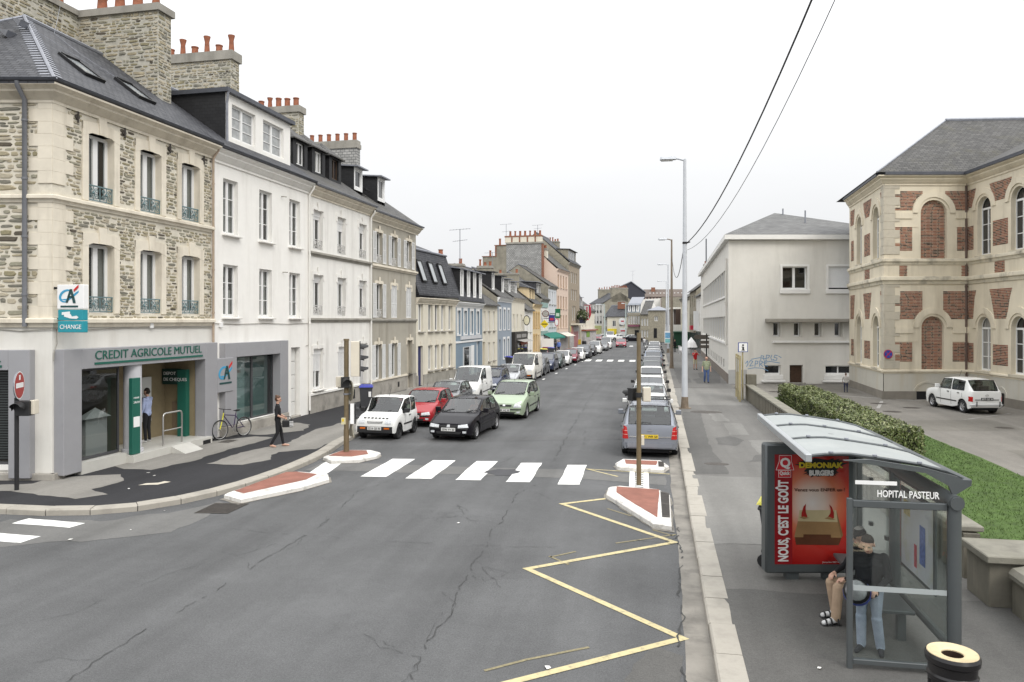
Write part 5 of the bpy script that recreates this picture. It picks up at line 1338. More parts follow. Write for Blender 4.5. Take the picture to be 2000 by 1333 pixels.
mb.box(-.79, 1.75, 8, -.02, 1.95, 14.75, 2); mb.box(-.85, 1.7, 14.75, .05, 6.95, 15.0, 3); mb.box(-.85, 6.9, 14.6, .05, 8.6, 14.7, 2); mb.box(-.85, 8.3, 14.6, -.01, 8.5, 13.1, 2); mb.box(-.85, 8.6, 13.1, .05, 10.4, 13.2, 2)
st = F.build(mb, 'chimney', [M_SLATEPALE, M_GABLE, M_BRICK, M_CEMENT], uv=True)
mb = MB(); mb.box(-.4, 2.0, 15.0, .2, 7.2, 15.8, 0); mb.box(-.42, 1.95, 15.75, .22, 7.25, 15.95, 1)
for k in range(4): mb.box(-.43, 2.8 + k * 1.1, 15.0, .23, 3.0 + k * 1.1, 15.8, 1)
link('pot_base', mb.mesh('pot_base', [M_CREAMR, M_BRICK]), st)
for k in range(7): link('chimney_pot', pot_mesh(.65, .17, k % 3), st, (-.1, 2.3 + k * .7, 15.95))
link('chimney_pot', pot_mesh(.9, .16, 1), st, (-.4, 7.9, 14.7)); link('chimney_pot', pot_mesh(.8, .16, 1), st, (-.4, 9.3, 13.2))
chimney(F, .5, 1.4, 2.4, 12, 14.2, .9, M_CREAMR, 3, .3)
# tall grey stone building with balcony
tl, F, L = row_house('tall grey stone apartment building with a planted balcony', 109.2, 118.6, 12.9, mat('brown grey render', (.3, .25, .19), .9, .1, 2),
 [(u, z, .95, 1.6) for u in (2.2, 4.0, 5.8) for z in (7.4, 10.0)] + [(u, 4.3, 1.0, 2.2) for u in (3.0, 4.6)], pitch=.9, dep=10, gm=M_GREYST, rm=M_SLATE, cornice=M_CEMENT, name='apartment_building')
lean_dormer(F, 1.5, 6.5, .35, 13.0, 15.0, 3.6, M_GREYST, M_GREYST, roofm=M_SLATE, cols=3)
chimney(F, L - .4, 3.2, 6.6, 14.5, 17.0, .9, M_GABLE, 8, .2)
mb = MB(); mb.box(1.8, -1.2, 3.6, 8.2, 0, 3.85, 0); mb.box(1.8, -1.2, 4.7, 8.2, -1.16, 4.76, 1)
for k in range(22): mb.box(1.85 + k * .3, -1.19, 3.85, 1.88 + k * .3, -1.16, 4.7, 1)
F.build(mb, 'balcony', [M_CREAMR, M_BLACK])
mb = MB(); mb.box(.6, -.1, .15, 8.6, 0, 3.4, 0); mb.box(1.2, -.14, 2.2, 3.4, -.1, 3.4, 1); mb.box(.7, -.13, 2.6, 1.6, -.1, 3.4, 3)
for k in range(7): mb.box(4 + k * .55, -.14, .15, 4.2 + k * .55, -.1, 2.6, 2)
F.build(mb, 'shopfront', [mat('pale shopfront', (.45, .43, .42), .5, .3, 3), mat('rosy board', (.5, .22, .2), .5, .2, 5), mat('rosy post', (.42, .14, .15), .5, .1), mat('lime board', (.5, .52, .12), .5, .1)])
def leaf_ball(mb, c, r, n, s, rnd, sq=(1, 1, 1)):
 for k in range(n):
  d = Vector((rnd.gauss(0, 1), rnd.gauss(0, 1), rnd.gauss(0, 1))).normalized(); p = Vector(c) + Vector((d.x * r * sq[0], d.y * r * sq[1], d.z * r * sq[2])) * rnd.uniform(.6, 1.08)
  a = Vector((rnd.gauss(0, 1), rnd.gauss(0, 1), rnd.gauss(0, 1))).normalized() * s * rnd.uniform(.6, 1.2); b = d.cross(a).normalized() * s * .6
  mb.add([p - a, p + b, p + a, p - b], [(0, 1, 2, 3)], rnd.randrange(3))
LEAF = [mat('leaf green', (.055, .085, .02), .55, .3, 30), mat('leaf light green', (.11, .14, .045), .55, .3, 30), mat('leaf dark green', (.03, .045, .014), .6, .3, 30)]
pl = empty('balcony_shrub', (0, 0, 0), 0, 'round green shrub in a blue box on the stone building balcony', 'plant')
pl.location = tl.matrix_basis @ Vector((6.9, -.9, 3.85)); pl.rotation_euler = tl.rotation_euler
mb = MB(); mb.box(-1.2, -.25, 0, 1.2, .25, .55); mb.build('planter_box', M_BLUEDOOR, pl)
mb = MB(); rnd = random.Random(4); leaf_ball(mb, (0, 0, 1.2), .95, 500, .16, rnd); o = mb.build('foliage', LEAF, pl); o['kind'] = 'stuff'
# projecting shop signs
def hang_sign(name, label, x, y, z, shape, w, h, mats, cat='sign'):
 """faces the oncoming street user; bracket to the wall on the left"""
 o = empty(name, (x - .5, y, z), 0, label, cat, 'projecting shop signs'); w *= .68; h *= .68
 mb = MB(); t = .12
 def plate(P, y0, y1, m):
  n = len(P); mb.add([(a, y0, b) for a, b in P] + [(a, y1, b) for a, b in P], [tuple(range(n)), tuple(range(2 * n - 1, n - 1, -1))] + [(i, n + i, n + (i + 1) % n, (i + 1) % n) for i in range(n)], m)
 if shape == 'round':
  P = [(w / 2 * math.cos(k * .3927), h / 2 * math.sin(k * .3927)) for k in range(16)]; plate(P, -t / 2, t / 2, 0); plate([(a * .82, b * .82) for a, b in P], -t / 2 - .01, t / 2 + .01, 1)
 elif shape == 'diamond':
  plate([(-w / 2, 0), (0, -h / 2), (w / 2, 0), (0, h / 2)], -t / 2, t / 2, 0); plate([(-w * .36, -h * .05), (w * .36, -h * .05), (w * .36, h * .06), (-w * .36, h * .06)], -t / 2 - .01, t / 2 + .01, 1)
 else:
  plate([(-w / 2, -h / 2), (w / 2, -h / 2), (w / 2, h / 2), (-w / 2, h / 2)], -t / 2, t / 2, 0); plate([(-w * .32, -h * .3), (w * .32, -h * .3), (w * .32, h * .05), (-w * .32, h * .05)], -t / 2 - .01, t / 2 + .01, 1)
 mb.build('sign_panel', mats, o)
 mb = MB(); mb.tube([(-w / 2, 0, 0), (-w / 2 - .9, 0, 0)], .04, 6); mb.build('bracket', M_BLACK, o)
 return o
hang_sign('shop_sign', 'oval cream pub sign with dark rim on the cream pub house', -12.0, 77.0, 4.3, 'round', 1.0, 1.6, [M_BLACK, mat('cream sign', (.7, .66, .48), .5, .1, 6)])
hang_sign('shop_sign', 'round dark rimmed sign with grey centre above the yellow diamond', -11.7, 89.5, 5.1, 'round', 1.25, 1.25, [mat('dark red rim', (.12, .02, .015), .5, 0), mat('sign grey', (.35, .35, .34), .5, .3, 8)])
hang_sign('shop_sign', 'yellow diamond sign with a dark bar over the shops', -11.7, 88.5, 3.85, 'diamond', 1.5, 1.5, [mat('sign yellow', (.75, .6, .03), .5, 0), M_BLACK])
hang_sign('shop_sign', 'square blue sign with red mark behind the round sign', -11.2, 91.5, 4.55, 'square', 1.1, 1.2, [mat('sign blue', (.03, .04, .2), .5, 0), mat('sign red', (.5, .03, .06), .5, 0)])
hang_sign('shop_sign', 'tall dark green sign with pale characters over the green awning', -11.0, 96, 5.2, 'square', 1.0, 1.8, [mat('sign green', (.01, .14, .06), .5, 0), mat('sign pale', (.5, .6, .5), .5, 0)])
hang_sign('shop_sign', 'red and white oval sign right of the yellow diamond', -10.9, 94, 4.05, 'round', .75, 1.5, [mat('sign red', (.5, .03, .06), .5, 0), M_SIGNW])
o = tag(MB() and (lambda m: (m.box(-.75, -.06, 0, .75, .06, 2.0), m.box(-.6, -.08, .2, .6, .08, 1.0, 1), m)[-1])(MB()).build('poster_board', [M_SIGNW, mat('poster maroon', (.25, .06, .08), .6, .4, 5)], None, (-11.75, 87.8, .13)), 'free standing board of small colourful pictures by the awning', 'board')
# ------------------------------------------------------------------ buildings closing the square
def place_house(label, C, D, dep, eave, wm, wins, **k):
 """facade from C to D seen from its front"""
 return row_house(label, C[1], D[1], eave, wm, wins, x0=C[0], x1=D[0], dep=dep, **k)
root, F, L = place_house('cream corner house with a large red framed sign', (-10.55, 119), (-9.1, 130), 8, 5.9, M_CREAMR, [(.8, 3.2, .8, 1.4), (3.2, 3.2, .8, 1.4)], pitch=.8, cornice=M_CEMENT)
lean_dormer(F, 1.2, 2.6, .6, 6.4, 8.1, 3.2, M_SLATEDARK, M_UPVC, cols=2)
mb = MB(); mb.box(.5, -.5, .15, 10, 0, 2.9, 0); mb.box(.4, -.8, 2.6, 10.4, 0, 2.8, 1); mb.box(2, -.56, 1.6, 4.4, -.5, 2.5, 2); F.build(mb, 'shopfront', [mat('pale shopfront', (.45, .43, .42), .5, .3, 3), mat('red brown lintel', (.3, .09, .05), .6, .1), mat('leaf sign green', (.2, .33, .06), .6, .2)])
o = empty('shop_sign', (-9.7, 121.5, 5.7), R(-20), 'tall white and red bowed sign on the corner house', 'sign', 'projecting shop signs')
mb = MB(); mb.box(-.7, -.1, -1.4, .4, .1, 1.4); mb.build('sign_panel', M_SIGNW, o); mb = MB(); mb.add([(.5, -.1, -1.5), (.5, -.1, 1.5), (.85, -.1, .9), (.9, -.1, -.6), (.5, .1, -1.5), (.5, .1, 1.5), (.85, .1, .9), (.9, .1, -.6)], [(0, 1, 2, 3), (4, 7, 6, 5), (1, 5, 6, 2), (2, 6, 7, 3), (3, 7, 4, 0)]); mb.box(-.3, -.12, -1.8, .3, .12, -1.5); mb.box(-.15, -.12, -1.2, .1, -.101, 1.1); mb.box(-.8, -.12, 1.4, .9, .12, 1.55); mb.build('red_frame', mat('sign red', (.5, .03, .06), .5, 0), o); o.scale = (.7, 1, .75)
# white corner house and its big gable
root, F, L = place_house('white three storey corner house with a big bare gable', (-15.0, 197), (-10.75, 187), 8.5, 8.7, M_WHITE2, [(u, z, 1.0, 1.9) for u in (.9, 3.3, 5.7, 8.1) for z in (3.6, 6.3)], pitch=.62, gm=M_GABLE, rm=M_SLATE)
for u in (.9, 3.3, 5.7, 8.1):
 for z in (3.6, 6.3):
  mb = MB(); mb.box(u, -.1, z, u + 1, -.06, z + .6); F.build(mb, 'balcony_rail', M_BLACK)
mb = MB(); mb.box(3, -.1, .2, 9, 0, 3.0); F.build(mb, 'shopfront', mat('lime shopfront', (.5, .52, .2), .5, .3, 3))
chimney(F, L - .5, 2.0, 6.4, 9, 12.6, 1.0, M_GABLE, 11, .3); chimney(F, 1.0, 2, 6, 9, 12.6, 1.0, M_GABLE, 6, .3)
root, F, L = place_house('long grey rendered house with a wide row of pots on the left skyline', (-22, 176), (-15.5, 178), 12, 9, M_GABLE, [], pitch=.6, rm=M_SLATEOLD)
chimney(F, 3.3, 2.5, 4.5, 8, 12.0, 6.0, M_CEMENT, 2, .2)
for k in range(10): link('chimney_pot', pot_mesh(.8, .2, 1), F.root, (.5 + k * .6, 3.0, 12))
# low cream cafe row
root, F, L = place_house('low cream house with oval shop sign under a dark roof', (-9.2, 173), (-4.4, 172), 9, 5.2, M_CREAMR, [(u, 2.9, .8, 1.4) for u in (1.2, 2.8)], pitch=.58, rm=M_SLATE)
mb = MB(); mb.box(.1, -.2, .2, 2.2, 0, 2.4, 0); mb.lathe([(0, -.25), (.85, -.25), (.85, 0)], 16, (3.6, 0, 4.1), 1, 'y'); mb.box(3.1, -.3, .4, 4.6, 0, 2.6, 1); mb.box(3.3, -.27, 4.0, 3.95, -.251, 4.3, 2); mb.box(3.2, -.34, 1.8, 4.5, -.3, 2.1, 2); F.build(mb, 'shopfront', [mat('sign yellow', (.75, .6, .03), .5, 0), M_SIGNW, mat('sign red', (.5, .03, .06), .5, 0)])
chimney(F, 2.6, 2.6, 3.4, 7.0, 8.9, 1.6, M_BRICK, 0, .2)
root, F, L = place_house('low grey stone cottage tucked left of the cream cafe', (-10.1, 174), (-9.0, 173.6), 9, 5.0, M_GREYST, [(.25, z, .6, 1.4) for z in (.9, 3.0)], pitch=.6, rm=M_SLATE)
# stone house with mansard dormers and flower boxes
root, F, L = place_house('grey stone house with pale mansard dormers and purple flower boxes', (-4.35, 165), (-1.6, 164.5), 9, 6.0, M_GREYST, [(.15 + k * .53, 3.6, .38, 1.7) for k in range(5)], roof=False, surround=None, cornice=M_CREAMR)
mb = MB(); roof_slab(mb, [(0, -.1, 6.1), (L, -.1, 6.1), (L, .7, 8.0), (0, .7, 8.0)]); roof_slab(mb, [(0, .7, 8), (L, .7, 8), (L, 5, 9.6), (0, 5, 9.6)], .1, 1); F.build(mb, 'roof', [mat('blue grey slate', (.13, .16, .19), .5, .15), M_ZINC])
for u in (.15, 1.05, 1.95): lean_dormer(F, u, .6, -.12, 6.25, 7.7, .8, M_UPVC, M_UPVC)
mb = MB(); mb.box(.1, -.5, 3.0, L - .1, -.1, 3.35); F.build(mb, 'flower_box', mat('purple flowers', (.2, .06, .1), .8, .6, 9))
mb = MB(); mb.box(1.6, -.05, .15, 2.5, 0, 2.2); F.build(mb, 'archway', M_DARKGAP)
root, F, L = place_house('plain grey stone house between the mansard and the tower', (-1.55, 163), (.35, 162.6), 10, 5.6, M_GREYST, [(.2 + k * .6, z, .36, 1.5) for k in range(3) for z in (.7, 3.2)], pitch=.6, gm=M_WHITE2)
root, F, L = place_house('square stone tower house with a zinc hipped roof', (.1, 148), (3.1, 147.5), 8, 6.3, M_GREYST, [(1.2, 4.2, .7, .9)], roof=False, name='stone_tower')
mb = MB(); mb.add([(-.3, -.3, 6.3), (L + .3, -.3, 6.3), (L + .3, 8, 6.3), (-.3, 8, 6.3), (L / 2, 2, 7.1), (L / 2, 6, 7.1)], [(0, 1, 4), (1, 2, 5, 4), (2, 3, 5), (3, 0, 4, 5)]); F.build(mb, 'roof', M_ZINC)
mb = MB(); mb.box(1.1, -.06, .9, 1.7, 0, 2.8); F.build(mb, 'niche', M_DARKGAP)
# skyline behind
mb = MB(); x0, x1, xa, Y = -7.3, -.9, -5.0, 232
mb.poly([(x0, Y, 0), (x1, Y, 0), (x1, Y, 13.3), (xa, Y, 16.4), (x0, Y, 14.6)], 0); mb.quad((x1, Y, 0), (x1, Y + 14, 0), (x1, Y + 14, 13.3), (x1, Y, 13.3), 0); roof_slab(mb, [(x1 + .3, Y - .3, 13.2), (x1 + .3, Y + 14, 13.2), (xa, Y + 14, 16.5), (xa, Y - .3, 16.5)], .25, 1); roof_slab(mb, [(xa, Y - .3, 16.5), (xa, Y + 14, 16.5), (-14, Y + 14, 12.5), (-14, Y - .3, 12.5)], .25, 1); mb.quad((x0, Y, 0), (-14, Y, 0), (-14, Y, 12.4), (x0, Y, 14.5), 0)
tag(mb.build('slate_gable_building', [mat('blue black slate gable', (.045, .047, .06), .7, .1), M_ZINC]), 'large dark slate clad gable rising behind the square', 'building')
mb = MB(); Y = 262; mb.box(-1.2, Y, 0, 13, Y + 12, 12.6, 0); roof_slab(mb, [(-1.5, Y - .3, 12.6), (13.3, Y - .3, 12.6), (13.3, Y + 6, 15.4), (-1.5, Y + 6, 15.4)], .2, 1)
for k in range(12): mb.box(-.4 + k * 1.1, Y - .06, 11.4, .1 + k * 1.1, Y, 12.3, 2)
for k in range(10): mb.box(.6 + k * 1.2, Y + 2.4, 13.75, 1.0 + k * 1.2, Y + 2.6, 14.1, 3)
mb.box(1.2, Y + 4, 14, 2.6, Y + 6, 16.0, 4)
tag(mb.build('apartment_block', [mat('rosy render', (.5, .38, .33), .9, .1), mat('brown tile roof', (.12, .095, .08), .8, .2, .5), M_PANED, M_UPVC, M_BRICK]), 'long brown roofed apartment block on the far skyline', 'building')
mb = MB(); Y = 190; mb.poly([(-2.6, Y, 0), (3.2, Y, 0), (3.2, Y, 9.9), (-2.6, Y, 9.6)], 0); mb.quad((3.2, Y, 0), (3.2, Y + 10, 0), (3.2, Y + 10, 9.9), (3.2, Y, 9.9), 0); mb.box(3.4, Y - 5, 0, 8.0, Y + 4, 10.0, 1); mb.quad((-2.6, Y, 9.6), (3.2, Y, 9.9), (3.2, Y + 10, 9.9), (-2.6, Y + 10, 9.6), 1)
tag(mb.build('white_gable_house', [M_WHITE2, M_GABLE]), 'plain white gable wall with grey wall beside it behind the stone houses', 'house')
# ------------------------------------------------------------------ right-hand side beyond the plain grey building
def right_house(label, ya, xa, yb, xb, eave, wm, wins, **k):      # facade seen from the street: left end is the far one
 return row_house(label, yb, ya, eave, wm, wins, x0=xb, x1=xa, **k)
root, F, L = right_house('pale rendered house with a tall shop banner past the grey building', 95, 6.6, 104, 6.5, 7.4, M_WHITE2, [(u, z, .9, 1.6) for u in (.8, 3.2, 5.6) for z in (3.6, 5.3)], pitch=.8, gm=M_GREYST, rm=M_SLATEOLD)
chimney(F, L - .3, 2.0, 4.5, 8, 11.6, .8, M_GABLE, 3, .2); chimney(F, 1.0, 2.5, 4.5, 8, 11.4, .8, M_GABLE, 3, .2)
mb = MB(); mb.box(.5, -.1, .15, 8.6, 0, 2.9); F.build(mb, 'shopfront', mat('dark shop glass', (.05, .05, .055), .2, .3, 2))
mb = MB(); mb.box(5.4, -.75, 3.0, 5.6, -.1, 5.5, 0); F.build(mb, 'banner', [M_SIGNW])
root, F, L = right_house('grey gabled house with red and white shop boards', 104.2, 6.5, 113, 6.1, 8.4, M_GREYST, [(u, z, .9, 1.6) for u in (.8, 3.4, 6) for z in (3.6, 6.2)], pitch=.8, rm=M_SLATEOLD)
chimney(F, .5, 2, 4.2, 9, 12.6, .9, M_GABLE, 3, .2); chimney(F, L - .4, 1.5, 4, 9, 12.2, .9, M_BRICK, 3, .2)
mb = MB(); mb.box(.3, -.1, .15, 8.4, 0, 2.6, 0); mb.box(6, -.6, 3.0, 7.5, 0, 3.6, 1); F.build(mb, 'shopfront', [mat('dark shop glass', (.05, .05, .055), .2, .3, 2), mat('sign red', (.5, .03, .06), .5, 0)])
root, F, L = right_house('cream cafe house with a dark green glazed front', 113.2, 6.1, 124, 5.3, 7.7, M_CREAMR, [(u, z, .9, 1.7) for u in (.8, 3.2, 5.6, 8) for z in (3.7, 5.6)], pitch=.6, cornice=M_CEMENT)
mb = MB(); mb.box(.2, -2.2, .13, 10.4, 0, 2.5, 0); mb.box(.2, -2.3, 2.45, 10.6, 0, 2.6, 0)
for k in range(8): mb.box(.5 + k * 1.25, -2.24, 1.0, 1.4 + k * 1.25, -2.2, 2.3, 1)
F.build(mb, 'glazed_front', [mat('cafe green', (.012, .06, .03), .5, .1), M_PANED])
root, F, L = right_house('low white building with an open dark upper gallery', 126, 3.6, 140, 3.2, 3.6, M_WHITE2, [], roof=False)
mb = MB(); mb.box(0, 1, 3.6, L, 7, 6.2, 1); mb.box(-.2, .2, 6.2, L, 7.2, 6.5, 0)
for k in range(5): mb.box(.2 + k * 3.2, .4, 3.6, .5 + k * 3.2, .7, 6.2, 0)
F.build(mb, 'gallery', [M_WHITE2, mat('gallery shade brown', (.07, .045, .035), .8, .1)])
# ------------------------------------------------------------------ plain grey building by the side entrance
TH = math.atan(265 / 1450)
M_PALE = mat('pale grey render', (0.66, 0.64, 0.59), 0.9, 0.035, 1.5, 0.2, 40, stain=(.42, .4, .35), stain_amt=.35, stain_scale=.8, streak=True)
M_WTRIM = mat('white painted trim', (0.74, 0.73, 0.7), 0.7, 0.03)
M_ROOFG = brick_mat('grey fibre slate', (0.13, 0.13, 0.128), (0.19, 0.19, 0.185), (0.06, 0.06, 0.06), 0.4, 0.22, 0.012, 0.8, 0.4)
gb = empty('plain_office_building', (5.2, 50.3, 0), TH, 'plain pale grey building with strip windows and blue graffiti at its foot', 'building')
F = Fr(gb); U = lambda px: (px - 1421) / 29.0; Z = lambda py: 4.25 + (627 - py) / 29.0
ops = [(U(1523), Z(567), U(1570), Z(524), .25), (U(1610), Z(567), U(1657), Z(524), .25)] + [(U(a), Z(657), U(a) + .42, Z(630), .25) for a in (1506, 1545, 1584, 1622)] + [(U(1490), Z(729), U(1520), Z(711), .25), (U(1537), .12, U(1562), Z(711), .3), (U(1605), Z(729), U(1656), Z(712), .25)]
EV = 9.55
mb = MB(); wall_face(mb, 0, 13, .1, EV, ops, .25); mb.quad((.6, .6, .1), (13, .6, .1), (13, .6, EV), (.6, .6, EV), 1); F.build(mb, 'wall', [M_PALE, M_ROOM])
for o in (ops[0],):
 window(F, o[0], o[1], o[2] - o[0], o[3] - o[1], .2, 2, 1, mt=M_UPVC, mw=.16, curtain=None)
for o in ops[:2]:
 mb = MB(); t = .14
 mb.box(o[0] - t, -.06, o[1], o[0], .0, o[3] + t); mb.box(o[2], -.06, o[1], o[2] + t, .0, o[3] + t); mb.box(o[0], -.059, o[3], o[2], 0, o[3] + t - .001); mb.box(o[0] - t - .04, -.12, o[1] - .3, o[2] + t + .04, 0, o[1] - .001, bev=.02)
 F.build(mb, 'window_surround', M_PALE if False else M_WTRIM)
mb = MB(); o = ops[1]; z = o[1] + .1
while z < o[3]: mb.box(o[0], .1, z, o[2], .125, z + .055); z += .06
F.build(mb, 'roller_shutter', M_UPVC)
for o in ops[2:6]: window(F, o[0], o[1], o[2] - o[0], o[3] - o[1], .2, 1, 1, mt=M_UPVC, glass=M_PANED)
mb = MB(); mb.box(U(1490), -.75, Z(630), 13, .0, Z(623), bev=.03); F.build(mb, 'canopy_slab', mat('stained concrete', (.3, .28, .24), .9, .2, 1.5, stain=(.1, .09, .08), stain_amt=.7, stain_scale=1.5))
mb = MB(); mb.box(U(1504), -.2, Z(669), 13, .0, Z(665), bev=.02); F.build(mb, 'ledge', M_WTRIM)
for a in (1520, 1560, 1598, 1637):
 mb = MB(); mb.box(U(a) - .03, -.1, Z(657), U(a) + .05, 0, Z(630)); F.build(mb, 'window_fin', M_PALE)
for o in (ops[6], ops[8]):
 window(F, o[0], o[1], o[2] - o[0], o[3] - o[1], .2, 1 if o is ops[6] else 2, 1, glass=M_PANED, mw=.08)
 mb = MB(); mb.box(o[0] - .12, -.14, o[1] - .34, o[2] + .12, 0, o[1] - .002, bev=.03); mb.box(o[0] - .25, -.2, o[1] - .5, o[2] + .25, 0, o[1] - .345, bev=.02); F.build(mb, 'sill', M_WTRIM)
mb = MB()
for k in range(6): mb.box(ops[7][0] + k * (ops[7][2] - ops[7][0]) / 6 + .004, .2, .14, ops[7][0] + (k + 1) * (ops[7][2] - ops[7][0]) / 6 - .004, .24, Z(711))
F.build(mb, 'door', mat('brown plank door', (.06, .032, .018), .7, .25, 6))
mb = MB(); mb.box(ops[7][0] - .1, -.25, .1, ops[7][2] + .1, .1, .22); F.build(mb, 'doorstep', M_CEMENT)
mb = MB(); mb.box(-.01, -.03, .1, 1.2, 0, 1.05); F.build(mb, 'plinth', mat('grey plinth paint', (.4, .4, .39), .9, .08))
# graffiti: tube strokes sprayed on the wall
M_SPRAY = mat('blue spray paint', (.16, .3, .47), .8, .1, 8)
def spray(strokes, name='graffiti'):
 mb = MB()
 for S_ in strokes:
  P = [Vector((U(x), 0, Z(y))) for x, y in S_]
  for a, b in zip(P, P[1:]):
   d = (b - a); n = Vector((-d.z, 0, d.x)).normalized() * .022
   e = d.normalized() * .01
   mb.add([a - n - e + Vector((0, -.006, 0)), b - n + e + Vector((0, -.006, 0)), b + n + e + Vector((0, -.006, 0)), a + n - e + Vector((0, -.006, 0))], [(0, 1, 2, 3)])
 return F.build(mb, name, M_SPRAY)
spray([[(1453, 708), (1457, 703), (1458, 709), (1455, 714)], [(1460, 706), (1463, 702), (1467, 704), (1461, 713), (1468, 712)], [(1471, 714), (1472, 703), (1477, 704), (1476, 708), (1472, 709)], [(1480, 714), (1480, 703), (1485, 704), (1484, 708), (1481, 709), (1486, 714)], [(1494, 702), (1489, 704), (1489, 712), (1495, 713)], [(1489, 708), (1493, 707)], [(1458, 718), (1470, 716), (1485, 717), (1496, 722)], [(1464, 700), (1480, 697), (1492, 699)]])
spray([[(1482, 702), (1483, 693), (1488, 694), (1486, 698), (1489, 702)], [(1492, 701), (1493, 692), (1499, 693), (1497, 697), (1493, 698)], [(1503, 692), (1501, 697), (1503, 702), (1507, 700)], [(1514, 693), (1509, 692), (1507, 696), (1513, 698), (1512, 702), (1506, 702)], [(1484, 706), (1500, 704), (1518, 707)], [(1516, 694), (1521, 697)]])
# street side with its long strip windows
WLn = math.hypot(1.1, 41.7); aw = math.atan2(-41.7, -1.1) - TH
wx, wy_ = (Matrix.Rotation(-TH, 2) @ Vector((1.1, 41.7)))
Wf = Fr(gb, wx, wy_, aw); L = WLn
so = [(6.0, 5.95, L - 1.9, 7.75, .35), (6.0, 2.8, L - 1.9, 4.55, .35)] + [(9 + k * 2.55, .95, 9.9 + k * 2.55, 1.55, .04) for k in range(12)]
mb = MB(); wall_face(mb, 0, L, .1, EV, so, .35); mb.quad((0, .7, .1), (L - .6, .7, .1), (L - .6, .7, EV), (0, .7, EV), 1); mb.box(0, -.03, .1, L - .0, 0, .75, 2); Wf.build(mb, 'wall', [M_PALE, M_ROOM, mat('grey brown plinth', (.2, .17, .145), .9, .15, 1)])
for (a, b, c, d, r) in so[:2]:
 n = 13; st_ = (c - a) / n
 mb = MB(); mb.box(0, 0, 0, .12, .1, d - b); fm = mb.mesh('window_fin', M_PALE)
 for k in range(n): Wf.put('window_fin', fm, a + k * st_, .004, b)
 for k in range(n): window(Wf, a + k * st_ + .12, b, st_ - .12, d - b, .1, 2, 1, glass=M_PANED)
 mb = MB(); mb.box(a - .1, -.1, b - .14, c + .1, 0, b - .001); Wf.build(mb, 'ledge', M_WTRIM)
for (a, b, c, d, r) in so[2:]: mb = MB(); mb.quad((a, .035, b), (c, .035, b), (c, .035, d), (a, .035, d)); Wf.build(mb, 'cellar_opening', M_PANED)
mb = MB(); mb.tube([(L - .9, -.08, 2.6), (L - .9, -.08, 8.4)], .06, 8); mb.tube([(L - .9, -.08, 5.3), (L - .9, -.14, 5.5)], .08, 8); Wf.build(mb, 'downpipe', M_PALE, smooth=50)
# eaves and hipped roof
mb = MB(); e = .35
A, B = (0 - e, -e), (13, -e); xw, yw = Wf.xy(0, -e)
mb.add([(A[0], A[1], 9.55), (13, A[1], 9.55), (13, A[1], 9.85), (A[0], A[1], 9.85), (xw, yw, 9.55), (xw, yw, 9.85), (13, 1, 9.55), (13, 1, 9.85)], [(0, 1, 2, 3), (4, 0, 3, 5), (4, 6, 1, 0)])
mb.box(0, 0, 9.5, 13, .4, 9.548)
gbe = gb
F.build(mb, 'eaves_board', M_WTRIM)
P1, P2 = (5.2, 6.2, 12.2), (12.0, 36, 12.2)
mb = MB(); a0 = (A[0], A[1], 9.86); a1 = (13.0, -e, 9.86); a2 = (xw, yw, 9.86); a3 = (20, 42, 9.86)
mb.poly([a0, a1, P1]); mb.poly([a2, a0, P1, P2]); mb.poly([a1, a3, P2, P1]); F.build(mb, 'roof', M_ROOFG, uv=True)
for u in (4.55, 5.7):
 mb = MB(); mb.lathe([(.38, 0), (.36, .12), (.2, .2), (0, .22)], 10, (u, 4.4, 11.28)); F.build(mb, 'skylight_dome', M_SIGNW, smooth=50)
for u, y, h in ((6.2, 3.0, .55), (5.6, 5.6, .5)):
 mb = MB(); mb.tube([(u, y, 10.5), (u, y, 10.7 + y * .22 + h)], .05, 6); F.build(mb, 'vent_pipe', M_ZINC)
mb = MB(); mb.tube([(5.6, 27, 9.8), (5.6, 27, 12.6)], .06, 6); F.build(mb, 'vent_pipe', M_ZINCD)
# ------------------------------------------------------------------ brick and stone hospital
M_LIME = mat('pale limestone', (0.68, 0.615, 0.485), 0.9, 0.07, 1.1, 0.3, 30, stain=(.36, .31, .23), stain_amt=.55, stain_scale=.8, streak=True)
M_LIMEB = mat('stained limestone', (0.58, 0.53, 0.42), 0.9, 0.12, 1.4, 0.3, 30, stain=(.09, .08, .07), stain_amt=.85, stain_scale=1.1)
M_LIMEG = mat('grey weathered limestone', (0.5, 0.46, 0.375), 0.9, 0.12, 1.2, 0.3, 30, stain=(.26, .24, .2), stain_amt=.6, stain_scale=1.2)
M_HPL = mat('hospital plinth render', (0.52, 0.5, 0.44), 0.9, 0.06, .9, stain=(.46, .38, .24), stain_amt=.6, stain_scale=.6, streak=True)
M_HBASE = mat('dark base course', (0.22, 0.2, 0.17), 0.9, 0.15, 1.2)
BR = [mat('brick red', (.235, .1, .066), .9, .25, 5), mat('brick dark', (.065, .038, .03), .9, .3, 5), mat('brick orange', (.31, .13, .075), .9, .25, 5), mat('brick mortar', (.5, .43, .33), .95, .1)]
hp = empty('hospital_wing', (12.2, 41.9, 0), TH, 'pale limestone hospital building with brick panels and blind brick arches', 'building')
def loc(x, y): return Matrix.Rotation(-TH, 2) @ (Vector((x, y)) - Vector((12.2, 41.9)))
Hf = Fr(hp)
p = loc(12.52, 49.9); Hw = Fr(hp, p.x, p.y, math.atan2(-8, -.32) - TH)
p = loc(16.59, 42.71); Hg = Fr(hp, p.x, p.y, math.atan2(-.994, .106) - TH)
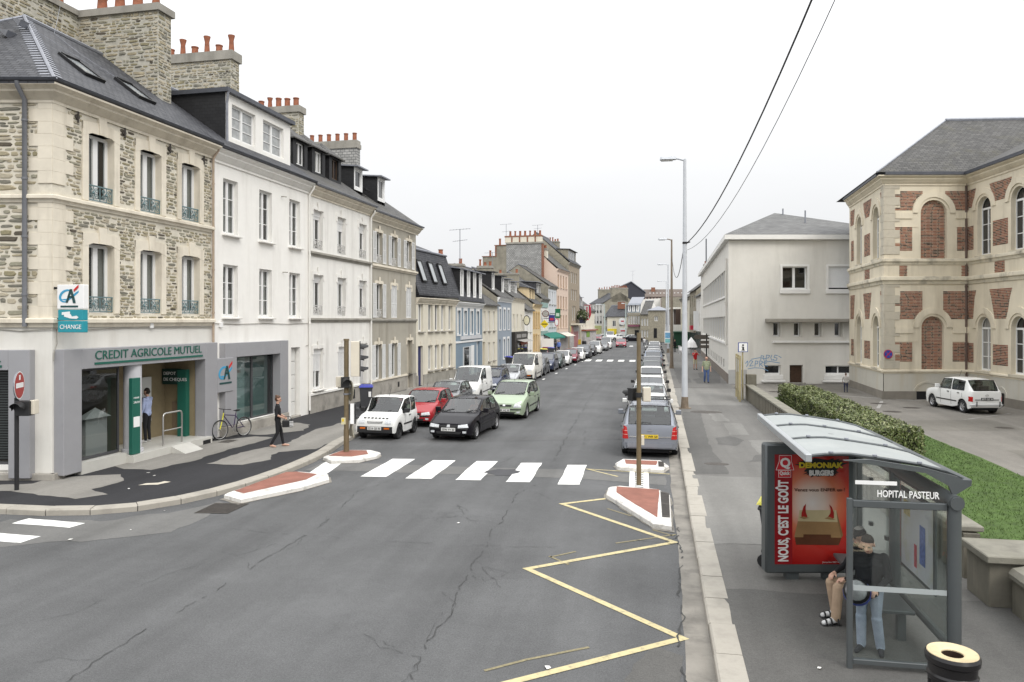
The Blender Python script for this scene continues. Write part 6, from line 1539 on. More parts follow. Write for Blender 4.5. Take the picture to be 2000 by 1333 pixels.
def arch_wall(fr, L, z0, z1, arches, rects=(), m=M_LIME, rev=.28, back=True):
 """arches: (u0, u1, zbottom, zspring)"""
 mb = MB(); ops = [(a, b, c, s + (c - a) / 2, rev) for (a, c, b, s) in [(x[0], x[1], x[2], x[3]) for x in arches]] + list(rects)
 ops = [(a, zb, c, zs + (c - a) / 2, rev) for (a, c, zb, zs) in arches] + list(rects)
 # rectangular part has jambs up to the spring only
 wall_face(mb, 0, L, z0, z1, [(a, zb, c, zs + (c - a) / 2, 0) for (a, c, zb, zs) in arches] + list(rects), .25)
 for (a, c, zb, zs) in arches:
  r = (c - a) / 2; cx = (a + c) / 2; n = 14
  arc = [(cx - r * math.cos(math.pi * k / n), zs + r * math.sin(math.pi * k / n)) for k in range(n + 1)]
  for s_, corner in ((range(0, n // 2), (a, zs + r)), (range(n // 2, n), (c, zs + r))):
   for k in s_: mb.poly([(corner[0], 0, corner[1]), (*(arc[k][0], 0), arc[k][1]), (*(arc[k + 1][0], 0), arc[k + 1][1])])
  ring = [(a, zb)] + arc + [(c, zb)]
  for (x0, q0), (x1, q1) in zip(ring, ring[1:]): mb.quad((x0, 0, q0), (x1, 0, q1), (x1, rev, q1), (x0, rev, q0))
  mb.quad((a, 0, zb), (c, 0, zb), (c, rev, zb), (a, rev, zb))
 fr.build(mb, 'wall', m)
def brick_panel(fr, poly, y=0.0, bw=.24, bh=.078, seed=1, proud=.014, name='brick_panel'):
 rnd = random.Random(seed); mb = MB()
 mb.poly([(u, y - .004, z) for u, z in poly], 3)
 z = min(q[1] for q in poly); zt = max(q[1] for q in poly); row = 0
 while z < zt - .02:
  zm = z + bh / 2; xs = []
  for (a, b), (c, d) in zip(poly, poly[1:] + poly[:1]):
   if (b - zm) * (d - zm) < 0: xs.append(a + (c - a) * (zm - b) / (d - b))
  xs.sort()
  for lo, hi in zip(xs[::2], xs[1::2]):
   u = lo; k = 0
   if row % 2: u -= bw * .35
   while u < hi - .01:
    w = bw if (k + row) % 2 == 0 else bw * .5
    a, b = max(u + .006, lo), min(u + w - .006, hi)
    if b - a > .03:
     m_ = 1 if (w < bw and rnd.random() < .4) or rnd.random() < .1 else rnd.choice((0, 0, 0, 2)); d = proud * rnd.uniform(.6, 1.2)
     mb.add([(a, y - .004, z + .011), (b, y - .004, z + .011), (b, y - .004, z + bh - .011), (a, y - .004, z + bh - .011), (a + .004, y - d, z + .014), (b - .004, y - d, z + .014), (b - .004, y - d, z + bh - .014), (a + .004, y - d, z + bh - .014)],
       [(4, 5, 6, 7), (0, 1, 5, 4), (2, 3, 7, 6), (1, 2, 6, 5), (3, 0, 4, 7)], m_)
    u += w; k += 1
  z += bh; row += 1
 o = fr.build(mb, name, BR); o['kind'] = 'stuff'
 return o
def hood(fr, a, c, zs, t=.3, u_end=None, mt=M_LIME):
 r = (c - a) / 2; cx = (a + c) / 2; n = 16; mb = MB()
 R0, R1 = r + .14, r + .14 + t
 A0_ = [(cx - R0 * math.cos(math.pi * k / n), zs + R0 * math.sin(math.pi * k / n)) for k in range(n + 1)]; A1_ = [(cx - R1 * math.cos(math.pi * k / n), zs + R1 * math.sin(math.pi * k / n)) for k in range(n + 1)]
 for k in range(n):
  mb.add([(A0_[k][0], -.05, A0_[k][1]), (A0_[k + 1][0], -.05, A0_[k + 1][1]), (A1_[k + 1][0], -.05, A1_[k + 1][1]), (A1_[k][0], -.05, A1_[k][1]), (A0_[k][0], 0, A0_[k][1]), (A0_[k + 1][0], 0, A0_[k + 1][1]), (A1_[k + 1][0], 0, A1_[k + 1][1]), (A1_[k][0], 0, A1_[k][1])], [(0, 1, 2, 3), (0, 4, 5, 1), (3, 2, 6, 7)])
 fr.build(mb, 'arch_moulding', mt)
def arch_window(fr, a, c, zb, zs, y=.22):
 w = c - a; r = w / 2; cx = (a + c) / 2; mb = MB(); n = 14; d = .06; f = .06
 mb.box(a, y, zb, a + f, y + d, zs); mb.box(c - f, y, zb, c, y + d, zs); mb.box(a + f, y, zb, c - f, y + d, zb + .09); mb.box(a + f, y - .01, zs - .05, c - f, y + d, zs + .05); mb.box(cx - .035, y - .008, zb + .09, cx + .035, y + d, zs - .05)
 for k in range(1, 3):
  zz = zb + (zs - zb) * k / 3; mb.box(a + f, y + .01, zz - .018, cx - .035, y + d - .01, zz + .018); mb.box(cx + .035, y + .01, zz - .018, c - f, y + d - .01, zz + .018)
 for k in range(n):
  t0, t1 = math.pi * k / n, math.pi * (k + 1) / n; P = lambda t, q: (cx - q * math.cos(t), y, zs + q * math.sin(t))
  mb.quad(P(t0, r - f), P(t1, r - f), P(t1, r), P(t0, r))
 o = fr.build(mb, 'window', M_UPVC)
 mb = MB(); yy = y + .04
 for x0, x1 in ((a + f, cx - .035), (cx + .035, c - f)):
  for k in range(3): mb.quad((x0, yy, zb + .09 + (zs - zb - .14) * k / 3), (x1, yy, zb + .09 + (zs - zb - .14) * k / 3), (x1, yy, zb + .09 + (zs - zb - .14) * (k + 1) / 3), (x0, yy, zb + .09 + (zs - zb - .14) * (k + 1) / 3))
 mb.poly([(cx - (r - f) * math.cos(math.pi * k / n), yy, zs + (r - f) * math.sin(math.pi * k / n)) for k in range(n + 1)])
 link('pane', mb.mesh('pane', M_PANE), o)
 mb = MB(); mb.box(a - .08, -.1, zb - .12, c + .08, y, zb - .002); link('sill', mb.mesh('sill', M_LIMEB), o)
HB = [(7.52, .12, .32, M_LIMEB), (6.58, .16, .4, M_LIMEB), (1.68, .1, .2, M_LIME)]
def common(fr, L, u0=-.0):
 mb = MB(); mb.box(u0, -.06, .1, L, 0, .55); fr.build(mb, 'base_course', M_HBASE)
 mb = MB(); mb.box(u0, -.4, 11.86, L, -.1, 12.02); fr.build(mb, 'gutter', M_ZINCD)
TOPA, TOPB, TOPC, LOWA = (10.15, 11.12), (7.95, 9.2), (6.62, 7.18), (4.35, 5.8)
# front of the pavilion
arch_wall(Hf, 4.47, 1.5, 11.6, [(1.95, 3.33, 7.53, 9.92), (1.99, 3.17, 1.7, 3.9)])
mb = MB(); mb.quad((0, -.02, .1), (4.47, -.02, .1), (4.47, -.02, 1.5), (0, -.02, 1.5)); Hf.build(mb, 'plinth', M_HPL)
for (a, c, zb, zs) in ((1.95, 3.33, 7.53, 9.92), (1.99, 3.17, 1.7, 3.9)):
 r = (c - a) / 2; P = [(a, zb), (c, zb)] + [((a + c) / 2 + r * math.cos(math.pi * k / 16), zs + r * math.sin(math.pi * k / 16)) for k in range(17)]
 brick_panel(Hf, P, .2, seed=int(zb * 10), name='blind_arch'); hood(Hf, a, c, zs)
 for u0, u1 in ((.6, a - .44), (c + .44, 4.47)): 
  mb = MB(); mb.box(u0, -.05, zs - .3, u1, 0, zs + .02); mb.box(u0, -.02, zs - .75, u1 + (.3 if u1 < 3 else 0), 0, zs - .72); Hf.build(mb, 'impost', M_LIME)
def arcpts(cx, zs, R_, a0, a1, n=5): return [(cx + R_ * math.cos(a0 + (a1 - a0) * k / n), zs + R_ * math.sin(a0 + (a1 - a0) * k / n)) for k in range(n + 1)]
# panels left and right of each arch; the left ones keyed into the quoins
for (cx, zs, R_, (lo, hi), base) in ((2.64, 9.92, 1.16, (10.05, 11.08), 0), (2.58, 3.9, 1.06, (4.33, 5.8), 1)):
 z0 = lo; h = hi - lo
 th = math.asin(min(1, (lo - zs) / R_)); t1 = math.asin(min(1, (min(hi, zs + R_ * .86) - zs) / R_))
 left = [(.60, lo), (cx - R_ * math.cos(th), lo)] + arcpts(cx, zs, R_, math.pi - th, math.pi - t1, 4) + [(cx - R_ * math.cos(t1), hi), (.87, hi), (.87, lo + h * .82), (.60, lo + h * .82), (.60, lo + h * .48), (.87, lo + h * .48), (.87, lo + h * .14), (.60, lo + h * .14)]
 brick_panel(Hf, left, 0, seed=21 + base)
 right = [(cx + R_ * math.cos(th), lo), (4.47, lo), (4.47, hi), (cx + R_ * math.cos(t1), hi)] + arcpts(cx, zs, R_, t1, th, 4)[:-1]
 brick_panel(Hf, right, 0, seed=31 + base)
for a, b, lo, hi in ((.6, 1.5, 7.93, 9.15), (.6, 1.5, 2.1, 3.15)):
 h = hi - lo; brick_panel(Hf, [(a, lo), (b, lo), (b, hi), (a, hi), (a, lo + h * .7), (a + .26, lo + h * .7), (a + .26, lo + h * .35), (a, lo + h * .35)], 0, seed=41)
 brick_panel(Hf, [(3.85 if lo > 5 else 3.62, lo), (4.47, lo), (4.47, hi), (3.85 if lo > 5 else 3.62, hi)], 0, seed=43)
brick_panel(Hf, [(.82, 6.6), (1.24, 6.6), (1.24, 7.17), (.82, 7.17)], 0, seed=45); brick_panel(Hf, [(4.08, 6.6), (4.47, 6.6), (4.47, 7.17), (4.08, 7.17)], 0, seed=46)
z = 1.72; k = 0
while z < 11.3:                       # grey quoin stones at the corner
 w = .58 if k % 2 else .84
 if not (6.1 < z < 7.5): 
  mb = MB(); mb.box(-.015, -.03, z, w, .05, z + .425, bev=.008); Hf.build(mb, 'quoin', M_LIMEG)
  mb = MB(); mb.box(8.05 - w * .7, -.03, z, 8.065, .05, z + .425, bev=.008); Hw.build(mb, 'quoin', M_LIMEG)
 z += .43; k += 1
mb = MB(); mb.box(1.7, -.1, .12, 2.9, -.061, .55); Hf.build(mb, 'cellar_opening', M_DARKGAP); hood(Hf, 1.75, 2.85, .3, .1, mt=M_HPL)
common(Hf, 4.47, -.1)
# west face of the pavilion
WA = [(5.8, 7.05, 7.62, 9.85), (1.95, 3.2, 7.62, 9.85), (5.8, 7.05, 1.72, 3.9), (1.95, 3.2, 1.72, 3.9)]
arch_wall(Hw, 8.0, 1.5, 11.6, WA); mb = MB(); mb.quad((0, -.02, .1), (8, -.02, .1), (8, -.02, 1.5), (0, -.02, 1.5)); mb.quad((0, .6, .1), (7.5, .6, .1), (7.5, .6, 11.6), (0, .6, 11.6), 1); Hw.build(mb, 'plinth', [M_HPL, M_ROOM])
for w in WA: arch_window(Hw, *w); hood(Hw, w[0], w[1], w[3])
for lo, hi in (TOPA, LOWA): brick_panel(Hw, [(4.1, lo), (5.0, lo), (5.4, hi - .3), (5.5, hi), (3.6, hi), (3.7, hi - .3)], 0, seed=51); brick_panel(Hw, [(7.6, lo), (7.85, lo), (7.85, hi), (7.35, hi)], 0, seed=52); brick_panel(Hw, [(.3, lo), (1.2, lo), (1.5, hi), (.3, hi)], 0, seed=53)
for lo, hi in (TOPB, (2.1, 3.12)): brick_panel(Hw, [(3.85, lo), (5.2, lo), (5.2, hi), (3.85, hi)], 0, seed=54); brick_panel(Hw, [(.5, lo), (1.2, lo), (1.2, hi), (.5, hi)], 0, seed=55)
brick_panel(Hw, [(3.95, 6.62), (5.1, 6.62), (5.1, 7.18), (3.95, 7.18)], 0, seed=56)
common(Hw, 8.1)
# long wing running towards the viewer
LW = 22; WA = [(.85 + k * 2.9, 2.05 + k * 2.9, zb, zs) for k in range(7) for zb, zs in ((7.58, 9.95), (1.72, 3.87))]
arch_wall(Hg, LW, 1.5, 11.6, WA); mb = MB(); mb.quad((0, -.02, .1), (LW, -.02, .1), (LW, -.02, 1.5), (0, -.02, 1.5)); mb.quad((0, .6, .1), (LW, .6, .1), (LW, .6, 11.6), (0, .6, 11.6), 1); mb.quad((LW, 0, .1), (LW, 12, .1), (LW, 12, 11.9), (LW, 0, 11.9)); Hg.build(mb, 'plinth', [M_HPL, M_ROOM])
for w in WA: arch_window(Hg, *w); hood(Hg, w[0], w[1], w[3])
for k in range(7):
 u = k * 2.9
 for lo, hi in (TOPA, LOWA): brick_panel(Hg, [(u + 2.4, lo), (u + 3.4, lo), (u + 3.7, hi - .35), (u + 3.85, hi), (u + 1.95, hi), (u + 2.1, hi - .35)], 0, seed=61 + k)
 for lo, hi in (TOPB, (2.07, 3.1)): brick_panel(Hg, [(u + 2.25, lo), (u + 3.52, lo), (u + 3.52, hi), (u + 2.25, hi)], 0, seed=71 + k)
 brick_panel(Hg, [(u + 2.4, 6.62), (u + 3.25, 6.62), (u + 3.25, 7.18), (u + 2.4, 7.18)], 0, seed=81 + k)
for lo, hi in (TOPA, LOWA): brick_panel(Hg, [(.02, lo), (.45, lo), (.6, hi - .35), (.75, hi), (.02, hi)], 0, seed=91)
for lo, hi in (TOPB, (2.07, 3.1)): brick_panel(Hg, [(.02, lo), (.5, lo), (.5, hi), (.02, hi)], 0, seed=92)
common(Hg, LW)
for u in (2.6, 8.4):
 mb = MB(); mb.box(u, -.1, .12, u + .7, -.061, .75); Hg.build(mb, 'cellar_opening', M_DARKGAP); hood(Hg, u, u + .7, .5, .08, mt=M_HPL)
mb = MB(); mb.tube([(.0, -.12, .6), (.0, -.12, 11.7)], .075, 8); 
for z in (3, 6, 9): mb.tube([(.0, -.12, z), (.0, -.12, z + .08)], .1, 8)
Hg.build(mb, 'downpipe', mat('brown downpipe', (.11, .075, .06), .6, .15), smooth=50)
hpth = [Hw.xy(0, 0), (0, 0), (4.47, 0), Hg.xy(LW, 0)]
for z, o_, h, m_ in HB: band_path(hp, 'string_course', string_prof(z, o_, h), hpth, m_)
band_path(hp, 'cornice', cornice_prof(11.86, .34, .5), hpth, M_LIME)
def hl(x, y, z): v = loc(x, y); return (v.x, v.y, z)
mb = MB(); e = 12.0
Wc, Fc, Gc = hl(11.75, 41.45, e), hl(16.3, 42.2, e), hl(18.6, 20.5, e)
pk, pk2 = hl(17.05, 47, 15.9), hl(26, 48, 15.9); Wb = hl(12.1, 51.5, e)
mb.poly([Wc, hl(16.7, 42.3, e), pk2, pk]); mb.poly([Wb, Wc, pk]); mb.poly([hl(22, 54, e), Wb, pk, pk2])
mb.poly([hl(16.15, 43.5, e), hl(18.4, 20.5, e), hl(26, 21, 15.9), hl(24, 48, 15.9)])
rf = mb.build('roof', M_SLATEOLD, hp, uv=True)
mb = MB(); mb.tube([pk, pk2], .12, 6); mb.tube([Wc, pk], .05, 6); mb.tube([hl(16.4, 42.6, e + .05), hl(23, 48, 15.9)], .07, 6); link('lead_capping', mb.mesh('lead_capping', M_ZINC), rf)
# no-stopping sign on the pavilion corner
o = empty('no_stopping_sign', (12.2, 41.9, 0), TH, 'round blue and red no stopping sign on the hospital corner', 'road sign'); ns = Fr(o)
mb = MB(); n = 20
for r0, m_, y in ((.24, 0, -.09), (.205, 1, -.094)): mb.poly([(.2 + r0 * math.cos(2 * math.pi * k / n), y, 2.5 + r0 * math.sin(2 * math.pi * k / n)) for k in range(n)], m_)
for s in (1, -1): mb.poly([(.2 - .15 * s - .02, -.098 - .001 * s, 2.36), (.2 - .15 * s + .03, -.098 - .001 * s, 2.34), (.2 + .15 * s + .02, -.098 - .001 * s, 2.64), (.2 + .15 * s - .03, -.098 - .001 * s, 2.66)], 0)
mb.lathe([(.24, -.09), (.24, -.06), (0, -.06)], 20, (.2, 0, 2.5), 2, 'y'); ns.build(mb, 'sign_plate', [mat('sign red paint', (.5, .02, .03), .4, 0), mat('sign blue paint', (.02, .06, .33), .4, 0), M_ZINC])
# ------------------------------------------------------------------ court, grass, hedge, street wall
court = sheet('courtyard', [(9.7, 12), (18, 12), (18, 44), (14, 60), (5.2, 49), (5.2, 41.5), (9.6, 43.2), (9.9, 40)], .129, M_COURT, None, .03, 1, 4, 'structure')
for P in ([(10.3, 43.4), (10.4, 43.55), (13.9, 41.3), (13.8, 41.15)], [(6.2, 43.6), (6.4, 43.6), (6.9, 40.4), (6.7, 40.4)], [(10.6, 37.5), (10.75, 37.5), (11.9, 40.9), (11.75, 40.9)], [(12.6, 33.5), (12.75, 33.6), (15.9, 36.4), (15.75, 36.4)]):
 sheet('bay_line', P, .134, mat('worn bay paint', (.33, .32, .3), .9, .2, 6), court, .015, .2, 3)
for k, (x, y, r) in enumerate([(9.9, 44.5, .45), (7.4, 45.2, .5), (11.3, 39.6, .4), (12.3, 38.0, .4), (10.9, 36.2, .4), (13.5, 31.5, .35), (14.8, 29.2, .35)]):
 sheet('manhole_cover', [(x + r * math.cos(t * .5236), y + r * .8 * math.sin(t * .5236)) for t in range(12)], .135, M_IRON, court)
for k, P in enumerate([[(10, 30), (14, 31), (14, 34), (10.3, 33)], [(11, 22), (15, 22), (15, 27), (11.2, 26)], [(9, 46), (12, 45), (12, 48), (9, 48)]]): sheet('court_patch', P, .1325, asphalt('courtyard asphalt dark', (.16, .15, .13), .25, .2), court, .1, .3, k + 70)
lawn = sheet('lawn', [(5.35, 6), (9.75, 6), (9.8, 30), (9.7, 43), (5.35, 41)], .15, mat('lawn soil green', (.055, .095, .02), .95, .35, 3), None, .05, .5, 5, 'structure')
rnd = random.Random(8); mb = MB()
for k in range(42000):
 x = rnd.uniform(5.4, 9.72); y = rnd.uniform(9, 41)
 if 6.4 < x < 8.0 and y > 24.4 or (x < 7 and y > 20): continue
 a = rnd.uniform(0, 6.28); h = rnd.uniform(.03, .06); w = rnd.uniform(.005, .011); lx_, ly_ = rnd.uniform(-.05, .05), rnd.uniform(-.05, .05)
 mb.add([(x - w * math.cos(a), y - w * math.sin(a), .15), (x + w * math.cos(a), y + w * math.sin(a), .15), (x + lx_, y + ly_, .15 + h)], [(0, 1, 2)], rnd.randrange(3))
gr = mb.build('grass', [mat('grass blade', (.062, .105, .022), .8, .35, 2), mat('grass blade light', (.09, .14, .034), .8, .3, 2), mat('grass blade dark', (.05, .1, .015), .8, .3, 2)]); gr['kind'] = 'stuff'
hd_ = empty('clipped_hedge', (7.25, 31.5, .13), 0, 'long clipped green hedge between the low wall and the lawn', 'hedge')
mb = MB(); hx, hy = .8, 7.6
def hh(x, y): return noise.noise(Vector((x * 1.1, y * 1.1, 3.0))) * .17
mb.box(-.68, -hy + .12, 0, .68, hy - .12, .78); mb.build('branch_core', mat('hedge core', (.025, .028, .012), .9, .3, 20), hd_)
mb = MB(); rnd = random.Random(6)
for k in range(30000):
 f = rnd.random()
 if f < .5: p = Vector((rnd.uniform(-hx, hx), rnd.uniform(-hy, hy), .88)); n = Vector((0, 0, 1))
 elif f < .72: p = Vector((-hx, rnd.uniform(-hy, hy), rnd.uniform(0, .9))); n = Vector((-1, 0, 0))
 elif f < .92: p = Vector((hx, rnd.uniform(-hy, hy), rnd.uniform(0, .9))); n = Vector((1, 0, 0))
 else: p = Vector((rnd.uniform(-hx, hx), -hy if f < .97 else hy, rnd.uniform(0, .9))); n = Vector((0, -1 if f < .97 else 1, 0))
 p += n * (hh(p.x + p.z, p.y) + rnd.uniform(-.1, .04)); n = (n + Vector((rnd.gauss(0, .55), rnd.gauss(0, .55), rnd.gauss(0, .55)))).normalized()
 a = n.orthogonal().normalized(); a.rotate(Matrix.Rotation(rnd.uniform(0, 6.28), 3, n)); b = n.cross(a); s = rnd.uniform(.03, .055)
 mb.add([p - a * s, p + b * s * .5, p + a * s, p - b * s * .5], [(0, 1, 2, 3)], rnd.choice((0, 0, 1, 1, 2, 3)))
HL = [mat('hedge leaf', (.085, .115, .03), .5, .3, 9), mat('hedge leaf light', (.15, .175, .06), .45, .3, 9), mat('hedge leaf dark', (.05, .06, .02), .55, .3, 9), mat('hedge leaf pale', (.25, .26, .13), .45, .25, 9)]
o = mb.build('foliage', HL, hd_); o['kind'] = 'stuff'
# low concrete wall along the pavement
M_CONC = mat('weathered concrete', (0.175, 0.162, 0.13), 0.9, 0.2, 2.2, 0.5, 45, stain=(.085, .08, .065), stain_amt=.75, stain_scale=1.6, streak=True)
M_CONCT = mat('mossy coping', (0.21, 0.2, 0.165), 0.9, 0.25, 3, 0.5, 45, stain=(.09, .085, .06), stain_amt=.75, stain_scale=1.5)
wl_ = empty('low_street_wall', (4.95, 12.6, .12), -math.atan2(.1, 27.5), 'long low weathered concrete wall with coping beside the pavement', 'wall')
mb = MB(); mb.box(.03, .4, 0, .27, 27.6, .72); mb.build('wall_panel', M_CONC, wl_)
mb = MB(); mb.box(-.05, 0, 0, .35, 1.28, .09, bev=.015); cm = mb.mesh('coping_stone', M_CONCT)
for k in range(21): link('coping_stone', cm, wl_, (0, .45 + k * 1.295, .74 + .0 * k))
mb = MB(); mb.box(-.012, 0, 0, .03, .25, .7, bev=.012); cm = mb.mesh('pilaster', M_CONC)
for k in range(62): link('pilaster', cm, wl_, (0, .5 + k * .438, .02))
mb = MB(); mb.box(0, 27.5, 0, .5, 27.95, 1.35, bev=.02); mb.build('end_pier', M_CONC, wl_)
pr = empty('gate_pier', (4.83, 11.75, .12), 0, 'squat concrete pier with a broad slab cap behind the bus shelter', 'wall')
mb = MB(); mb.box(0, 0, 0, 1.1, .75, .66, bev=.015); mb.build('pier_body', M_CONC, pr); mb = MB(); mb.box(-.06, -.1, .66, 2.6, .85, .77, bev=.015); mb.build('cap_slab', M_CONCT, pr)
w3 = empty('low_wall_end', (5.02, 4.0, .12), 0, 'low rounded concrete wall running towards the viewer from the pier', 'wall')
mb = MB(); mb.box(.05, 0, 0, .5, 7.6, .5); mb.build('wall_panel', M_CONC, w3)
mb = MB(); P = [(.0, .5), (.0, .56), (.06, .63), (.2, .66), (.4, .63), (.52, .55), (.52, .5)]
for k in range(6): mb.add([(x, k * 1.27 + .005, z) for x, z in P] + [(x, k * 1.27 + 1.262, z) for x, z in P], [(i, i + 1, 8 + i, 7 + i) for i in range(6)] + [tuple(range(6, -1, -1)), tuple(range(7, 14))])
mb.build('rounded_coping', M_CONCT, w3)
# ------------------------------------------------------------------ street furniture
M_POLE = mat('tan painted pole', (.15, .115, .065), .55, .15, 5)
M_POLEW = mat('pale grey lamp post', (.52, .54, .57), .55, .05, 3)
M_POLEB = mat('brown lamp post', (.2, .16, .12), .6, .15, 3)
M_RUST = mat('rusty collar', (.19, .15, .11), .8, .3, 6)
M_SIGB = mat('signal black', (.02, .02, .021), .5, .1)
M_SIGC = mat('signal cream back', (.62, .57, .47), .5, .05)
M_SIGNBK = mat('sign back grey', (.28, .26, .2), .5, .08)
def visor(mb, c, r, L, d, m=0):
 """cowl over a lens: open tube, d is the facing direction in plan"""
 d = Vector((*d, 0)).normalized(); s = Vector((-d.y, d.x, 0)); n = 10; c = Vector(c)
 A = [c + s * r * math.cos(R(-15 + 210 * k / n)) + Vector((0, 0, r * math.sin(R(-15 + 210 * k / n)))) for k in range(n + 1)]
 B = [p + d * L * (1 if 2 <= k <= n - 2 else .45) + Vector((0, 0, -.03)) for k, p in enumerate(A)]
 for k in range(n): mb.quad(A[k], A[k + 1], B[k + 1], B[k], m)
 mb.poly([c + s * r * math.cos(R(360 * k / 14)) + Vector((0, 0, r * math.sin(R(360 * k / 14)))) for k in range(14)], m)
def obox(mb, c, d, w, dep, h, m=0):
 """box centred at c facing plan direction d"""
 d = Vector((*d, 0)).normalized(); s = Vector((-d.y, d.x, 0)); c = Vector(c); z = Vector((0, 0, 1))
 vs = [c + s * (w / 2 * a) + d * (dep / 2 * b) + z * (h / 2 * e) for e in (-1, 1) for a, b in ((-1, -1), (1, -1), (1, 1), (-1, 1))]
 mb.add(vs, [(3, 2, 1, 0), (4, 5, 6, 7), (0, 1, 5, 4), (1, 2, 6, 5), (2, 3, 7, 6), (3, 0, 4, 7)], m)
tl_ = empty('traffic_signal', (-9.35, 22.1, .12), 0, 'large three lens traffic signal with cream back on a tan pole by the white microcar', 'traffic signal')
mb = MB(); mb.tube([(0, 0, 0), (0, 0, 3.52)], .075, 12); mb.tube([(0, 0, 3.5), (0, 0, 3.56)], .09, 12); mb.tube([(0, 0, 0), (0, 0, .7)], .085, 12); mb.build('pole', M_POLE, tl_, smooth=50)
D1 = (.93, .37)
mb = MB(); obox(mb, (.27, .06, 2.93), D1, .3, .27, 1.1, 1); obox(mb, (.41, .115, 2.93), D1, .31, .03, 1.12, 0); mb.build('signal_head', [M_SIGB, M_SIGC], tl_, bevel=.02)
for k in range(3):
 mb = MB(); visor(mb, (.43, .12, 2.58 + k * .35), .115, .24, D1); mb.build('visor', M_SIGB, tl_, smooth=60)
mb = MB(); obox(mb, (-.22, .1, 2.2), (1, -.2), .3, .2, .32, 1); obox(mb, (.02, -.14, 2.2), (.5, -.9), .26, .12, .34, 0); visor(mb, (.06, -.2, 2.22), .12, .24, (.6, -.8)); mb.build('repeater_head', [M_SIGB, M_SIGC], tl_, bevel=.01)
mb = MB(); d = Vector((.78, .62, 0)); s = Vector((-d.y, d.x, 0)); n = 18
c = Vector((.1, .08, 1.92)); mb.poly([c + s * .32 * math.cos(2 * math.pi * k / n) + Vector((0, 0, .32 * math.sin(2 * math.pi * k / n))) for k in range(n)]); mb.poly([c + d * .02 + s * .32 * math.cos(2 * math.pi * k / n) + Vector((0, 0, .32 * math.sin(2 * math.pi * k / n))) for k in range(n)])
mb.tube([c + s * .32 * math.cos(2 * math.pi * k / n) + Vector((0, 0, .32 * math.sin(2 * math.pi * k / n))) for k in range(n + 1)], .015, 5); mb.build('round_sign', M_SIGNBK, tl_)
mb = MB()
for z in (1.8, 2.05): mb.tube([(0, 0, z), (0, 0, z + .05)], .1, 10); mb.tube([(0, 0, z + .02), (.12, .06, z + .02)], .02, 6)
mb.build('clamp', M_ZINC, tl_)
mb = MB(); obox(mb, (.18, .04, 1.2), D1, .2, .12, .62, 1); obox(mb, (.26, .07, 1.2), D1, .22, .05, .62, 0); visor(mb, (.29, .08, 1.34), .08, .1, D1); visor(mb, (.29, .08, 1.06), .08, .1, D1); mb.build('pedestrian_head', [M_SIGB, M_SIGNW], tl_)
mb = MB(); obox(mb, (-.05, -.11, .98), (0, -1), .12, .08, .2, 0); obox(mb, (-.05, -.152, 1.01), (0, -1), .06, .01, .08, 1); mb.build('push_button', [mat('button cream', (.6, .55, .35), .5, 0), mat('button yellow', (.7, .5, .02), .5, 0)], tl_)
mb = MB(); c = Vector((.12, .1, .7)); P = [c + s * -.3 + Vector((0, 0, -.22)), c + s * .3 + Vector((0, 0, -.22)), c + Vector((0, 0, .32))]; mb.poly(P); mb.poly([p + d * .02 for p in P]); mb.tube(P + [P[0]], .014, 5); mb.build('triangle_sign', M_SIGNBK, tl_)
tr = empty('signal_post', (-.22, 19.0, .12), 0, 'slim tan post with small signal boxes seen from behind beside the silver grey people carrier', 'traffic signal')
mb = MB(); mb.tube([(0, 0, 0), (0, 0, 1.5), (0, 0, 3.83)], [.062, .06, .052], 12); mb.tube([(0, 0, 1.95), (0, 0, 1.97)], .07, 12); mb.build('pole', M_POLE, tr, smooth=50)
mb = MB(); mb.tube([(0, 0, 2.2), (0, 0, 2.32)], .085, 12); mb.build('clamp', M_SIGB, tr)
mb = MB(); obox(mb, (-.14, .16, 2.26), (-.75, .66), .24, .16, .32, 0); visor(mb, (-.2, .22, 2.26), .13, .2, (-.75, .66)); mb.build('signal_head', M_SIGB, tr)
mb = MB(); obox(mb, (.19, .1, 2.27), (-.2, 1), .2, .16, .36, 0); mb.build('signal_back', M_SIGC, tr, bevel=.02)
mb = MB(); obox(mb, (.1, .02, 1.12), (0, -1), .07, .08, .24, 0); mb.build('junction_box', M_SIGC, tr)
ne = empty('no_entry_sign', (-15.1, 15.6, .13), 0, 'red no entry sign and small black signal on a black pole by the bank', 'road sign')
mb = MB(); mb.tube([(0, 0, 0), (0, 0, 2.25)], .05, 10); mb.build('pole', M_SIGB, ne, smooth=50)
sp = Matrix.Rotation(R(52), 4, 'Z')
mb = MB(); n = 24
def disc(mb, r, y, m, c=2.55): mb.poly([(r * math.cos(2 * math.pi * k / n), y, c + r * math.sin(2 * math.pi * k / n)) for k in range(n)], m)
disc(mb, .34, -.06, 0); disc(mb, .315, -.064, 1); mb.add([(-.25, -.067, 2.49), (.25, -.067, 2.49), (.25, -.067, 2.61), (-.25, -.067, 2.61)], [(0, 1, 2, 3)], 0); mb.add([(-.05, -.067, 2.68), (.05, -.067, 2.68), (.05, -.067, 2.8), (-.05, -.067, 2.8)], [(0, 1, 2, 3)], 0)
mb.lathe([(.34, -.06), (.34, -.03), (0, -.03)], 24, (0, 0, 2.55), 2, 'y'); o = mb.build('sign_plate', [M_SIGNW, mat('no entry red', (.36, .03, .025), .5, 0), M_ZINC], ne); o.rotation_euler = (0, 0, R(116))
mb = MB(); obox(mb, (.22, 0, 2.0), (.2, -1), .36, .22, .36, 0); obox(mb, (.4, .1, 2.02), (.2, -1), .12, .2, .34, 1); visor(mb, (.2, -.12, 2.02), .15, .2, (.2, -1)); mb.box(-.1, -.03, 2.02, .1, .03, 2.1); mb.build('signal_head', [M_SIGB, M_SIGC], ne, bevel=.015)
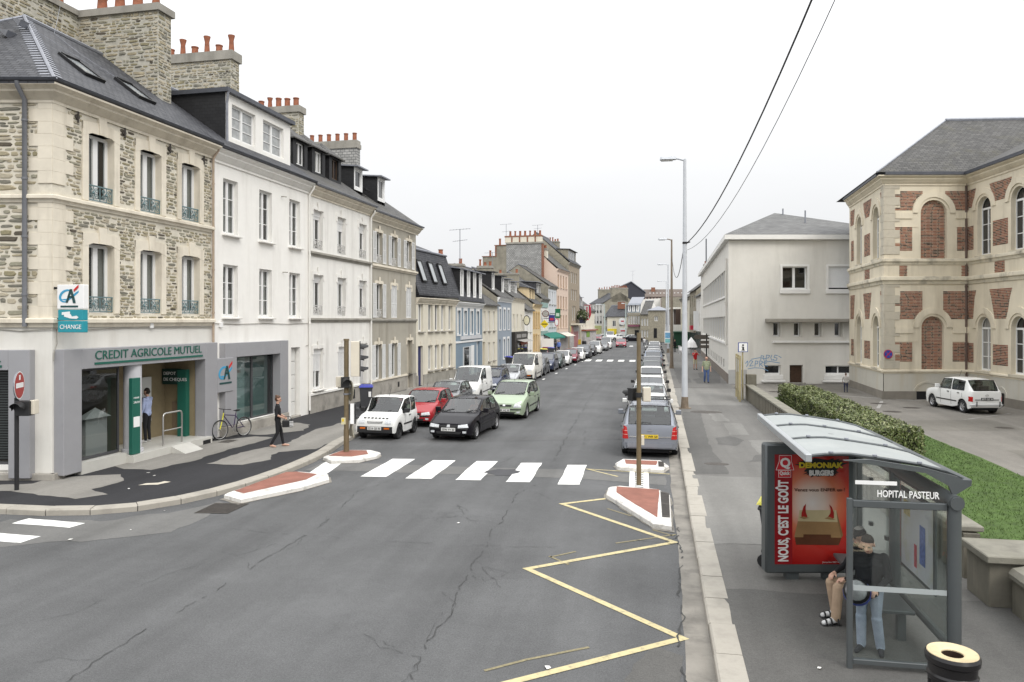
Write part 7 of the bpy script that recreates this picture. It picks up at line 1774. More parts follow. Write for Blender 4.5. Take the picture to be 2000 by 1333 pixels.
# lamp posts
def lamp(x, y, h, mt, label, arm=1.0, kind=0):
 o = empty('street_lamp', (x, y, .12), 0, label, 'street lamp', 'street lamps along the right pavement'); mb = MB()
 mb.tube([(0, 0, 0), (0, 0, 3), (0, 0, h)], [.15, .13, .07], 12); mb.tube([(0, 0, h - .06), (-.3, 0, h + .03), (-arm * .5, 0, h + .05)], [.05, .045, .04], 8); mb.build('pole', mt, o, smooth=50)
 mb = MB(); P = [(-arm * .4, .13), (-arm * .55, .17), (-arm * 1.05, .2), (-arm * 1.15, .12)]
 for (x0, w0), (x1, w1) in zip(P, P[1:]):
  mb.add([(x0, -w0, h), (x0, w0, h), (x1, w1, h), (x1, -w1, h), (x0, -w0 * .7, h + .13), (x0, w0 * .7, h + .13), (x1, w1 * .7, h + .12), (x1, -w1 * .7, h + .12)], [(4, 5, 6, 7), (0, 4, 7, 3), (1, 2, 6, 5)])
 mb.add([(P[-1][0], -.12, h), (P[-1][0], .12, h), (P[-1][0], .08, h + .12), (P[-1][0], -.08, h + .12)], [(0, 1, 2, 3)]); mb.build('lantern', M_POLEW, o)
 mb = MB(); mb.box(-arm * 1.1, -.13, h - .05, -arm * .55, .13, h); mb.build('diffuser', mat('lamp diffuser', (.6, .6, .58), .3, 0), o)
 mb = MB(); mb.tube([(0, 0, 0), (0, 0, .55)], [.19, .155], 12); mb.tube([(0, 0, 0), (0, 0, .03)], .3, 12); mb.build('base_collar', M_RUST, o, smooth=50)
 return o
l1 = lamp(1.72, 35.9, 11.75, M_POLEW, 'nearest tall pale grey street lamp standing on the right pavement', 1.0)
mb = MB(); mb.tube([(0, 0, 7.75), (0, 0, 7.85)], .11, 8); mb.tube([(.1, 0, 7.8), (.25, 0, 7.85)], .03, 6); mb.build('cable_clamp', M_SIGB, l1)
lamp(2.05, 66, 11.2, M_POLEB, 'brown street lamp behind the nearest pale one', 1.0)
l3 = lamp(2.6, 98, 11.4, M_POLEW, 'third street lamp with a blue and white notice on its post', 1.2)
mb = MB(); mb.box(-.45, -.2, 1.2, .45, -.16, 2.8, 0); mb.box(-.38, -.21, 1.9, .38, -.201, 2.6, 1); mb.box(-.38, -.21, 1.3, .38, -.201, 1.8, 2); mb.build('notice_panel', [M_SIGNW, mat('notice blue', (.15, .35, .55), .5, .2, 6), mat('notice teal', (.2, .5, .5), .5, .2, 6)], l3)
lamp(3.2, 132, 11.0, M_POLEW, 'far street lamp near the end of the right pavement', 1.4)
for x, y, h in ((-8.5, 150, 7.4), (-4.6, 160, 7.8)):
 lamp(x, y, h, mat('pale green mast', (.4, .47, .45), .6, .05), 'slim pale lamp mast on the far square, ' + ('left, beside the white van' if x < -6 else 'in front of the cafe sign'), 1.6 if x < -6 else .8)
# overhead wires
def wire(name, pts, r, label):
 mb = MB(); mb.tube(pts, r, 5, caps=False); tag(mb.build(name, mat('black cable', (.03, .03, .032), .6, 0)), label, 'cable')
def sag(a, b, s, n=24): return [tuple(Vector(a).lerp(Vector(b), k / n) - Vector((0, 0, s * 4 * (k / n) * (1 - k / n)))) for k in range(n + 1)]
wire('overhead_cable', sag((1.85, 35.9, 7.95), (3.9, -6, 16.4), 2.3), .021, 'thick black cable running from the pale lamp post over the shelter')
wire('overhead_cable', sag((1.85, 36, 7.6), (4.2, -4, 16.2), 2.7), .009, 'thin wire sagging beside the thick cable')
wire('overhead_cable', sag((1.7, 36, 7.9), (2.1, 66, 9.6), 1.6), .02, 'cable sagging between the first two street lamps')
# information board and i sign
ib = empty('information_board', (4.62, 39.3, .12), R(-3), 'tan framed notice board on three posts beside the low wall', 'notice board')
for y in (0, 1.2, 2.6):
 mb = MB(); mb.box(-.06, y - .06, 0, .06, y + .06, 2.35, bev=.01); mb.build('post', mat('tan board post', (.36, .31, .18), .7, .15, 3), ib)
mb = MB(); mb.box(-.03, .06, .5, .03, 1.14, 2.2, 0); mb.box(-.03, 1.26, .5, .03, 2.54, 2.2, 0); mb.box(-.036, .15, 1.5, -.03, 1.05, 2.1, 1); mb.box(-.036, 1.4, 1.4, -.03, 2.3, 2.1, 1); mb.build('panel', [mat('tan board', (.4, .35, .22), .7, .1), mat('notice sheet', (.5, .5, .48), .5, .3, 12)], ib)
isg = empty('information_sign', (4.88, 40.2, .12), R(8), 'square white information sign with a dark letter i in a blue frame', 'sign')
mb = MB(); mb.tube([(0, .05, 0), (0, .05, 3.0)], .04, 8); mb.build('post', mat('tan board post', (.36, .31, .18), .7, .15, 3), isg)
mb = MB(); mb.box(-.25, -.02, 2.5, .25, .02, 3.0, 0); mb.box(-.215, -.026, 2.535, .215, -.0201, 2.965, 1); mb.build('sign_plate', [mat('frame blue', (.03, .06, .25), .5, 0), M_SIGNW], isg)
mb = MB(); mb.box(-.04, -.032, 2.6, .05, -.0265, 2.78); mb.box(-.08, -.032, 2.58, .09, -.0265, 2.62); mb.box(-.07, -.032, 2.745, .0, -.0265, 2.785); mb.lathe([(0, -.032), (.05, -.032), (.05, -.027)], 12, (0, 0, 2.86), None, 'y'); mb.build('letter', M_BLACK, isg)
# dark direction boards
db = empty('direction_signs', (5.3, 74, .12), 0, 'stack of dark brown arrow boards on a post before the pale rendered house', 'road sign')
mb = MB(); mb.tube([(.3, 0, 0), (.3, 0, 2.9)], .06, 8); mb.build('post', M_SIGB, db)
for z, a, b, h in ((2.35, -.75, .6, .42), (1.9, -.2, .6, .3), (1.48, -.25, .6, .3)):
 mb = MB(); mb.add([(a, -.05, z), (b, -.05, z), (b, -.05, z + h), (a, -.05, z + h), (a - .2, -.05, z + h / 2), (a, .05, z), (b, .05, z), (b, .05, z + h), (a, .05, z + h), (a - .2, .05, z + h / 2)], [(0, 1, 2, 3, 4), (9, 8, 7, 6, 5), (0, 5, 6, 1), (3, 2, 7, 8), (1, 6, 7, 2)]); mb.build('arrow_board', mat('board brown', (.1, .085, .07), .5, .1), db)
# ------------------------------------------------------------------ bins
def wheelie(x, y, rz, label, lid, body=None, z=.13):
 o = empty('wheelie_bin', (x, y, z), rz, label, 'wheelie bin', 'wheelie bins on the pavement'); mb = MB()
 b = [(-.24, -.26), (.24, -.26), (.24, .2), (-.24, .2)]; t = [(-.3, -.36), (.3, -.36), (.3, .32), (-.3, .32)]
 mb.add([(*p, .06) for p in b] + [(*p, .98) for p in t], [(0, 1, 5, 4), (1, 2, 6, 5), (2, 3, 7, 6), (3, 0, 4, 7), (3, 2, 1, 0)]); mb.box(-.32, -.38, .94, .32, .34, 1.0); mb.build('body', body or mat('bin grey', (.055, .057, .062), .55, .1), o, bevel=.02)
 mb = MB(); mb.add([(-.33, -.4, 1.0), (.33, -.4, 1.0), (.33, .36, 1.04), (-.33, .36, 1.04), (-.25, -.3, 1.07), (.25, -.3, 1.07), (.25, .26, 1.1), (-.25, .26, 1.1)], [(4, 5, 6, 7), (0, 1, 5, 4), (1, 2, 6, 5), (2, 3, 7, 6), (3, 0, 4, 7)]); mb.build('lid', lid, o)
 for s in (-1, 1):
  mb = MB(); mb.lathe([(0, -.03), (.11, -.03), (.11, .03), (0, .03)], 12, (s * .27, .24, .1), None, 'x'); mb.build('wheel', M_SIGB, o)
 mb = MB(); mb.box(.12, -.37, .55, .24, -.335, .8); mb.build('sticker', M_SIGNW, o)
 return o
M_LIDB = mat('blue lid', (.03, .04, .3), .45, .05); M_LIDY = mat('yellow lid', (.6, .55, .06), .45, .1)
wheelie(-13.1, 33.3, R(20), 'grey wheelie bin with blue lid outside the white house with slate dormers', M_LIDB)
wheelie(-11.6, 62.5, R(60), 'grey wheelie bin with blue lid outside the small cream cottage', M_LIDB)
wheelie(-10.9, 84.5, R(80), 'dark wheelie bin with blue lid near the yellow house', M_LIDB)
wheelie(2.22, 13.2, R(75), 'grey wheelie bin with yellow lid hidden behind the poster panel', M_LIDY)
wheelie(-11.2, 80.5, R(80), 'dark wheelie bin with yellow lid outside the narrow white house', M_LIDY)
lb = empty('litter_bin', (2.86, 7.72, .13), 0, 'round black litter bin with a beige ring lid at the front right', 'litter bin'); lb.scale = (.85, .85, 1)
mb = MB(); mb.lathe([(.2, 0), (.235, .03), (.235, .7), (.255, .72), (.26, .76), (.245, .78), (.25, .86), (.275, .88), (.28, .93), (.262, .96)], 36); mb.build('body', mat('litter bin black', (.014, .013, .014), .3, .1), lb, smooth=35)
for k in range(12):
 a = k * math.pi / 6; mb = MB(); mb.tube([(.238 * math.cos(a), .238 * math.sin(a), .05), (.238 * math.cos(a), .238 * math.sin(a), .69)], .012, 6); mb.build('rib', mat('litter bin black', (.014, .013, .014), .3, .1), lb)
mb = MB(); mb.lathe([(.262, .955), (.255, .965), (.115, .945), (.11, .935)], 36); mb.build('ring_lid', mat('beige lid', (.58, .48, .3), .35, .06, 6, stain=(.3, .22, .12), stain_amt=.5, stain_scale=7), lb, smooth=35)
mb = MB(); mb.lathe([(.112, .94), (.1, .6), (0, .6)], 24); mb.build('liner', mat('brown hole', (.03, .015, .008), .8, .1), lb)
tb = empty('litter_bin', (-9.4, 112, .13), 0, 'black drum litter bin before the tall stone building', 'litter bin'); mb = MB(); mb.lathe([(.3, 0), (.34, .1), (.34, 1.0), (.25, 1.1), (0, 1.12)], 12); mb.build('body', M_SIGB, tb); mb = MB(); mb.box(-.9, -.1, 0, -.5, .1, 1.3); mb.build('yellow_box', mat('yellow box', (.6, .4, .05), .5, 0), tb)
# ------------------------------------------------------------------ bicycle against the bank wall
bk = empty('bicycle', (-14.42, 24.0, .13), R(72), 'purple and yellow bicycle leaning on the wall by the bank plaque', 'bicycle')
lean = .07
def wheel_at(x, name='wheel'):
 mb = MB(); n = 20; r = .33; P = [(x + r * math.cos(2 * math.pi * k / n), lean * (r + r * math.sin(2 * math.pi * k / n)) * .5, r + r * math.sin(2 * math.pi * k / n)) for k in range(n + 1)]
 mb.tube(P, .024, 6, 0); mb.tube([(x + (p[0] - x) * .93, p[1], r + (p[2] - r) * .93) for p in P], .011, 5, 1)
 for k in range(0, n, 2): mb.tube([(x, lean * .5 * r, r), P[k]], .003, 3, 1)
 mb.tube([(x, -.05, r), (x, .07, r)], .025, 6, 1); return mb.build(name, [M_SIGB, M_STEEL], bk)
wheel_at(-.52); wheel_at(.52)
M_BIKE = mat('purple bike frame', (.04, .025, .07), .35, .1); M_BIKEY = mat('yellow bike fork', (.65, .62, .04), .4, 0)
mb = MB(); seat, head, bb, ax = (.2, .045, .84), (-.36, .045, .84), (.06, .02, .3), (.52, .02, .33)
for a, b in ((seat, bb), (head, bb), (head, (.17, .04, .76)), (bb, ax), ((.17, .04, .76), ax)): mb.tube([a, b], .018, 8)
mb.build('frame', M_BIKE, bk)
mb = MB(); mb.tube([(-.34, .045, .9), (-.38, .04, .72), (-.52, .02, .33)], .018, 8); mb.build('fork', M_BIKEY, bk)
mb = MB(); mb.tube([(-.34, .045, .9), (-.33, .045, 1.02)], .015, 6); mb.tube([(-.28, -.26, 1.04), (-.33, -.1, 1.03), (-.33, .2, 1.03), (-.28, .35, 1.04)], .013, 6); mb.build('handlebar', M_SIGB, bk)
mb = MB(); mb.add([(.08, .02, .94), (.08, .08, .94), (.34, .13, .96), (.34, -.03, .96), (.2, .05, .9), (.34, .05, .9)], [(0, 1, 2, 3), (0, 3, 5, 4), (1, 4, 5, 2), (2, 5, 3), (0, 4, 1)]); mb.tube([(.2, .045, .8), (.21, .05, .92)], .014, 6); mb.build('saddle', M_SIGB, bk)
mb = MB(); mb.lathe([(.0, 0), (.09, 0), (.09, .008), (0, .008)], 14, (.06, -.03, .3), None, 'y'); mb.tube([(.06, -.05, .3), (.12, -.05, .16)], .01, 5); mb.box(.07, -.1, .15, .17, -.04, .17); mb.build('crank', M_STEEL, bk)
# ------------------------------------------------------------------ motor scooters, cafe furniture, aerials
for k, (x, y, col) in enumerate([(-8.1, 112.5, (.6, .6, .6)), (-8.6, 114.5, (.05, .05, .055))]):
 o = empty('motorbike', (x, y, .13), R(100), ('white' if k == 0 else 'black') + ' motorbike parked by the tall stone building', 'motorbike'); mt = mat('bike body %d' % k, col, .35, 0)
 for wx_ in (-.65, .65): mb = MB(); mb.lathe([(.2, -.05), (.31, -.06), (.31, .06), (.2, .05)], 14, (wx_, 0, .31), None, 'y'); mb.build('wheel', M_SIGB, o)
 mb = MB(); mb.add([(-.75, -.13, .6), (-.75, .13, .6), (-.5, .16, .95), (-.5, -.16, .95), (.1, -.16, .75), (.1, .16, .75), (.8, .1, .85), (.8, -.1, .85), (.1, -.14, .4), (.1, .14, .4)], [(0, 1, 2, 3), (3, 2, 5, 4), (4, 5, 6, 7), (0, 3, 4, 8), (1, 9, 5, 2), (8, 4, 7), (9, 6, 5), (0, 8, 9, 1), (8, 7, 6, 9)]); mb.tube([(-.65, 0, .31), (-.45, 0, .95), (-.4, 0, 1.15)], .05, 6); mb.tube([(-.38, -.3, 1.12), (-.38, .3, 1.12)], .025, 6); mb.build('body', mt, o)
M_PLAST = mat('white plastic', (.75, .75, .74), .4, .02)
for k, (x, y, rz) in enumerate([(4.2, 94.5, .3), (4.9, 96.5, 1.2), (4.3, 99, 2.2)]):
 o = empty('cafe_chair', (x, y, .13), rz, 'white plastic garden chair outside the cafe, ' + ('nearest to the direction signs', 'middle one of the three', 'nearest to the green cafe front')[k], 'chair', 'plastic chairs outside the cafe')
 mb = MB(); mb.box(-.25, -.25, .42, .25, .25, .46); mb.build('seat', M_PLAST, o); mb = MB(); mb.add([(-.25, .22, .46), (.25, .22, .46), (.25, .32, .9), (-.25, .32, .9), (-.25, .26, .46), (.25, .26, .46), (.25, .36, .9), (-.25, .36, .9)], [(0, 1, 2, 3), (4, 7, 6, 5), (3, 2, 6, 7)]); mb.build('backrest', M_PLAST, o)
 for a in (-.23, .23):
  for b in (-.23, .23): mb = MB(); mb.box(a - .02, b - .02, 0, a + .02, b + .02, .42); mb.build('leg', M_PLAST, o)
o = empty('cafe_table', (4.7, 95.4, .13), 0, 'round white plastic table among the cafe chairs', 'table'); mb = MB(); mb.lathe([(0, .7), (.45, .7), (.45, .73), (0, .73)], 16); mb.build('table_top', M_PLAST, o); mb = MB(); mb.lathe([(.25, 0), (.05, .1), (.05, .7)], 8); mb.build('pedestal', M_PLAST, o)
o = empty('parasol', (5.2, 92.5, .13), 0, 'half folded white parasol leaning by the direction signs', 'parasol'); mb = MB(); mb.lathe([(.75, .9), (.5, 1.5), (.05, 2.1)], 10); mb.build('canopy', M_PLAST, o); mb = MB(); mb.tube([(0, 0, 0), (0, 0, 2.2)], .03, 6); mb.build('pole', M_ZINC, o)
def aerial(x, y, z, h, label):
 o = empty('tv_aerial', (x, y, z), R(20), label, 'aerial', 'television aerials on the roofs'); mb = MB(); mb.tube([(0, 0, 0), (0, 0, h)], .03, 5); mb.build('mast', M_ZINC, o)
 for zz, L in ((h - .1, 1.6), (h * .62, 1.1)):
  mb = MB(); mb.tube([(-L / 2, 0, zz), (L / 2, 0, zz + .15)], .018, 4)
  for k in range(7): mb.tube([(-L / 2 + L * k / 6, -.3, zz + .15 * k / 6), (-L / 2 + L * k / 6, .3, zz + .15 * k / 6)], .012, 3)
  mb.build('antenna', M_ZINC, o)
aerial(-14.6, 57.0, 8.9, 2.6, 'forked aerial on a thin mast above the blue house roof'); aerial(-16.4, 78, 9.4, 2.2, 'aerial by the pots above the cream pub house'); aerial(-19.2, 100.6, 14.7, 2.9, 'tall bare aerial on the broad slate hung stack'); aerial(-16.2, 110, 17, 1.6, 'small aerial on the tall stone building gable'); aerial(-4.6, 236, 16.4, 3.5, 'distant aerial above the dark slate gable')
# ------------------------------------------------------------------ bus shelter
M_SHF = mat('shelter grey metal', (.085, .094, .097), .45, .06, 3, metal=.2)
M_SHG = glass_mat('shelter glass', (.95, .98, .97), .975, .015)
M_ROOFP = mat('pale roof panel', (.29, .31, .305), .5, .04, 1.5, stain=(.45, .46, .43), stain_amt=.4, stain_scale=1.2)
bs = empty('bus_shelter', (3.5, 9.35, .125), 0, 'grey glass bus shelter with a curved pale roof and advertising panel', 'bus shelter')
X0, X1, Y1 = -1.14, 0.0, 3.3     # local: back wall at x=0, near end at y=0
prof = [(-1.56, 2.46), (-1.4, 2.485), (-1.1, 2.50), (-.73, 2.46), (-.3, 2.40), (.0, 2.33), (.18, 2.25)]
def roofz(x):
 for (a, b), (c, d) in zip(prof, prof[1:]):
  if x <= c: return b + (d - b) * (x - a) / (c - a)
 return prof[-1][1]
for k in range(3):
 y0, y1 = .28 + k * 1.3, .28 + (k + 1) * 1.3 - .03; mb = MB(); n = 18
 for i in range(n):
  xa, xb = -1.56 + 1.74 * i / n, -1.56 + 1.74 * (i + 1) / n
  mb.quad((xa, y0, roofz(xa)), (xb, y0, roofz(xb)), (xb, y1, roofz(xb)), (xa, y1, roofz(xa))); mb.quad((xa, y0, roofz(xa) - .02), (xb, y0, roofz(xb) - .02), (xb, y1, roofz(xb) - .02), (xa, y1, roofz(xa) - .02))
 mb.build('roof_panel', M_ROOFP, bs, smooth=60)
for k in range(4):
 y = .265 + k * 1.3; mb = MB(); mb.tube([(x, y, roofz(x) + .005) for x in [-1.56 + 1.74 * i / 18 for i in range(19)]], .022, 6); o = mb.build('roof_rib', M_SHF, bs, smooth=60)
 mb = MB()
 for x in (-1.3, -.8, -.3): mb.lathe([(.03, 0), (.028, .02), (0, .024)], 8, (x, y, roofz(x) + .02))
 mb.build('bolt', M_ZINC, o)
mb = MB(); mb.box(-1.61, .2, 2.40, -1.53, 4.25, 2.5, bev=.01); mb.build('roof_gutter', mat('bright roof edge', (.4, .42, .43), .35, .03, metal=.4), bs); mb = MB(); mb.box(.14, .2, 2.2, .25, 4.25, 2.26, bev=.01); mb.build('roof_gutter', M_SHF, bs)
mb = MB(); mb.tube([(0, -.02, 2.02), (0, 4.2, 2.02)], .088, 16); mb.tube([(0, -.05, 2.02), (0, -.02, 2.02)], .075, 16); mb.build('roof_beam', M_SHF, bs, smooth=50)
for y in (.05, 2.1, 4.0):      # curved brackets from the beam to the roof
 mb = MB(); P = [(.0, 2.08), (-.05, 2.2), (-.3, 2.34), (-.9, 2.42), (-1.2, 2.46), (-.9, 2.48), (-.3, 2.40), (.05, 2.31), (.2, 2.22), (.14, 2.18)]
 mb.add([(x, y + .02, z) for x, z in P] + [(x, y + .06, z) for x, z in P], [tuple(range(10)), tuple(range(19, 9, -1))] + [(i, (i + 1) % 10, 10 + (i + 1) % 10, 10 + i) for i in range(10)]); mb.build('bracket', M_SHF, bs)
for y in (0.0, 2.1, 4.0): mb = MB(); mb.tube([(.0, y + .05, 0), (.0, y + .05, 2.0)], .075, 16); mb.build('post', M_SHF, bs, smooth=50)
mb = MB(); mb.box(-1.17, .02, 0, -1.11, .08, 2.02, bev=.006); mb.build('end_post', M_SHF, bs)
mb = MB(); mb.box(-1.11, .02, 1.92, -.08, .08, 2.0, bev=.006); mb.build('end_rail', M_SHF, bs); mb = MB(); mb.box(-1.11, .02, .06, -.08, .08, .12, bev=.006); mb.build('end_rail', M_SHF, bs)
mb = MB(); mb.box(-1.1, .045, .13, -.08, .055, 1.91); ep = mb.build('end_glass', M_SHG, bs)
mb = MB(); mb.add([(-1.1, .045, 2.01), (-.1, .045, 2.01), (-.1, .045, 2.33), (-.73, .045, 2.44), (-1.1, .045, 2.475)], [(0, 1, 2, 3, 4)]); eg = mb.build('end_glass', M_SHG, bs)
mb = MB(); mb.box(-1.1, .038, .93, -.08, .044, .99); mb.build('glass_stripe', mat('frosted stripe', (.35, .38, .38), .5, 0), ep)
lettering('HOPITAL PASTEUR', .115, M_SIGNW, eg, (-.84, .038, 2.05), extrude=.002, sx=.7, bold=.0015)
mb = MB(); mb.box(-1.08, .036, 2.19, -.62, .042, 2.235); mb.build('white_strip', M_SIGNW, eg)
for k in range(5):
 mb = MB(); mb.box(-.005, .12 + k * .8, .35, .005, .9 + k * .8, 1.9); mb.build('back_glass', M_SHG, bs)
mb = MB(); mb.tube([(0, .1, .3), (0, 4.0, .3)], .05, 10); mb.build('back_rail', M_SHF, bs); mb = MB(); mb.box(-.03, .1, 1.9, .03, 4.0, 1.95); mb.build('back_rail', M_SHF, bs)
mb = MB()
for y in (.88, 1.68, 2.48, 3.28):
 for z in (.9, 1.6): mb.box(-.03, y - .02, z - .03, .02, y + .06, z + .03)
mb.build('glass_clips', M_SIGB, bs)
mb = MB(); mb.box(-.05, .5, .75, -.02, 1.75, 1.85, 0, bev=.006); mf = mb.build('map_frame', M_SHF, bs); mb = MB(); mb.quad((-.053, .55, .8), (-.053, 1.7, .8), (-.053, 1.7, 1.8), (-.053, .55, 1.8)); mb.build('map', mat('route map paper', (.55, .57, .6), .4, .08, 2, stain=(.42, .42, .2), stain_amt=.6, stain_scale=3), mf)
mb = MB()
for (y0, z0, y1, z1, m_) in ((.8, 1.0, 1.0, 1.5, 0), (1.1, .9, 1.2, 1.2, 1), (1.35, 1.5, 1.6, 1.7, 2)): mb.quad((-.056, y0, z0), (-.056, y1, z0), (-.056, y1, z1), (-.056, y0, z1), m_)
mb.build('map_print', [mat('print blue', (.1, .16, .4), .5, .5, 20), mat('print red', (.45, .08, .1), .5, .4, 20), mat('print ochre', (.5, .42, .2), .5, .4, 20)], mf)
mb = MB(); mb.box(-.62, .75, .41, -.18, 3.1, .46, bev=.012); mb.build('bench_seat', M_SHF, bs)
for y in (1.0, 2.9): mb = MB(); mb.box(-.33, y - .05, 0, -.23, y + .05, .41); mb.build('bench_leg', M_SHF, bs)
# advertising panel, at the far end, facing the viewer
ad = link('ad_panel', None, bs, (-1.74, 2.97, .0), TH)
mb = MB(); mb.box(0, 0, .18, 1.46, .22, 2.24, bev=.03); bpy.data.objects.remove(ad); ad = mb.build('ad_panel', M_SHF, bs, (-1.66, 2.97, -.07), TH, smooth=40)
for q in (.35, .95): mb = MB(); mb.box(q, .05, 0, q + .2, .18, .18); mb.build('panel_foot', M_SHF, bs, (-1.66, 2.97, -.07), TH)
pm, nt, pbsdf = _nodes('poster print')        # flat print: red sheet with a pale burst
tc = nt.nodes.new('ShaderNodeTexCoord'); mp = nt.nodes.new('ShaderNodeMapping'); mp.inputs['Location'].default_value = (-.74, 0, -1.3 * .92); mp.inputs['Scale'].default_value = (1.0, 0, .92)
nt.links.new(tc.outputs['Object'], mp.inputs[0]); ln = nt.nodes.new('ShaderNodeVectorMath'); ln.operation = 'LENGTH'; nt.links.new(mp.outputs[0], ln.inputs[0])
nt.links.new(_ramp(nt, ln.outputs['Value'], [(0.0, (.7, .64, .6)), (.2, (.66, .52, .44)), (.42, (.55, .17, .09)), (.62, (.45, .03, .02)), (.9, (.3, .008, .008))]), pbsdf.inputs['Base Color']); pbsdf.inputs['Roughness'].default_value = .12
PX = lambda x: .145 + (x - 25) * .00147
PZ = lambda y: .33 + (1245 - y) * .00149
mb = MB(); mb.quad((PX(25), -.004, PZ(1245)), (PX(825), -.004, PZ(1245)), (PX(825), -.004, PZ(75)), (PX(25), -.004, PZ(75))); poster = mb.build('poster', pm, ad)
M_PW = mat('poster white', (.72, .7, .68), .3, 0); M_PR = mat('poster logo red', (.5, .02, .03), .3, 0); M_PDR = mat('poster dark red', (.25, .008, .012), .3, .1)
def shape(name, polys, y):
 mats = []; mb = MB()
 for P, m_ in polys:
  if m_ not in mats: mats.append(m_)
  mb.poly([(PX(a), y, PZ(b)) for a, b in P], mats.index(m_)); y -= .0006
 return mb.build(name, mats, poster)
shape('poster_band', [([(25, 1245), (215, 1245), (215, 75), (25, 75)], M_PDR)], -.005)
shape('burger_logo', [([(72, 84), (208, 84), (208, 150), (234, 242), (200, 242), (200, 320), (64, 320), (64, 242), (36, 242), (70, 150)], M_PW), ([(76, 88), (204, 88), (204, 152), (228, 238), (42, 238), (74, 152)], M_PR), ([(68, 246), (196, 246), (196, 316), (68, 316)], M_PR)], -.006)
def ptext(s, size, mt, x, y, w=None, rot=0, **k):
 me = text_mesh(s, size, mt, extrude=.0003, **k); o = link('lettering', me, poster, (PX(x), -.0105, PZ(y)))
 if w: o.scale = (w * .00147 / max(v.co.x for v in me.vertices), 1, 1)
 if rot: o.rotation_euler = (0, R(-rot), 0)
 return o
M_PY = mat('poster yellow', (.62, .48, .03), .3, 0); M_PK = mat('poster black', (.012, .012, .012), .3, 0); M_PBR = mat('poster brown ink', (.06, .02, .01), .3, 0)
ptext('Q', .2, M_PW, 82, 208, 112, bold=.008); ptext('Quick', .075, M_PW, 76, 290, 112, bold=.003)
rnd = random.Random(3); spl = []
for k in range(46):
 t = 2 * math.pi * k / 46; r_ = 1.0 if k % 2 else rnd.uniform(1.12, 1.3); cx_, cy_, rx_, ry_ = 530, 218, 235, 84
 a, b = math.cos(t), math.sin(t); a = math.copysign(abs(a) ** .5, a); b = math.copysign(abs(b) ** .5, b)
 taper = 1 if b < 0 else .68
 spl.append((cx_ + rx_ * a * r_ * taper, cy_ + ry_ * b * r_))
shape('splash', [(spl, M_PK)], -.006)
ptext('DEMONiAK', .115, M_PY, 285, 215, 480, bold=.006); ptext('BURGERS', .11, M_PW, 395, 296, 265, bold=.007); ptext('Venez vous ENFER un !', .075, M_PBR, 236, 468, 545, bold=.001)
ptext('NOUS, C\u2019EST LE GO\u00dbT', .31, M_PW, 166, 1216, 880, 90, bold=.012).scale.z = .70
ptext("Jusqu'au 08/10/06", .032, M_PW, 540, 1228, 215)
t1, t2, t3, t4, t5 = mat('box top', (.46, .38, .22), .4, .05, 6), mat('box front', (.27, .16, .07), .4, .12, 5), mat('box side', (.2, .11, .045), .4, .1, 5), mat('box base', (.09, .03, .012), .4, .2, 5), mat('horn red', (.3, .015, .012), .3, .25, 9)
shape('burger_box', [([(292, 668), (688, 668), (705, 795), (275, 785)], t1), ([(275, 785), (705, 795), (745, 962), (235, 955)], t2), ([(705, 795), (690, 670), (762, 935), (745, 962)], t3), ([(240, 955), (745, 962), (715, 1040), (255, 1035)], t4), ([(335, 925), (630, 928), (632, 965), (332, 962)], t4),
 ([(310, 735), (316, 690), (335, 630), (362, 598), (358, 640), (360, 690), (378, 738), (340, 752)], t5), ([(612, 606), (640, 635), (662, 690), (664, 750), (630, 765), (600, 735), (625, 700), (628, 655)], t5), ([(290, 745), (335, 735), (395, 748), (340, 762)], t2), ([(560, 755), (610, 735), (680, 770), (620, 768)], t2)], -.006)
# ------------------------------------------------------------------ cars: lofted bodies, glass, lamps, wheels
M_TYRE = mat('tyre rubber', (.018, .018, .019), .85, .1, 20)
M_RIM = mat('alloy rim', (.42, .42, .43), .35, .05, metal=.6)
M_TRIM = mat('black plastic trim', (.022, .022, .023), .55, .05)
M_CGLASS = glass_mat('car glass', (.62, .7, .68), .72, .02)
M_CDARK = mat('far car glass', (.045, .05, .055), .04, .2, 1, spec=.9)
M_LAMP = mat('clear headlamp', (.6, .62, .64), .12, .2, 18, spec=.8)
M_TAIL = mat('red tail lamp', (.42, .012, .012), .15, .2, 14, spec=.6)
M_AMBER = mat('amber lamp', (.55, .12, .01), .2, .1)
M_SEAT = mat('car seat cloth', (.06, .06, .065), .9, .15)
M_CHROME = mat('bright trim', (.6, .6, .6), .2, 0, metal=.9)
M_PLW = mat('white number plate', (.7, .7, .68), .4, .03)
M_PLY = mat('yellow number plate', (.68, .48, .03), .4, .03)
def paint(name, c, metal=0.0): return mat('paint ' + name, c, .22, .03, 1.5, 0, spec=.2, metal=metal, coat=.22)
def smooth_key(keys, x):
 if x <= keys[0][0]: return keys[0][1]
 for (a, b), (c, d) in zip(keys, keys[1:]):
  if x <= c:
   t = (x - a) / (c - a); return b + (d - b) * t
 return keys[-1][1]
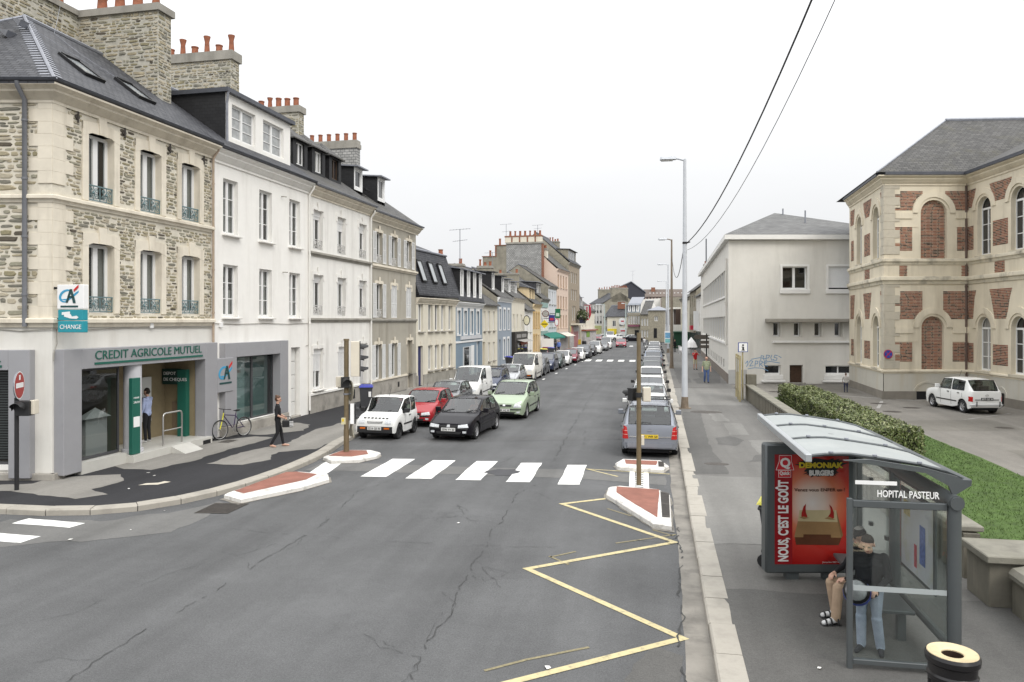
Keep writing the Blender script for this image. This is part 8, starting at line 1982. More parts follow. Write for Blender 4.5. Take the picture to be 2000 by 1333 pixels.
def car(label, x, y, rz, col, L=3.9, W=1.66, H=1.42, wb=2.5, fo=.72, hn=.70, hc=.92, xc=1.05, xh=1.75, xr=3.2, xb=3.75, hb=.95, tail=.9, R_=.29, belt=(.86, .92), taper=.14, face='front', plate='', yellow=False, far=False,
  pillars=(.0, .46), bars=False, lights='wide', trim=False, rim=True, group='cars parked along the left kerb', roofw=.80, box=.93, cat='car', name='parked_car', van=False, grille=1, driver=None):
 """x, y: centre of the end nearest the viewer; distances inside run from the nose backwards"""
 d = Vector((math.cos(rz), math.sin(rz)))
 c = Vector((x, y)) - d * (L / 2) * (1 if face == 'front' else -1)
 root = empty(name, (c.x, c.y, 0), rz, label, cat, group)
 glass = M_CDARK if far else M_CGLASS
 xm = xh + (xr - xh) * pillars[1]
 top = [(0, hn - .16), (.05, hn - .05), (.2, hn), (xc * .6, hn + (hc - hn) * .65), (xc, hc), (xh, H - .05), (xh + .35, H - .005), ((xh + xr) / 2 + .1, H), (xr, H - .055), (xb, hb), (L - .03, min(hb, tail)), (L, min(hb, tail) - .12)]
 wid = [(0, 1 - taper * 1.15), (.06, 1 - taper * .7), (.22, 1 - taper * .28), (.55, .985), (1.2, 1), (L - .9, 1), (L - .3, .975), (L - .08, .93), (L, .87)]
 base = [(0, .27), (.15, .2), (L - .2, .22), (L, .3)]
 xs = {0, .05, .2, .5, xc * .6, xc, xc + (xh - xc) * .33, xc + (xh - xc) * .66, xh, xh + .2, xm - .05, xm + .05, xr - .08, xr, xr + (xb - xr) * .5, xb, L - .03, L, (xh + xm) / 2, (xm + xr) / 2}
 wx = (fo, fo + wb)
 for w in wx:
  for k in range(9): xs.add(round(w + (R_ + .055) * math.cos(math.pi * k / 8), 3))
 xs = sorted(v for v in xs if 0 <= v <= L)
 xs = [v for i, v in enumerate(xs) if i == 0 or v - xs[i - 1] > .012 or v in (xc, xh, xr, xb, L)]
 hw = W / 2
 def gh(v):
  if v <= xc or v >= xb: return 0
  if v < xh: return (v - xc) / (xh - xc)
  if v > xr: return (xb - v) / (xb - xr)
  return 1
 rows = []
 for v in xs:
  zt = smooth_key(top, v); w = smooth_key(wid, v) * hw; zb = smooth_key(base, v); g = gh(v)
  bl = belt[0] + (belt[1] - belt[0]) * min(1, max(0, (v - xc) / (xb - xc)))
  zbelt = min(bl, zt - .025) if g > 0 else zt - .035
  if v > xb - .01: zbelt = min(bl, zt - .02)
  arch = 0
  for q in wx:
   if abs(v - q) < R_ + .056: arch = max(arch, R_ + math.sqrt(max(0, (R_ + .055) ** 2 - (v - q) ** 2)))
  z0 = max(zb, arch)
  P = [(w * .965, z0), (w * .99, max(z0 + .015, zb + (zbelt - zb) * .3)), (w, max(z0 + .03, zb + (zbelt - zb) * .58)), (w * .985, max(z0 + .05, zbelt - .09)), (w * box * 1.015, zbelt)]
  wr = hw * roofw
  for f, (cy, cz), (hy, hz) in ((0, (.975, .5), (.5, .5)), (1, (.92, .8), (.0, .87)), (2, (.82, .93), (-.05, .955)), (3, (.42, 1.0), (-.5, .99)), (4, (0, 1.02), (-1, 1.0))):
   yc = w * box * cy; zc = zbelt + (zt - zbelt) * cz
   if f == 0: yg = (w * box + wr) / 2 + .012
   elif f == 1: yg = wr
   elif f == 2: yg = wr - .055
   elif f == 3: yg = wr * .5
   else: yg = 0
   zg = zbelt + (zt - zbelt) * hz
   P.append((yc + (yg - yc) * g, zc + (zg - zc) * g))
  rows.append(P)
 n = len(rows[0])
 I = lambda v: min(range(len(xs)), key=lambda i: abs(xs[i] - v))
 ic, ih, ir, ib = I(xc), I(xh), I(xr), I(xb); a0 = I(xc + (xh - xc) * .33); p0, p1, r1 = I(xm - .05), I(xm + .05), I(xr - .08)
 reg = {}
 for i in range(ic, ih):
  for j in (7, 8): reg[(i, j)] = 'windscreen'
 for i in range(ir, ib):
  for j in (7, 8): reg[(i, j)] = 'rear_window'
 if van and pillars[0]: sw = [(a0, p0)]
 else: sw = [(a0, p0), (p1, r1)]
 for a, b in sw:
  for i in range(a, b):
   for j in (4, 5): reg[(i, j)] = 'side_window'
 X = lambda v: L / 2 - v
 body = MB(); gl = {}
 tm = 1
 for s in (1, -1):
  for i in range(len(xs) - 1):
   for j in range(n - 1):
    q = [(X(xs[i]), s * rows[i][j][0], rows[i][j][1]), (X(xs[i + 1]), s * rows[i + 1][j][0], rows[i + 1][j][1]), (X(xs[i + 1]), s * rows[i + 1][j + 1][0], rows[i + 1][j + 1][1]), (X(xs[i]), s * rows[i][j + 1][0], rows[i][j + 1][1])]
    if s == -1: q = q[::-1]
    k = reg.get((i, j))
    if k: gl.setdefault((k, s if k == 'side_window' else 0, 0 if k != 'side_window' else (i >= p0)), MB()).quad(*q)
    else: body.quad(*q, tm if (trim and j == 0 and False) else 0)
  for i, fl in ((0, 1), (len(xs) - 1, -1)):
   pts = [(X(xs[i]), s * p[0], p[1]) for p in rows[i]] + [(X(xs[i]), 0, rows[i][0][1])]
   body.poly(pts if s * fl > 0 else pts[::-1], 0)
 # merge doubles for smooth shading
 me = body.mesh('body', [col, M_TRIM]); bmx = bmesh.new(); bmx.from_mesh(me); bmesh.ops.remove_doubles(bmx, verts=bmx.verts, dist=.0015); bmesh.ops.recalc_face_normals(bmx, faces=bmx.faces)
 bvh = BVHTree.FromBMesh(bmx); bmx.to_mesh(me); bmx.free(); me.polygons.foreach_set('use_smooth', [True] * len(me.polygons)); me.set_sharp_from_angle(angle=R(38))
 bo = link('body', me, root)
 for (k, s, b), m_ in gl.items():
  me = m_.mesh(k, glass); bmx = bmesh.new(); bmx.from_mesh(me); bmesh.ops.remove_doubles(bmx, verts=bmx.verts, dist=.002); bmesh.ops.recalc_face_normals(bmx, faces=bmx.faces)
  bd = [e for e in bmx.edges if len(e.link_faces) == 1]; rub = MB()
  if not far or k != 'side_window':
   for e in bd: rub.tube([v.co.copy() for v in e.verts], .016, 4, 0, False)
  bmx.to_mesh(me); bmx.free(); me.polygons.foreach_set('use_smooth', [True] * len(me.polygons)); o = link(k, me, root)
  if rub.v: rub.build('window_seal', M_TRIM, o)
 def decal(nm, q, mt, axis, off=.012, parent=None, nu=5, nv=3):
  """patch pressed on to the body: q four corners (a, b); axis 'front'/'rear' uses (y, z), 'left'/'right' uses (x, z), 'top' (x, y)"""
  mb = MB(); G = []
  D = {'front': Vector((-1, 0, 0)), 'rear': Vector((1, 0, 0)), 'left': Vector((0, -1, 0)), 'right': Vector((0, 1, 0)), 'top': Vector((0, 0, -1))}[axis]
  for jv in range(nv + 1):
   row = []
   for iu in range(nu + 1):
    s_, t_ = iu / nu, jv / nv
    a = (q[0][0] * (1 - s_) + q[1][0] * s_) * (1 - t_) + (q[3][0] * (1 - s_) + q[2][0] * s_) * t_; b = (q[0][1] * (1 - s_) + q[1][1] * s_) * (1 - t_) + (q[3][1] * (1 - s_) + q[2][1] * s_) * t_
    o_ = {'front': (9, a, b), 'rear': (-9, a, b), 'left': (a, 9, b), 'right': (a, -9, b), 'top': (a, b, 9)}[axis]
    hit = bvh.ray_cast(Vector(o_), D)
    if hit[0] is None: hit = (bvh.find_nearest(Vector(o_) + D * 7.2)[0],)
    row.append(hit[0] - D * off)
   G.append(row)
  for jv in range(nv):
   for iu in range(nu): mb.quad(G[jv][iu], G[jv][iu + 1], G[jv + 1][iu + 1], G[jv + 1][iu])
  ed = [G[0][i] for i in range(nu + 1)] + [G[j][nu] for j in range(1, nv + 1)] + [G[nv][i] for i in range(nu - 1, -1, -1)] + [G[j][0] for j in range(nv - 1, 0, -1)]
  for a, b in zip(ed, ed[1:] + ed[:1]): mb.quad(a, b, b + D * (off + .01), a + D * (off + .01))
  return mb.build(nm, mt, parent or root, smooth=35)
 # chassis, wheels, cabin
 mb = MB(); mb.box(-L / 2 + .12, -hw + .3, .17, L / 2 - .12, hw - .3, belt[0] - .22); mb.box(-L / 2 + .3, -hw + .06, .2, L / 2 - .3, hw - .06, .24); mb.build('underbody', M_DARKGAP, root)
 if not far:
  mb = MB(); z = belt[0] - .2
  for s in (-.36, .36):
   xf = X((xc + xh) / 2 + .75)
   mb.box(xf - .25, s - .22, z - .1, xf + .2, s + .22, z); mb.add([(xf - .25, s - .22, z), (xf - .25, s + .22, z), (xf - .1, s + .22, z), (xf - .1, s - .22, z), (xf - .42, s - .17, z + .45), (xf - .42, s + .17, z + .45), (xf - .32, s + .17, z + .45), (xf - .32, s - .17, z + .45)], [(4, 5, 6, 7), (0, 1, 5, 4), (1, 2, 6, 5), (2, 3, 7, 6), (3, 0, 4, 7)])
   mb.box(xf - .42, s - .12, z + .47, xf - .34, s + .12, z + .63)
  xf = X(min(xr, L - .7)) + .05; mb.box(xf - .1, -hw + .25, z, xf + .02, hw - .25, z + .4)
  mb.box(X(xc + .55), -hw + .12, z - .05, X(xc + .1), hw - .12, z + .16); mb.tube([(X(xc + .72) + .05 * math.sin(k * .6283), .36 + .17 * math.cos(k * .6283), z + .2 + .17 * math.sin(k * .6283)) for k in range(11)], .016, 5)
  mb.build('seats', M_SEAT, root)
 for q in wx:
  for s in (1, -1):
   mb = MB(); n_ = 20 if not far else 12
   mb.lathe([(R_ * .62, .085), (R_ * .9, .09), (R_, .07), (R_, -.07), (R_ * .9, -.09), (R_ * .6, -.09)], n_, (0, 0, 0), 0, 'y')
   o = mb.build('wheel', M_TYRE, root, (X(q), s * (hw - .115), R_), smooth=40)
   rm = MB(); yy = .078 * s; rm.lathe([(R_ * .64, yy), (R_ * .58, yy - .02 * s), (R_ * .5, yy - .045 * s)], n_, (0, 0, 0), 0, 'y'); rm.poly([(R_ * .52 * math.cos(k * .5236), yy - .045 * s, R_ * .52 * math.sin(k * .5236)) for k in range(12)], 1)
   for k in range(6):
    a = k * math.pi / 3; e = Vector((math.cos(a), 0, math.sin(a))); t = Vector((-e.z, 0, e.x)); rm.add([e * R_ * .08 + t * .035 + Vector((0, yy - .01 * s, 0)), e * R_ * .08 - t * .035 + Vector((0, yy - .01 * s, 0)), e * R_ * .6 - t * .028 + Vector((0, yy - .012 * s, 0)), e * R_ * .6 + t * .028 + Vector((0, yy - .012 * s, 0))], [(0, 1, 2, 3)], 0)
   rm.lathe([(.0, yy + .0), (R_ * .14, yy - .005 * s), (R_ * .15, yy - .03 * s)], 10, (0, 0, 0), 0, 'y'); rm.build('rim', [M_RIM if rim else M_TRIM, M_DARKGAP], o)
 # front furniture
 if face == 'front':
  zl0, zl1 = hn - .2, hn - .055
  bm_ = M_TRIM if trim else col
  for s in (1, -1):
   if lights == 'wide': q = [(s * hw * .86, zl0 + .03), (s * hw * .42, zl0), (s * hw * .42, zl1 - .04), (s * hw * .8, zl1)]
   elif lights == 'big': q = [(s * hw * .84, zl0 + .0), (s * hw * .45, zl0 - .02), (s * hw * .52, zl1 - .02), (s * hw * .8, zl1 + .1)]
   else: q = [(s * hw * .8, zl0), (s * hw * .5, zl0), (s * hw * .5, zl1), (s * hw * .78, zl1)]
   o = decal('headlight', q, M_LAMP, 'front', .014)
   if trim: decal('indicator', [(s * hw * .72, .4), (s * hw * .46, .4), (s * hw * .46, .46), (s * hw * .72, .46)], M_AMBER, 'front', .035)
  if trim: decal('bumper', [(-hw * .86, .25), (hw * .86, .25), (hw * .86, .49), (-hw * .86, .49)], M_TRIM, 'front', .03, nu=12)
  else:
   decal('lower_intake', [(-hw * .5, .27), (hw * .5, .27), (hw * .56, .35), (-hw * .56, .35)], M_TRIM, 'front', .008, nu=10)
   if not far:
    decal('bumper_strip', [(-hw * .84, .44), (hw * .84, .44), (hw * .84, .48), (-hw * .84, .48)], M_TRIM, 'front', .02, nu=14)
  if grille:
   o = decal('grille', [(-hw * .36, zl0 + .02), (hw * .36, zl0 + .02), (hw * .38, zl1 - .05), (-hw * .38, zl1 - .05)], M_TRIM, 'front', .01, nu=8)
   if not far:
    for k in range(2): decal('grille_bar', [(-hw * .35, zl0 + .035 + k * .04), (hw * .35, zl0 + .035 + k * .04), (hw * .35, zl0 + .05 + k * .04), (-hw * .35, zl0 + .05 + k * .04)], col if lights == 'square' else M_TRIM, 'front', .018, o, nu=8, nv=1)
    if lights != 'square': decal('badge', [(-.06, zl0 + .02), (.06, zl0 + .02), (.05, zl1 - .03), (-.05, zl1 - .03)], M_CHROME, 'front', .024, o, nu=2)
  zp = .37
  mb = MB(); xp = (bvh.ray_cast(Vector((9, 0, zp + .06)), Vector((-1, 0, 0)))[0] or Vector((L / 2, 0, 0))).x + (.045 if trim else .02)
  mb.box(xp, -.26, zp, xp + .015, .26, zp + .115); po = mb.build('number_plate', M_PLY if yellow else M_PLW, root)
  if plate: o = lettering(plate, .1, M_BLACK, po, (xp + .017, -.235, zp + .022), rz=R(90), extrude=.001, bold=.002); o.scale = (.47 / max(v.co.x for v in o.data.vertices), 1, 1)
  elif not far or True: decal('plate_digits', [(-.2, zp + .035), (.2, zp + .035), (.2, zp + .08), (-.2, zp + .08)], M_TRIM, 'front', .041 if not trim else .066, po, nu=1, nv=1) if far else None
  if not far:
   for s in (1, -1):
    mb = MB(); mb.tube([(X(xc + .02), s * hw * .55 - .2, hc + .03), (X(xc + .16), s * hw * .55 - .2 + .45, hc + .10)], .011, 5); mb.build('wiper', M_TRIM, root)
    if not trim and lights != 'square' and not van: decal('fog_lamp', [(s * hw * .78, .31), (s * hw * .62, .31), (s * hw * .62, .38), (s * hw * .78, .38)], M_LAMP, 'front', .01, nu=2, nv=2)
 else:
  zt = min(hb, tail)
  for s in (1, -1):
   q = [(s * hw * .97, zt - .42), (s * hw * .72, zt - .42), (s * hw * .78, zt - .06), (s * hw * .95, zt + .0)] if lights == 'tall' else [(s * hw * .95, zt - .44), (s * hw * .84, zt - .44), (s * hw * .84, zt - .22), (s * hw * .95, zt - .22)] if lights == 'small' else [(s * hw * .93, zt - .28), (s * hw * .62, zt - .28), (s * hw * .62, zt - .1), (s * hw * .93, zt - .1)]
   o = decal('tail_light', q, M_TAIL, 'rear', .014)
   if lights == 'tall' and not far:
    for k in (1, 2): z_ = zt - .42 + k * .12; decal('lens_line', [(s * hw * .95, z_), (s * hw * .75, z_), (s * hw * .75, z_ + .018), (s * hw * .95, z_ + .018)], mat('pale lens', (.6, .3, .25), .2, 0), 'rear', .018, o, nu=4, nv=1)
  decal('bumper', [(-hw * .9, .28), (hw * .9, .28), (hw * .9, .48), (-hw * .9, .48)], col if not trim else M_TRIM, 'rear', .04, nu=12)
  mb = MB(); zp = .62 if not trim else .56; hit = bvh.ray_cast(Vector((-9, 0, zp + .05)), Vector((1, 0, 0)))[0]; xp = (hit.x if hit else -L / 2) - .03
  mb.box(xp, -.26, zp, xp + .02, .26, zp + .115); po = mb.build('number_plate', M_PLY if yellow else (M_BLACK if plate.startswith('#') else M_PLW), root)
  if plate: o = lettering(plate.strip('#'), .1, M_PLW if plate.startswith('#') else M_BLACK, po, (xp - .002, .235, zp + .022), rz=R(-90), extrude=.001, bold=.002); o.scale = (.47 / max(v.co.x for v in o.data.vertices), 1, 1)
  if not far:
   decal('boot_trim', [(-hw * .7, zt - .37), (hw * .7, zt - .37), (hw * .7, zt - .34), (-hw * .7, zt - .34)], M_CHROME if lights == 'tall' else M_TRIM, 'rear', .016, nu=12, nv=1)
   mb = MB(); mb.lathe([(.045, 0), (.06, .01), (.06, -.01)], 14, (xp + .03, 0, zt - .16), None, 'x'); mb.tube([(xp + .02, -.08, zt - .16), (xp + .02, .08, zt - .16)], .01, 4); mb.build('badge', M_CHROME, root)
   a = bvh.ray_cast(Vector((-9, .1, hb + .08)), Vector((1, 0, 0)))[0]; mb = MB(); mb.tube([(X(xb) - .03, -.05, hb + .05), (X(xb) - .0, .45, hb + .09)], .012, 5); mb.build('wiper', M_TRIM, root)
   decal('brake_light', [(-.16, H - .1), (.16, H - .1), (.16, H - .075), (-.16, H - .075)], M_TAIL, 'rear', .02, nu=4, nv=1)
 # flanks
 sides = ('left', 'right')
 for sd in sides:
  s = 1 if sd == 'left' else -1
  if not van or True:
   mb = MB(); zm = belt[0] + .08; xm_ = X(xc + (xh - xc) * .42); mb.box(xm_ - .07, s * (hw + .02) - .02, zm - .06, xm_ + .06, s * (hw + .02) + .16 * s, zm + .1, 0, ) if s > 0 else mb.box(xm_ - .07, -hw - .18, zm - .06, xm_ + .06, -hw, zm + .1, 0)
   mb.box(xm_ - .02, min(s * (hw - .1), s * (hw + .03)), zm - .05, xm_ + .02, max(s * (hw - .1), s * (hw + .03)), zm, 0); mb.build('door_mirror', M_TRIM if (trim or far or lights == 'square') else col, root, bevel=.02)
  if far: continue
  seams = [X(xc + .25), X(xm)] + ([X(xr - .2)] if pillars[0] else [])
  mb_ = []
  for sx_ in seams: decal('door_seam', [(sx_ - .006, .3), (sx_ + .006, .3), (sx_ + .006, belt[0] - .02), (sx_ - .006, belt[0] - .02)], M_DARKGAP, sd, .003, nu=1, nv=8)
  decal('side_strip', [(X(fo + wb - R_ - .1), .47), (X(fo + R_ + .1), .47), (X(fo + R_ + .1), .52), (X(fo + wb - R_ - .1), .52)], M_TRIM, sd, .014, nu=8, nv=1)
  for sx_ in ([X(xm - .22)] + ([X(xr - .45)] if pillars[0] else [])): decal('door_handle', [(sx_ - .07, belt[0] - .13), (sx_ + .07, belt[0] - .13), (sx_ + .07, belt[0] - .095), (sx_ - .07, belt[0] - .095)], M_TRIM, sd, .025, nu=2, nv=1)
 if bars:
  for s in (1, -1): mb = MB(); mb.tube([(X(xh + .2), s * hw * roofw * .88, H + .0), (X(xh + .3), s * hw * roofw * .88, H + .06), (X(xr - .2), s * hw * roofw * .88, H + .05), (X(xr - .05), s * hw * roofw * .88, H - .02)], .018, 6); mb.build('roof_rail', M_TRIM, root)
  for v in (xh + .5, xr - .7): mb = MB(); mb.box(X(v) - .03, -hw * roofw, H + .06, X(v) + .03, hw * roofw, H + .09); mb.build('roof_bar', M_TRIM, root)
 if not far: mb = MB(); mb.tube([(X(xh + .15), 0, H - .01), (X(xh + .35), 0, H + .28)], .006, 4); mb.build('aerial', M_TRIM, root)
 return root
FR, RE = -math.pi / 2, math.pi / 2
hatch = dict(L=3.75, W=1.62, H=1.38, wb=2.4, fo=.68, hn=.68, hc=.9, xc=.98, xh=1.72, xr=3.15, xb=3.62, hb=.92, tail=.9)
mid = dict(L=4.03, W=1.69, H=1.38, wb=2.58, fo=.76, hn=.68, hc=.9, xc=1.12, xh=1.95, xr=3.35, xb=3.9, hb=.92, tail=.9, R_=.3, taper=.17)
mono = dict(L=4.2, W=1.76, H=1.53, wb=2.61, fo=.82, hn=.76, hc=1.0, xc=.98, xh=1.92, xr=3.55, xb=4.08, hb=1.0, tail=1.0, R_=.315, belt=(.93, 1.0), taper=.2)
mpv = dict(L=4.47, W=1.8, H=1.63, wb=2.7, fo=.9, hn=.8, hc=1.04, xc=1.0, xh=1.9, xr=3.95, xb=4.36, hb=1.03, tail=1.02, R_=.32, belt=(.97, 1.03), taper=.18, roofw=.74)
saloon = dict(L=4.4, W=1.7, H=1.4, wb=2.65, fo=.8, hn=.7, hc=.93, xc=1.25, xh=2.0, xr=3.1, xb=3.75, hb=.98, tail=.96)
combi = dict(L=4.0, W=1.66, H=1.8, wb=2.6, fo=.76, hn=.82, hc=1.05, xc=.85, xh=1.62, xr=3.7, xb=3.95, hb=1.05, tail=1.05, belt=(1.0, 1.05), roofw=.86, taper=.2, van=True, pillars=(1, .3))
bus = dict(L=4.79, W=1.84, H=1.94, wb=2.92, fo=.9, hn=.95, hc=1.12, xc=.62, xh=1.35, xr=4.5, xb=4.74, hb=1.15, tail=1.15, R_=.32, belt=(1.1, 1.15), roofw=.88, van=True, pillars=(1, .28))
W_ = paint('white', (.74, .74, .72)); DK = paint('dark grey', (.05, .053, .06), .3); BK = mat('paint black', (.01, .009, .012), .18, .03, 1.5, 0, spec=.1, coat=.1); SV = paint('silver', (.42, .43, .44), .4); GR = paint('grey', (.2, .205, .21), .4); RD = paint('red', (.33, .022, .028)); MR = paint('maroon', (.16, .018, .03)); NV = paint('dark blue', (.035, .045, .085), .3)
# left kerb, noses towards the viewer
micro = dict(L=2.45, W=1.54, H=1.46, wb=1.55, fo=.5, hn=.78, hc=.93, xc=.74, xh=1.18, xr=2.22, xb=2.4, hb=.95, tail=.93, R_=.27, taper=.04, roofw=.87, belt=(.88, .92))
mc = car('small boxy white microcar with black bumper and dashed bonnet stripe', -9.55, 25.1, FR - .05, W_, plate='2216 GE 50', trim=True, lights='square', rim=False, **micro)
for k in range(7):
 mb = MB(); yy = -.42 + k * .14; mb.box(1.225 - .17, yy - .035, .768, 1.225 - .09, yy + .035, .792); mb.build('bonnet_sticker', M_BLACK, mc)
car('red hatchback with pale square headlights behind the white microcar', -9.2, 28.4, FR, RD, plate='7715 VX 50', lights='wide', trim=False, pillars=(1, .45), **hatch)
car('small grey hatchback tucked between the red car and the white van', -9.4, 32.7, FR, GR, pillars=(1, .45), **hatch)
car('white rounded delivery van parked behind the grey hatchback', -9.4, 37.2, FR, W_, lights='big', cat='van', name='parked_van', **combi)
car('dark blue estate car with black roof bars', -9.3, 42.0, FR, NV, bars=True, pillars=(1, .4), **dict(mid, xr=3.7, xb=3.95))
car('silver estate car half hidden beside the dark blue estate', -8.95, 46.4, FR, SV, pillars=(1, .4), **mid)
car('larger cream white van with black lower bumper', -8.7, 51.2, FR, paint('cream white', (.7, .68, .62)), trim=True, lights='square', cat='van', name='parked_van', **bus)
for lab, yy, xx, c, st in [('dark hatchback right behind the larger cream van', 56.5, -8.6, DK, hatch), ('dark blue people carrier with large sloping windscreen', 60.8, -8.5, NV, mono), ('dark green hatchback between people carrier and white hatchback', 65.3, -8.3, paint('dark green', (.03, .05, .045), .3), hatch), ('white hatchback near the blue shirted people', 69.6, -8.1, W_, hatch),
       ('dark red hatchback behind the white hatchback', 74.2, -7.75, MR, hatch), ('white compact car behind the dark red one', 78.4, -7.5, W_, hatch), ('charcoal people carrier opposite the green awning', 83.2, -7.25, DK, mono), ('black saloon in front of the white people carrier', 88.8, -7.05, BK, saloon), ('white people carrier with dark windscreen far along the left row', 95.2, -6.8, W_, mpv), ('grey saloon behind the white people carrier', 105, -6.4, GR, saloon), ('white van at the far end of the left row', 112, -6.2, W_, combi)]:
 car(lab, xx, yy, FR, c, far=True, pillars=(1, .45), **{k: v for k, v in st.items() if k != 'pillars'})
# driving towards the viewer
D306 = car('black hatchback driving in the lane with a driver inside', -6.9, 25.3, FR - .08, BK, plate='2596 VV 50', pillars=(1, .45), group='cars driving towards the viewer', name='moving_car', **mid)
D307 = car('pale green rounded hatchback driving behind the black one', -6.05, 31.2, FR - .04, paint('pale green', (.33, .4, .285), .25), plate='888 WJ 50', lights='big', pillars=(1, .45), group='cars driving towards the viewer', name='moving_car', **mono)
car('red hatchback alone in the road far away', -4.2, 119, FR, paint('raspberry', (.3, .04, .06)), far=True, pillars=(1, .45), group='cars driving towards the viewer', name='moving_car', **mid)
# right kerb, tails towards the viewer
GK = 'cars parked along the right kerb'
car('silver grey people carrier with yellow plate nearest on the right', .06, 23.3, RE, paint('steel grey', (.25, .265, .3), .4), face='rear', plate='271 WR 50', yellow=True, lights='tall', bars=True, pillars=(1, .4), group=GK, **mpv)
for k, (lab, yy, c, st, far) in enumerate([('white hatchback with a red tail lamp just ahead of the grey people carrier', 28.6, W_, mid, False), ('silver hatchback second ahead of the grey people carrier', 33.4, SV, mid, False), ('white estate with roof bars third ahead of the grey people carrier', 38.4, W_, mid, True), ('white hatchback with a black framed rear window', 46.5, W_, hatch, True), ('dark green hatchback beside the two signal posts', 53.5, paint('dark green', (.03, .05, .045), .3), hatch, True), ('grey hatchback ahead of the dark green one', 60.5, GR, mid, True), ('pale blue people carrier level with the brown lamp', 67.5, paint('pale blue', (.3, .34, .42), .3), mono, True), ('white saloon just beyond the brown lamp', 76, W_, saloon, True), ('silver hatchback before the third lamp', 84, SV, hatch, True), ('grey compact car near the third lamp', 93, GR, hatch, True), ('white car at the far end of the right row', 104, W_, saloon, True)]):
 car(lab, rk(yy) - 1.06, yy, RE, c, face='rear', far=far, pillars=(1, .45), bars=(k == 2), group=GK, trim=k % 3 == 1, **{a: b for a, b in st.items() if a != 'pillars'})
# far square
GS = 'cars parked on the far square'
for lab, xx, yy, rz, c, st in [('white hatchback parked side on, leftmost before the cafe', -7.4, 163, 0, W_, mid), ('white saloon parked side on before the cafe', -3.6, 163, 0, W_, saloon), ('grey saloon between white saloon and black car', -.9, 158, .2, SV, mid), ('black open car on the right of the square', -.6, 151, 0, BK, dict(saloon, H=1.25)), ('dark red car left of the white van', -10.4, 158, FR, MR, mid), ('white van standing on the far square', -8.3, 166, FR, W_, bus)]:
 car(lab, xx, yy, rz, c, far=True, pillars=(1, .45), group=GS, **{a: b for a, b in st.items() if a != 'pillars'})
# old white hatchback in the court
r4 = dict(L=3.66, W=1.48, H=1.54, wb=2.42, fo=.6, hn=.88, hc=.99, xc=1.1, xh=1.45, xr=3.22, xb=3.58, hb=1.03, tail=1.0, R_=.29, taper=.08, roofw=.83, belt=(.99, 1.02))
o = car('old boxy white hatchback parked by the hospital wall', 14.65, 35.8, RE + .17, W_, face='rear', plate='#8573 QG 50', lights='small', pillars=(1, .42), group='cars in the hospital court', **r4); o.location.z = .13
for s in (-.5, .5): mb = MB(); mb.tube([(-1.92, s, .36), (-1.94, s, .58)], .022, 6); mb.build('overrider', M_TRIM, o)
mb = MB(); mb.tube([(-1.78, -.72, .42), (-1.9, -.6, .42), (-1.92, 0, .42), (-1.9, .6, .42), (-1.78, .72, .42)], .028, 6); mb.build('bumper_bar', mat('worn bumper', (.5, .5, .5), .4, .05), o)
# ------------------------------------------------------------------ people: one continuous skin over posed limbs
import numpy as np
SKIN = mat('skin', (.5, .3, .22), .6, .06, 8); HAIRD = mat('dark hair', (.025, .017, .012), .7, .3, 60); HAIRG = mat('grey hair', (.3, .28, .26), .7, .2, 40)
def cloth(n, c): return mat('cloth ' + n, c, .9, .14, 9, .3, 90)
STAND = dict(hipL=(.052, 0, .52), hipR=(-.052, 0, .52), kneeL=(.06, -.01, .285), kneeR=(-.06, -.01, .285), ankL=(.062, .01, .045), ankR=(-.062, .01, .045), toeL=(.075, -.1, .018), toeR=(-.075, -.1, .018),
    pel=(0, 0, .535), belly=(0, -.008, .62), chest=(0, 0, .725), neck=(0, .005, .83), head=(0, -.012, .925), shL=(.112, .005, .8), shR=(-.112, .005, .8), elbL=(.15, .015, .635), elbR=(-.15, .015, .635), wriL=(.155, -.04, .49), wriR=(-.155, -.04, .49))
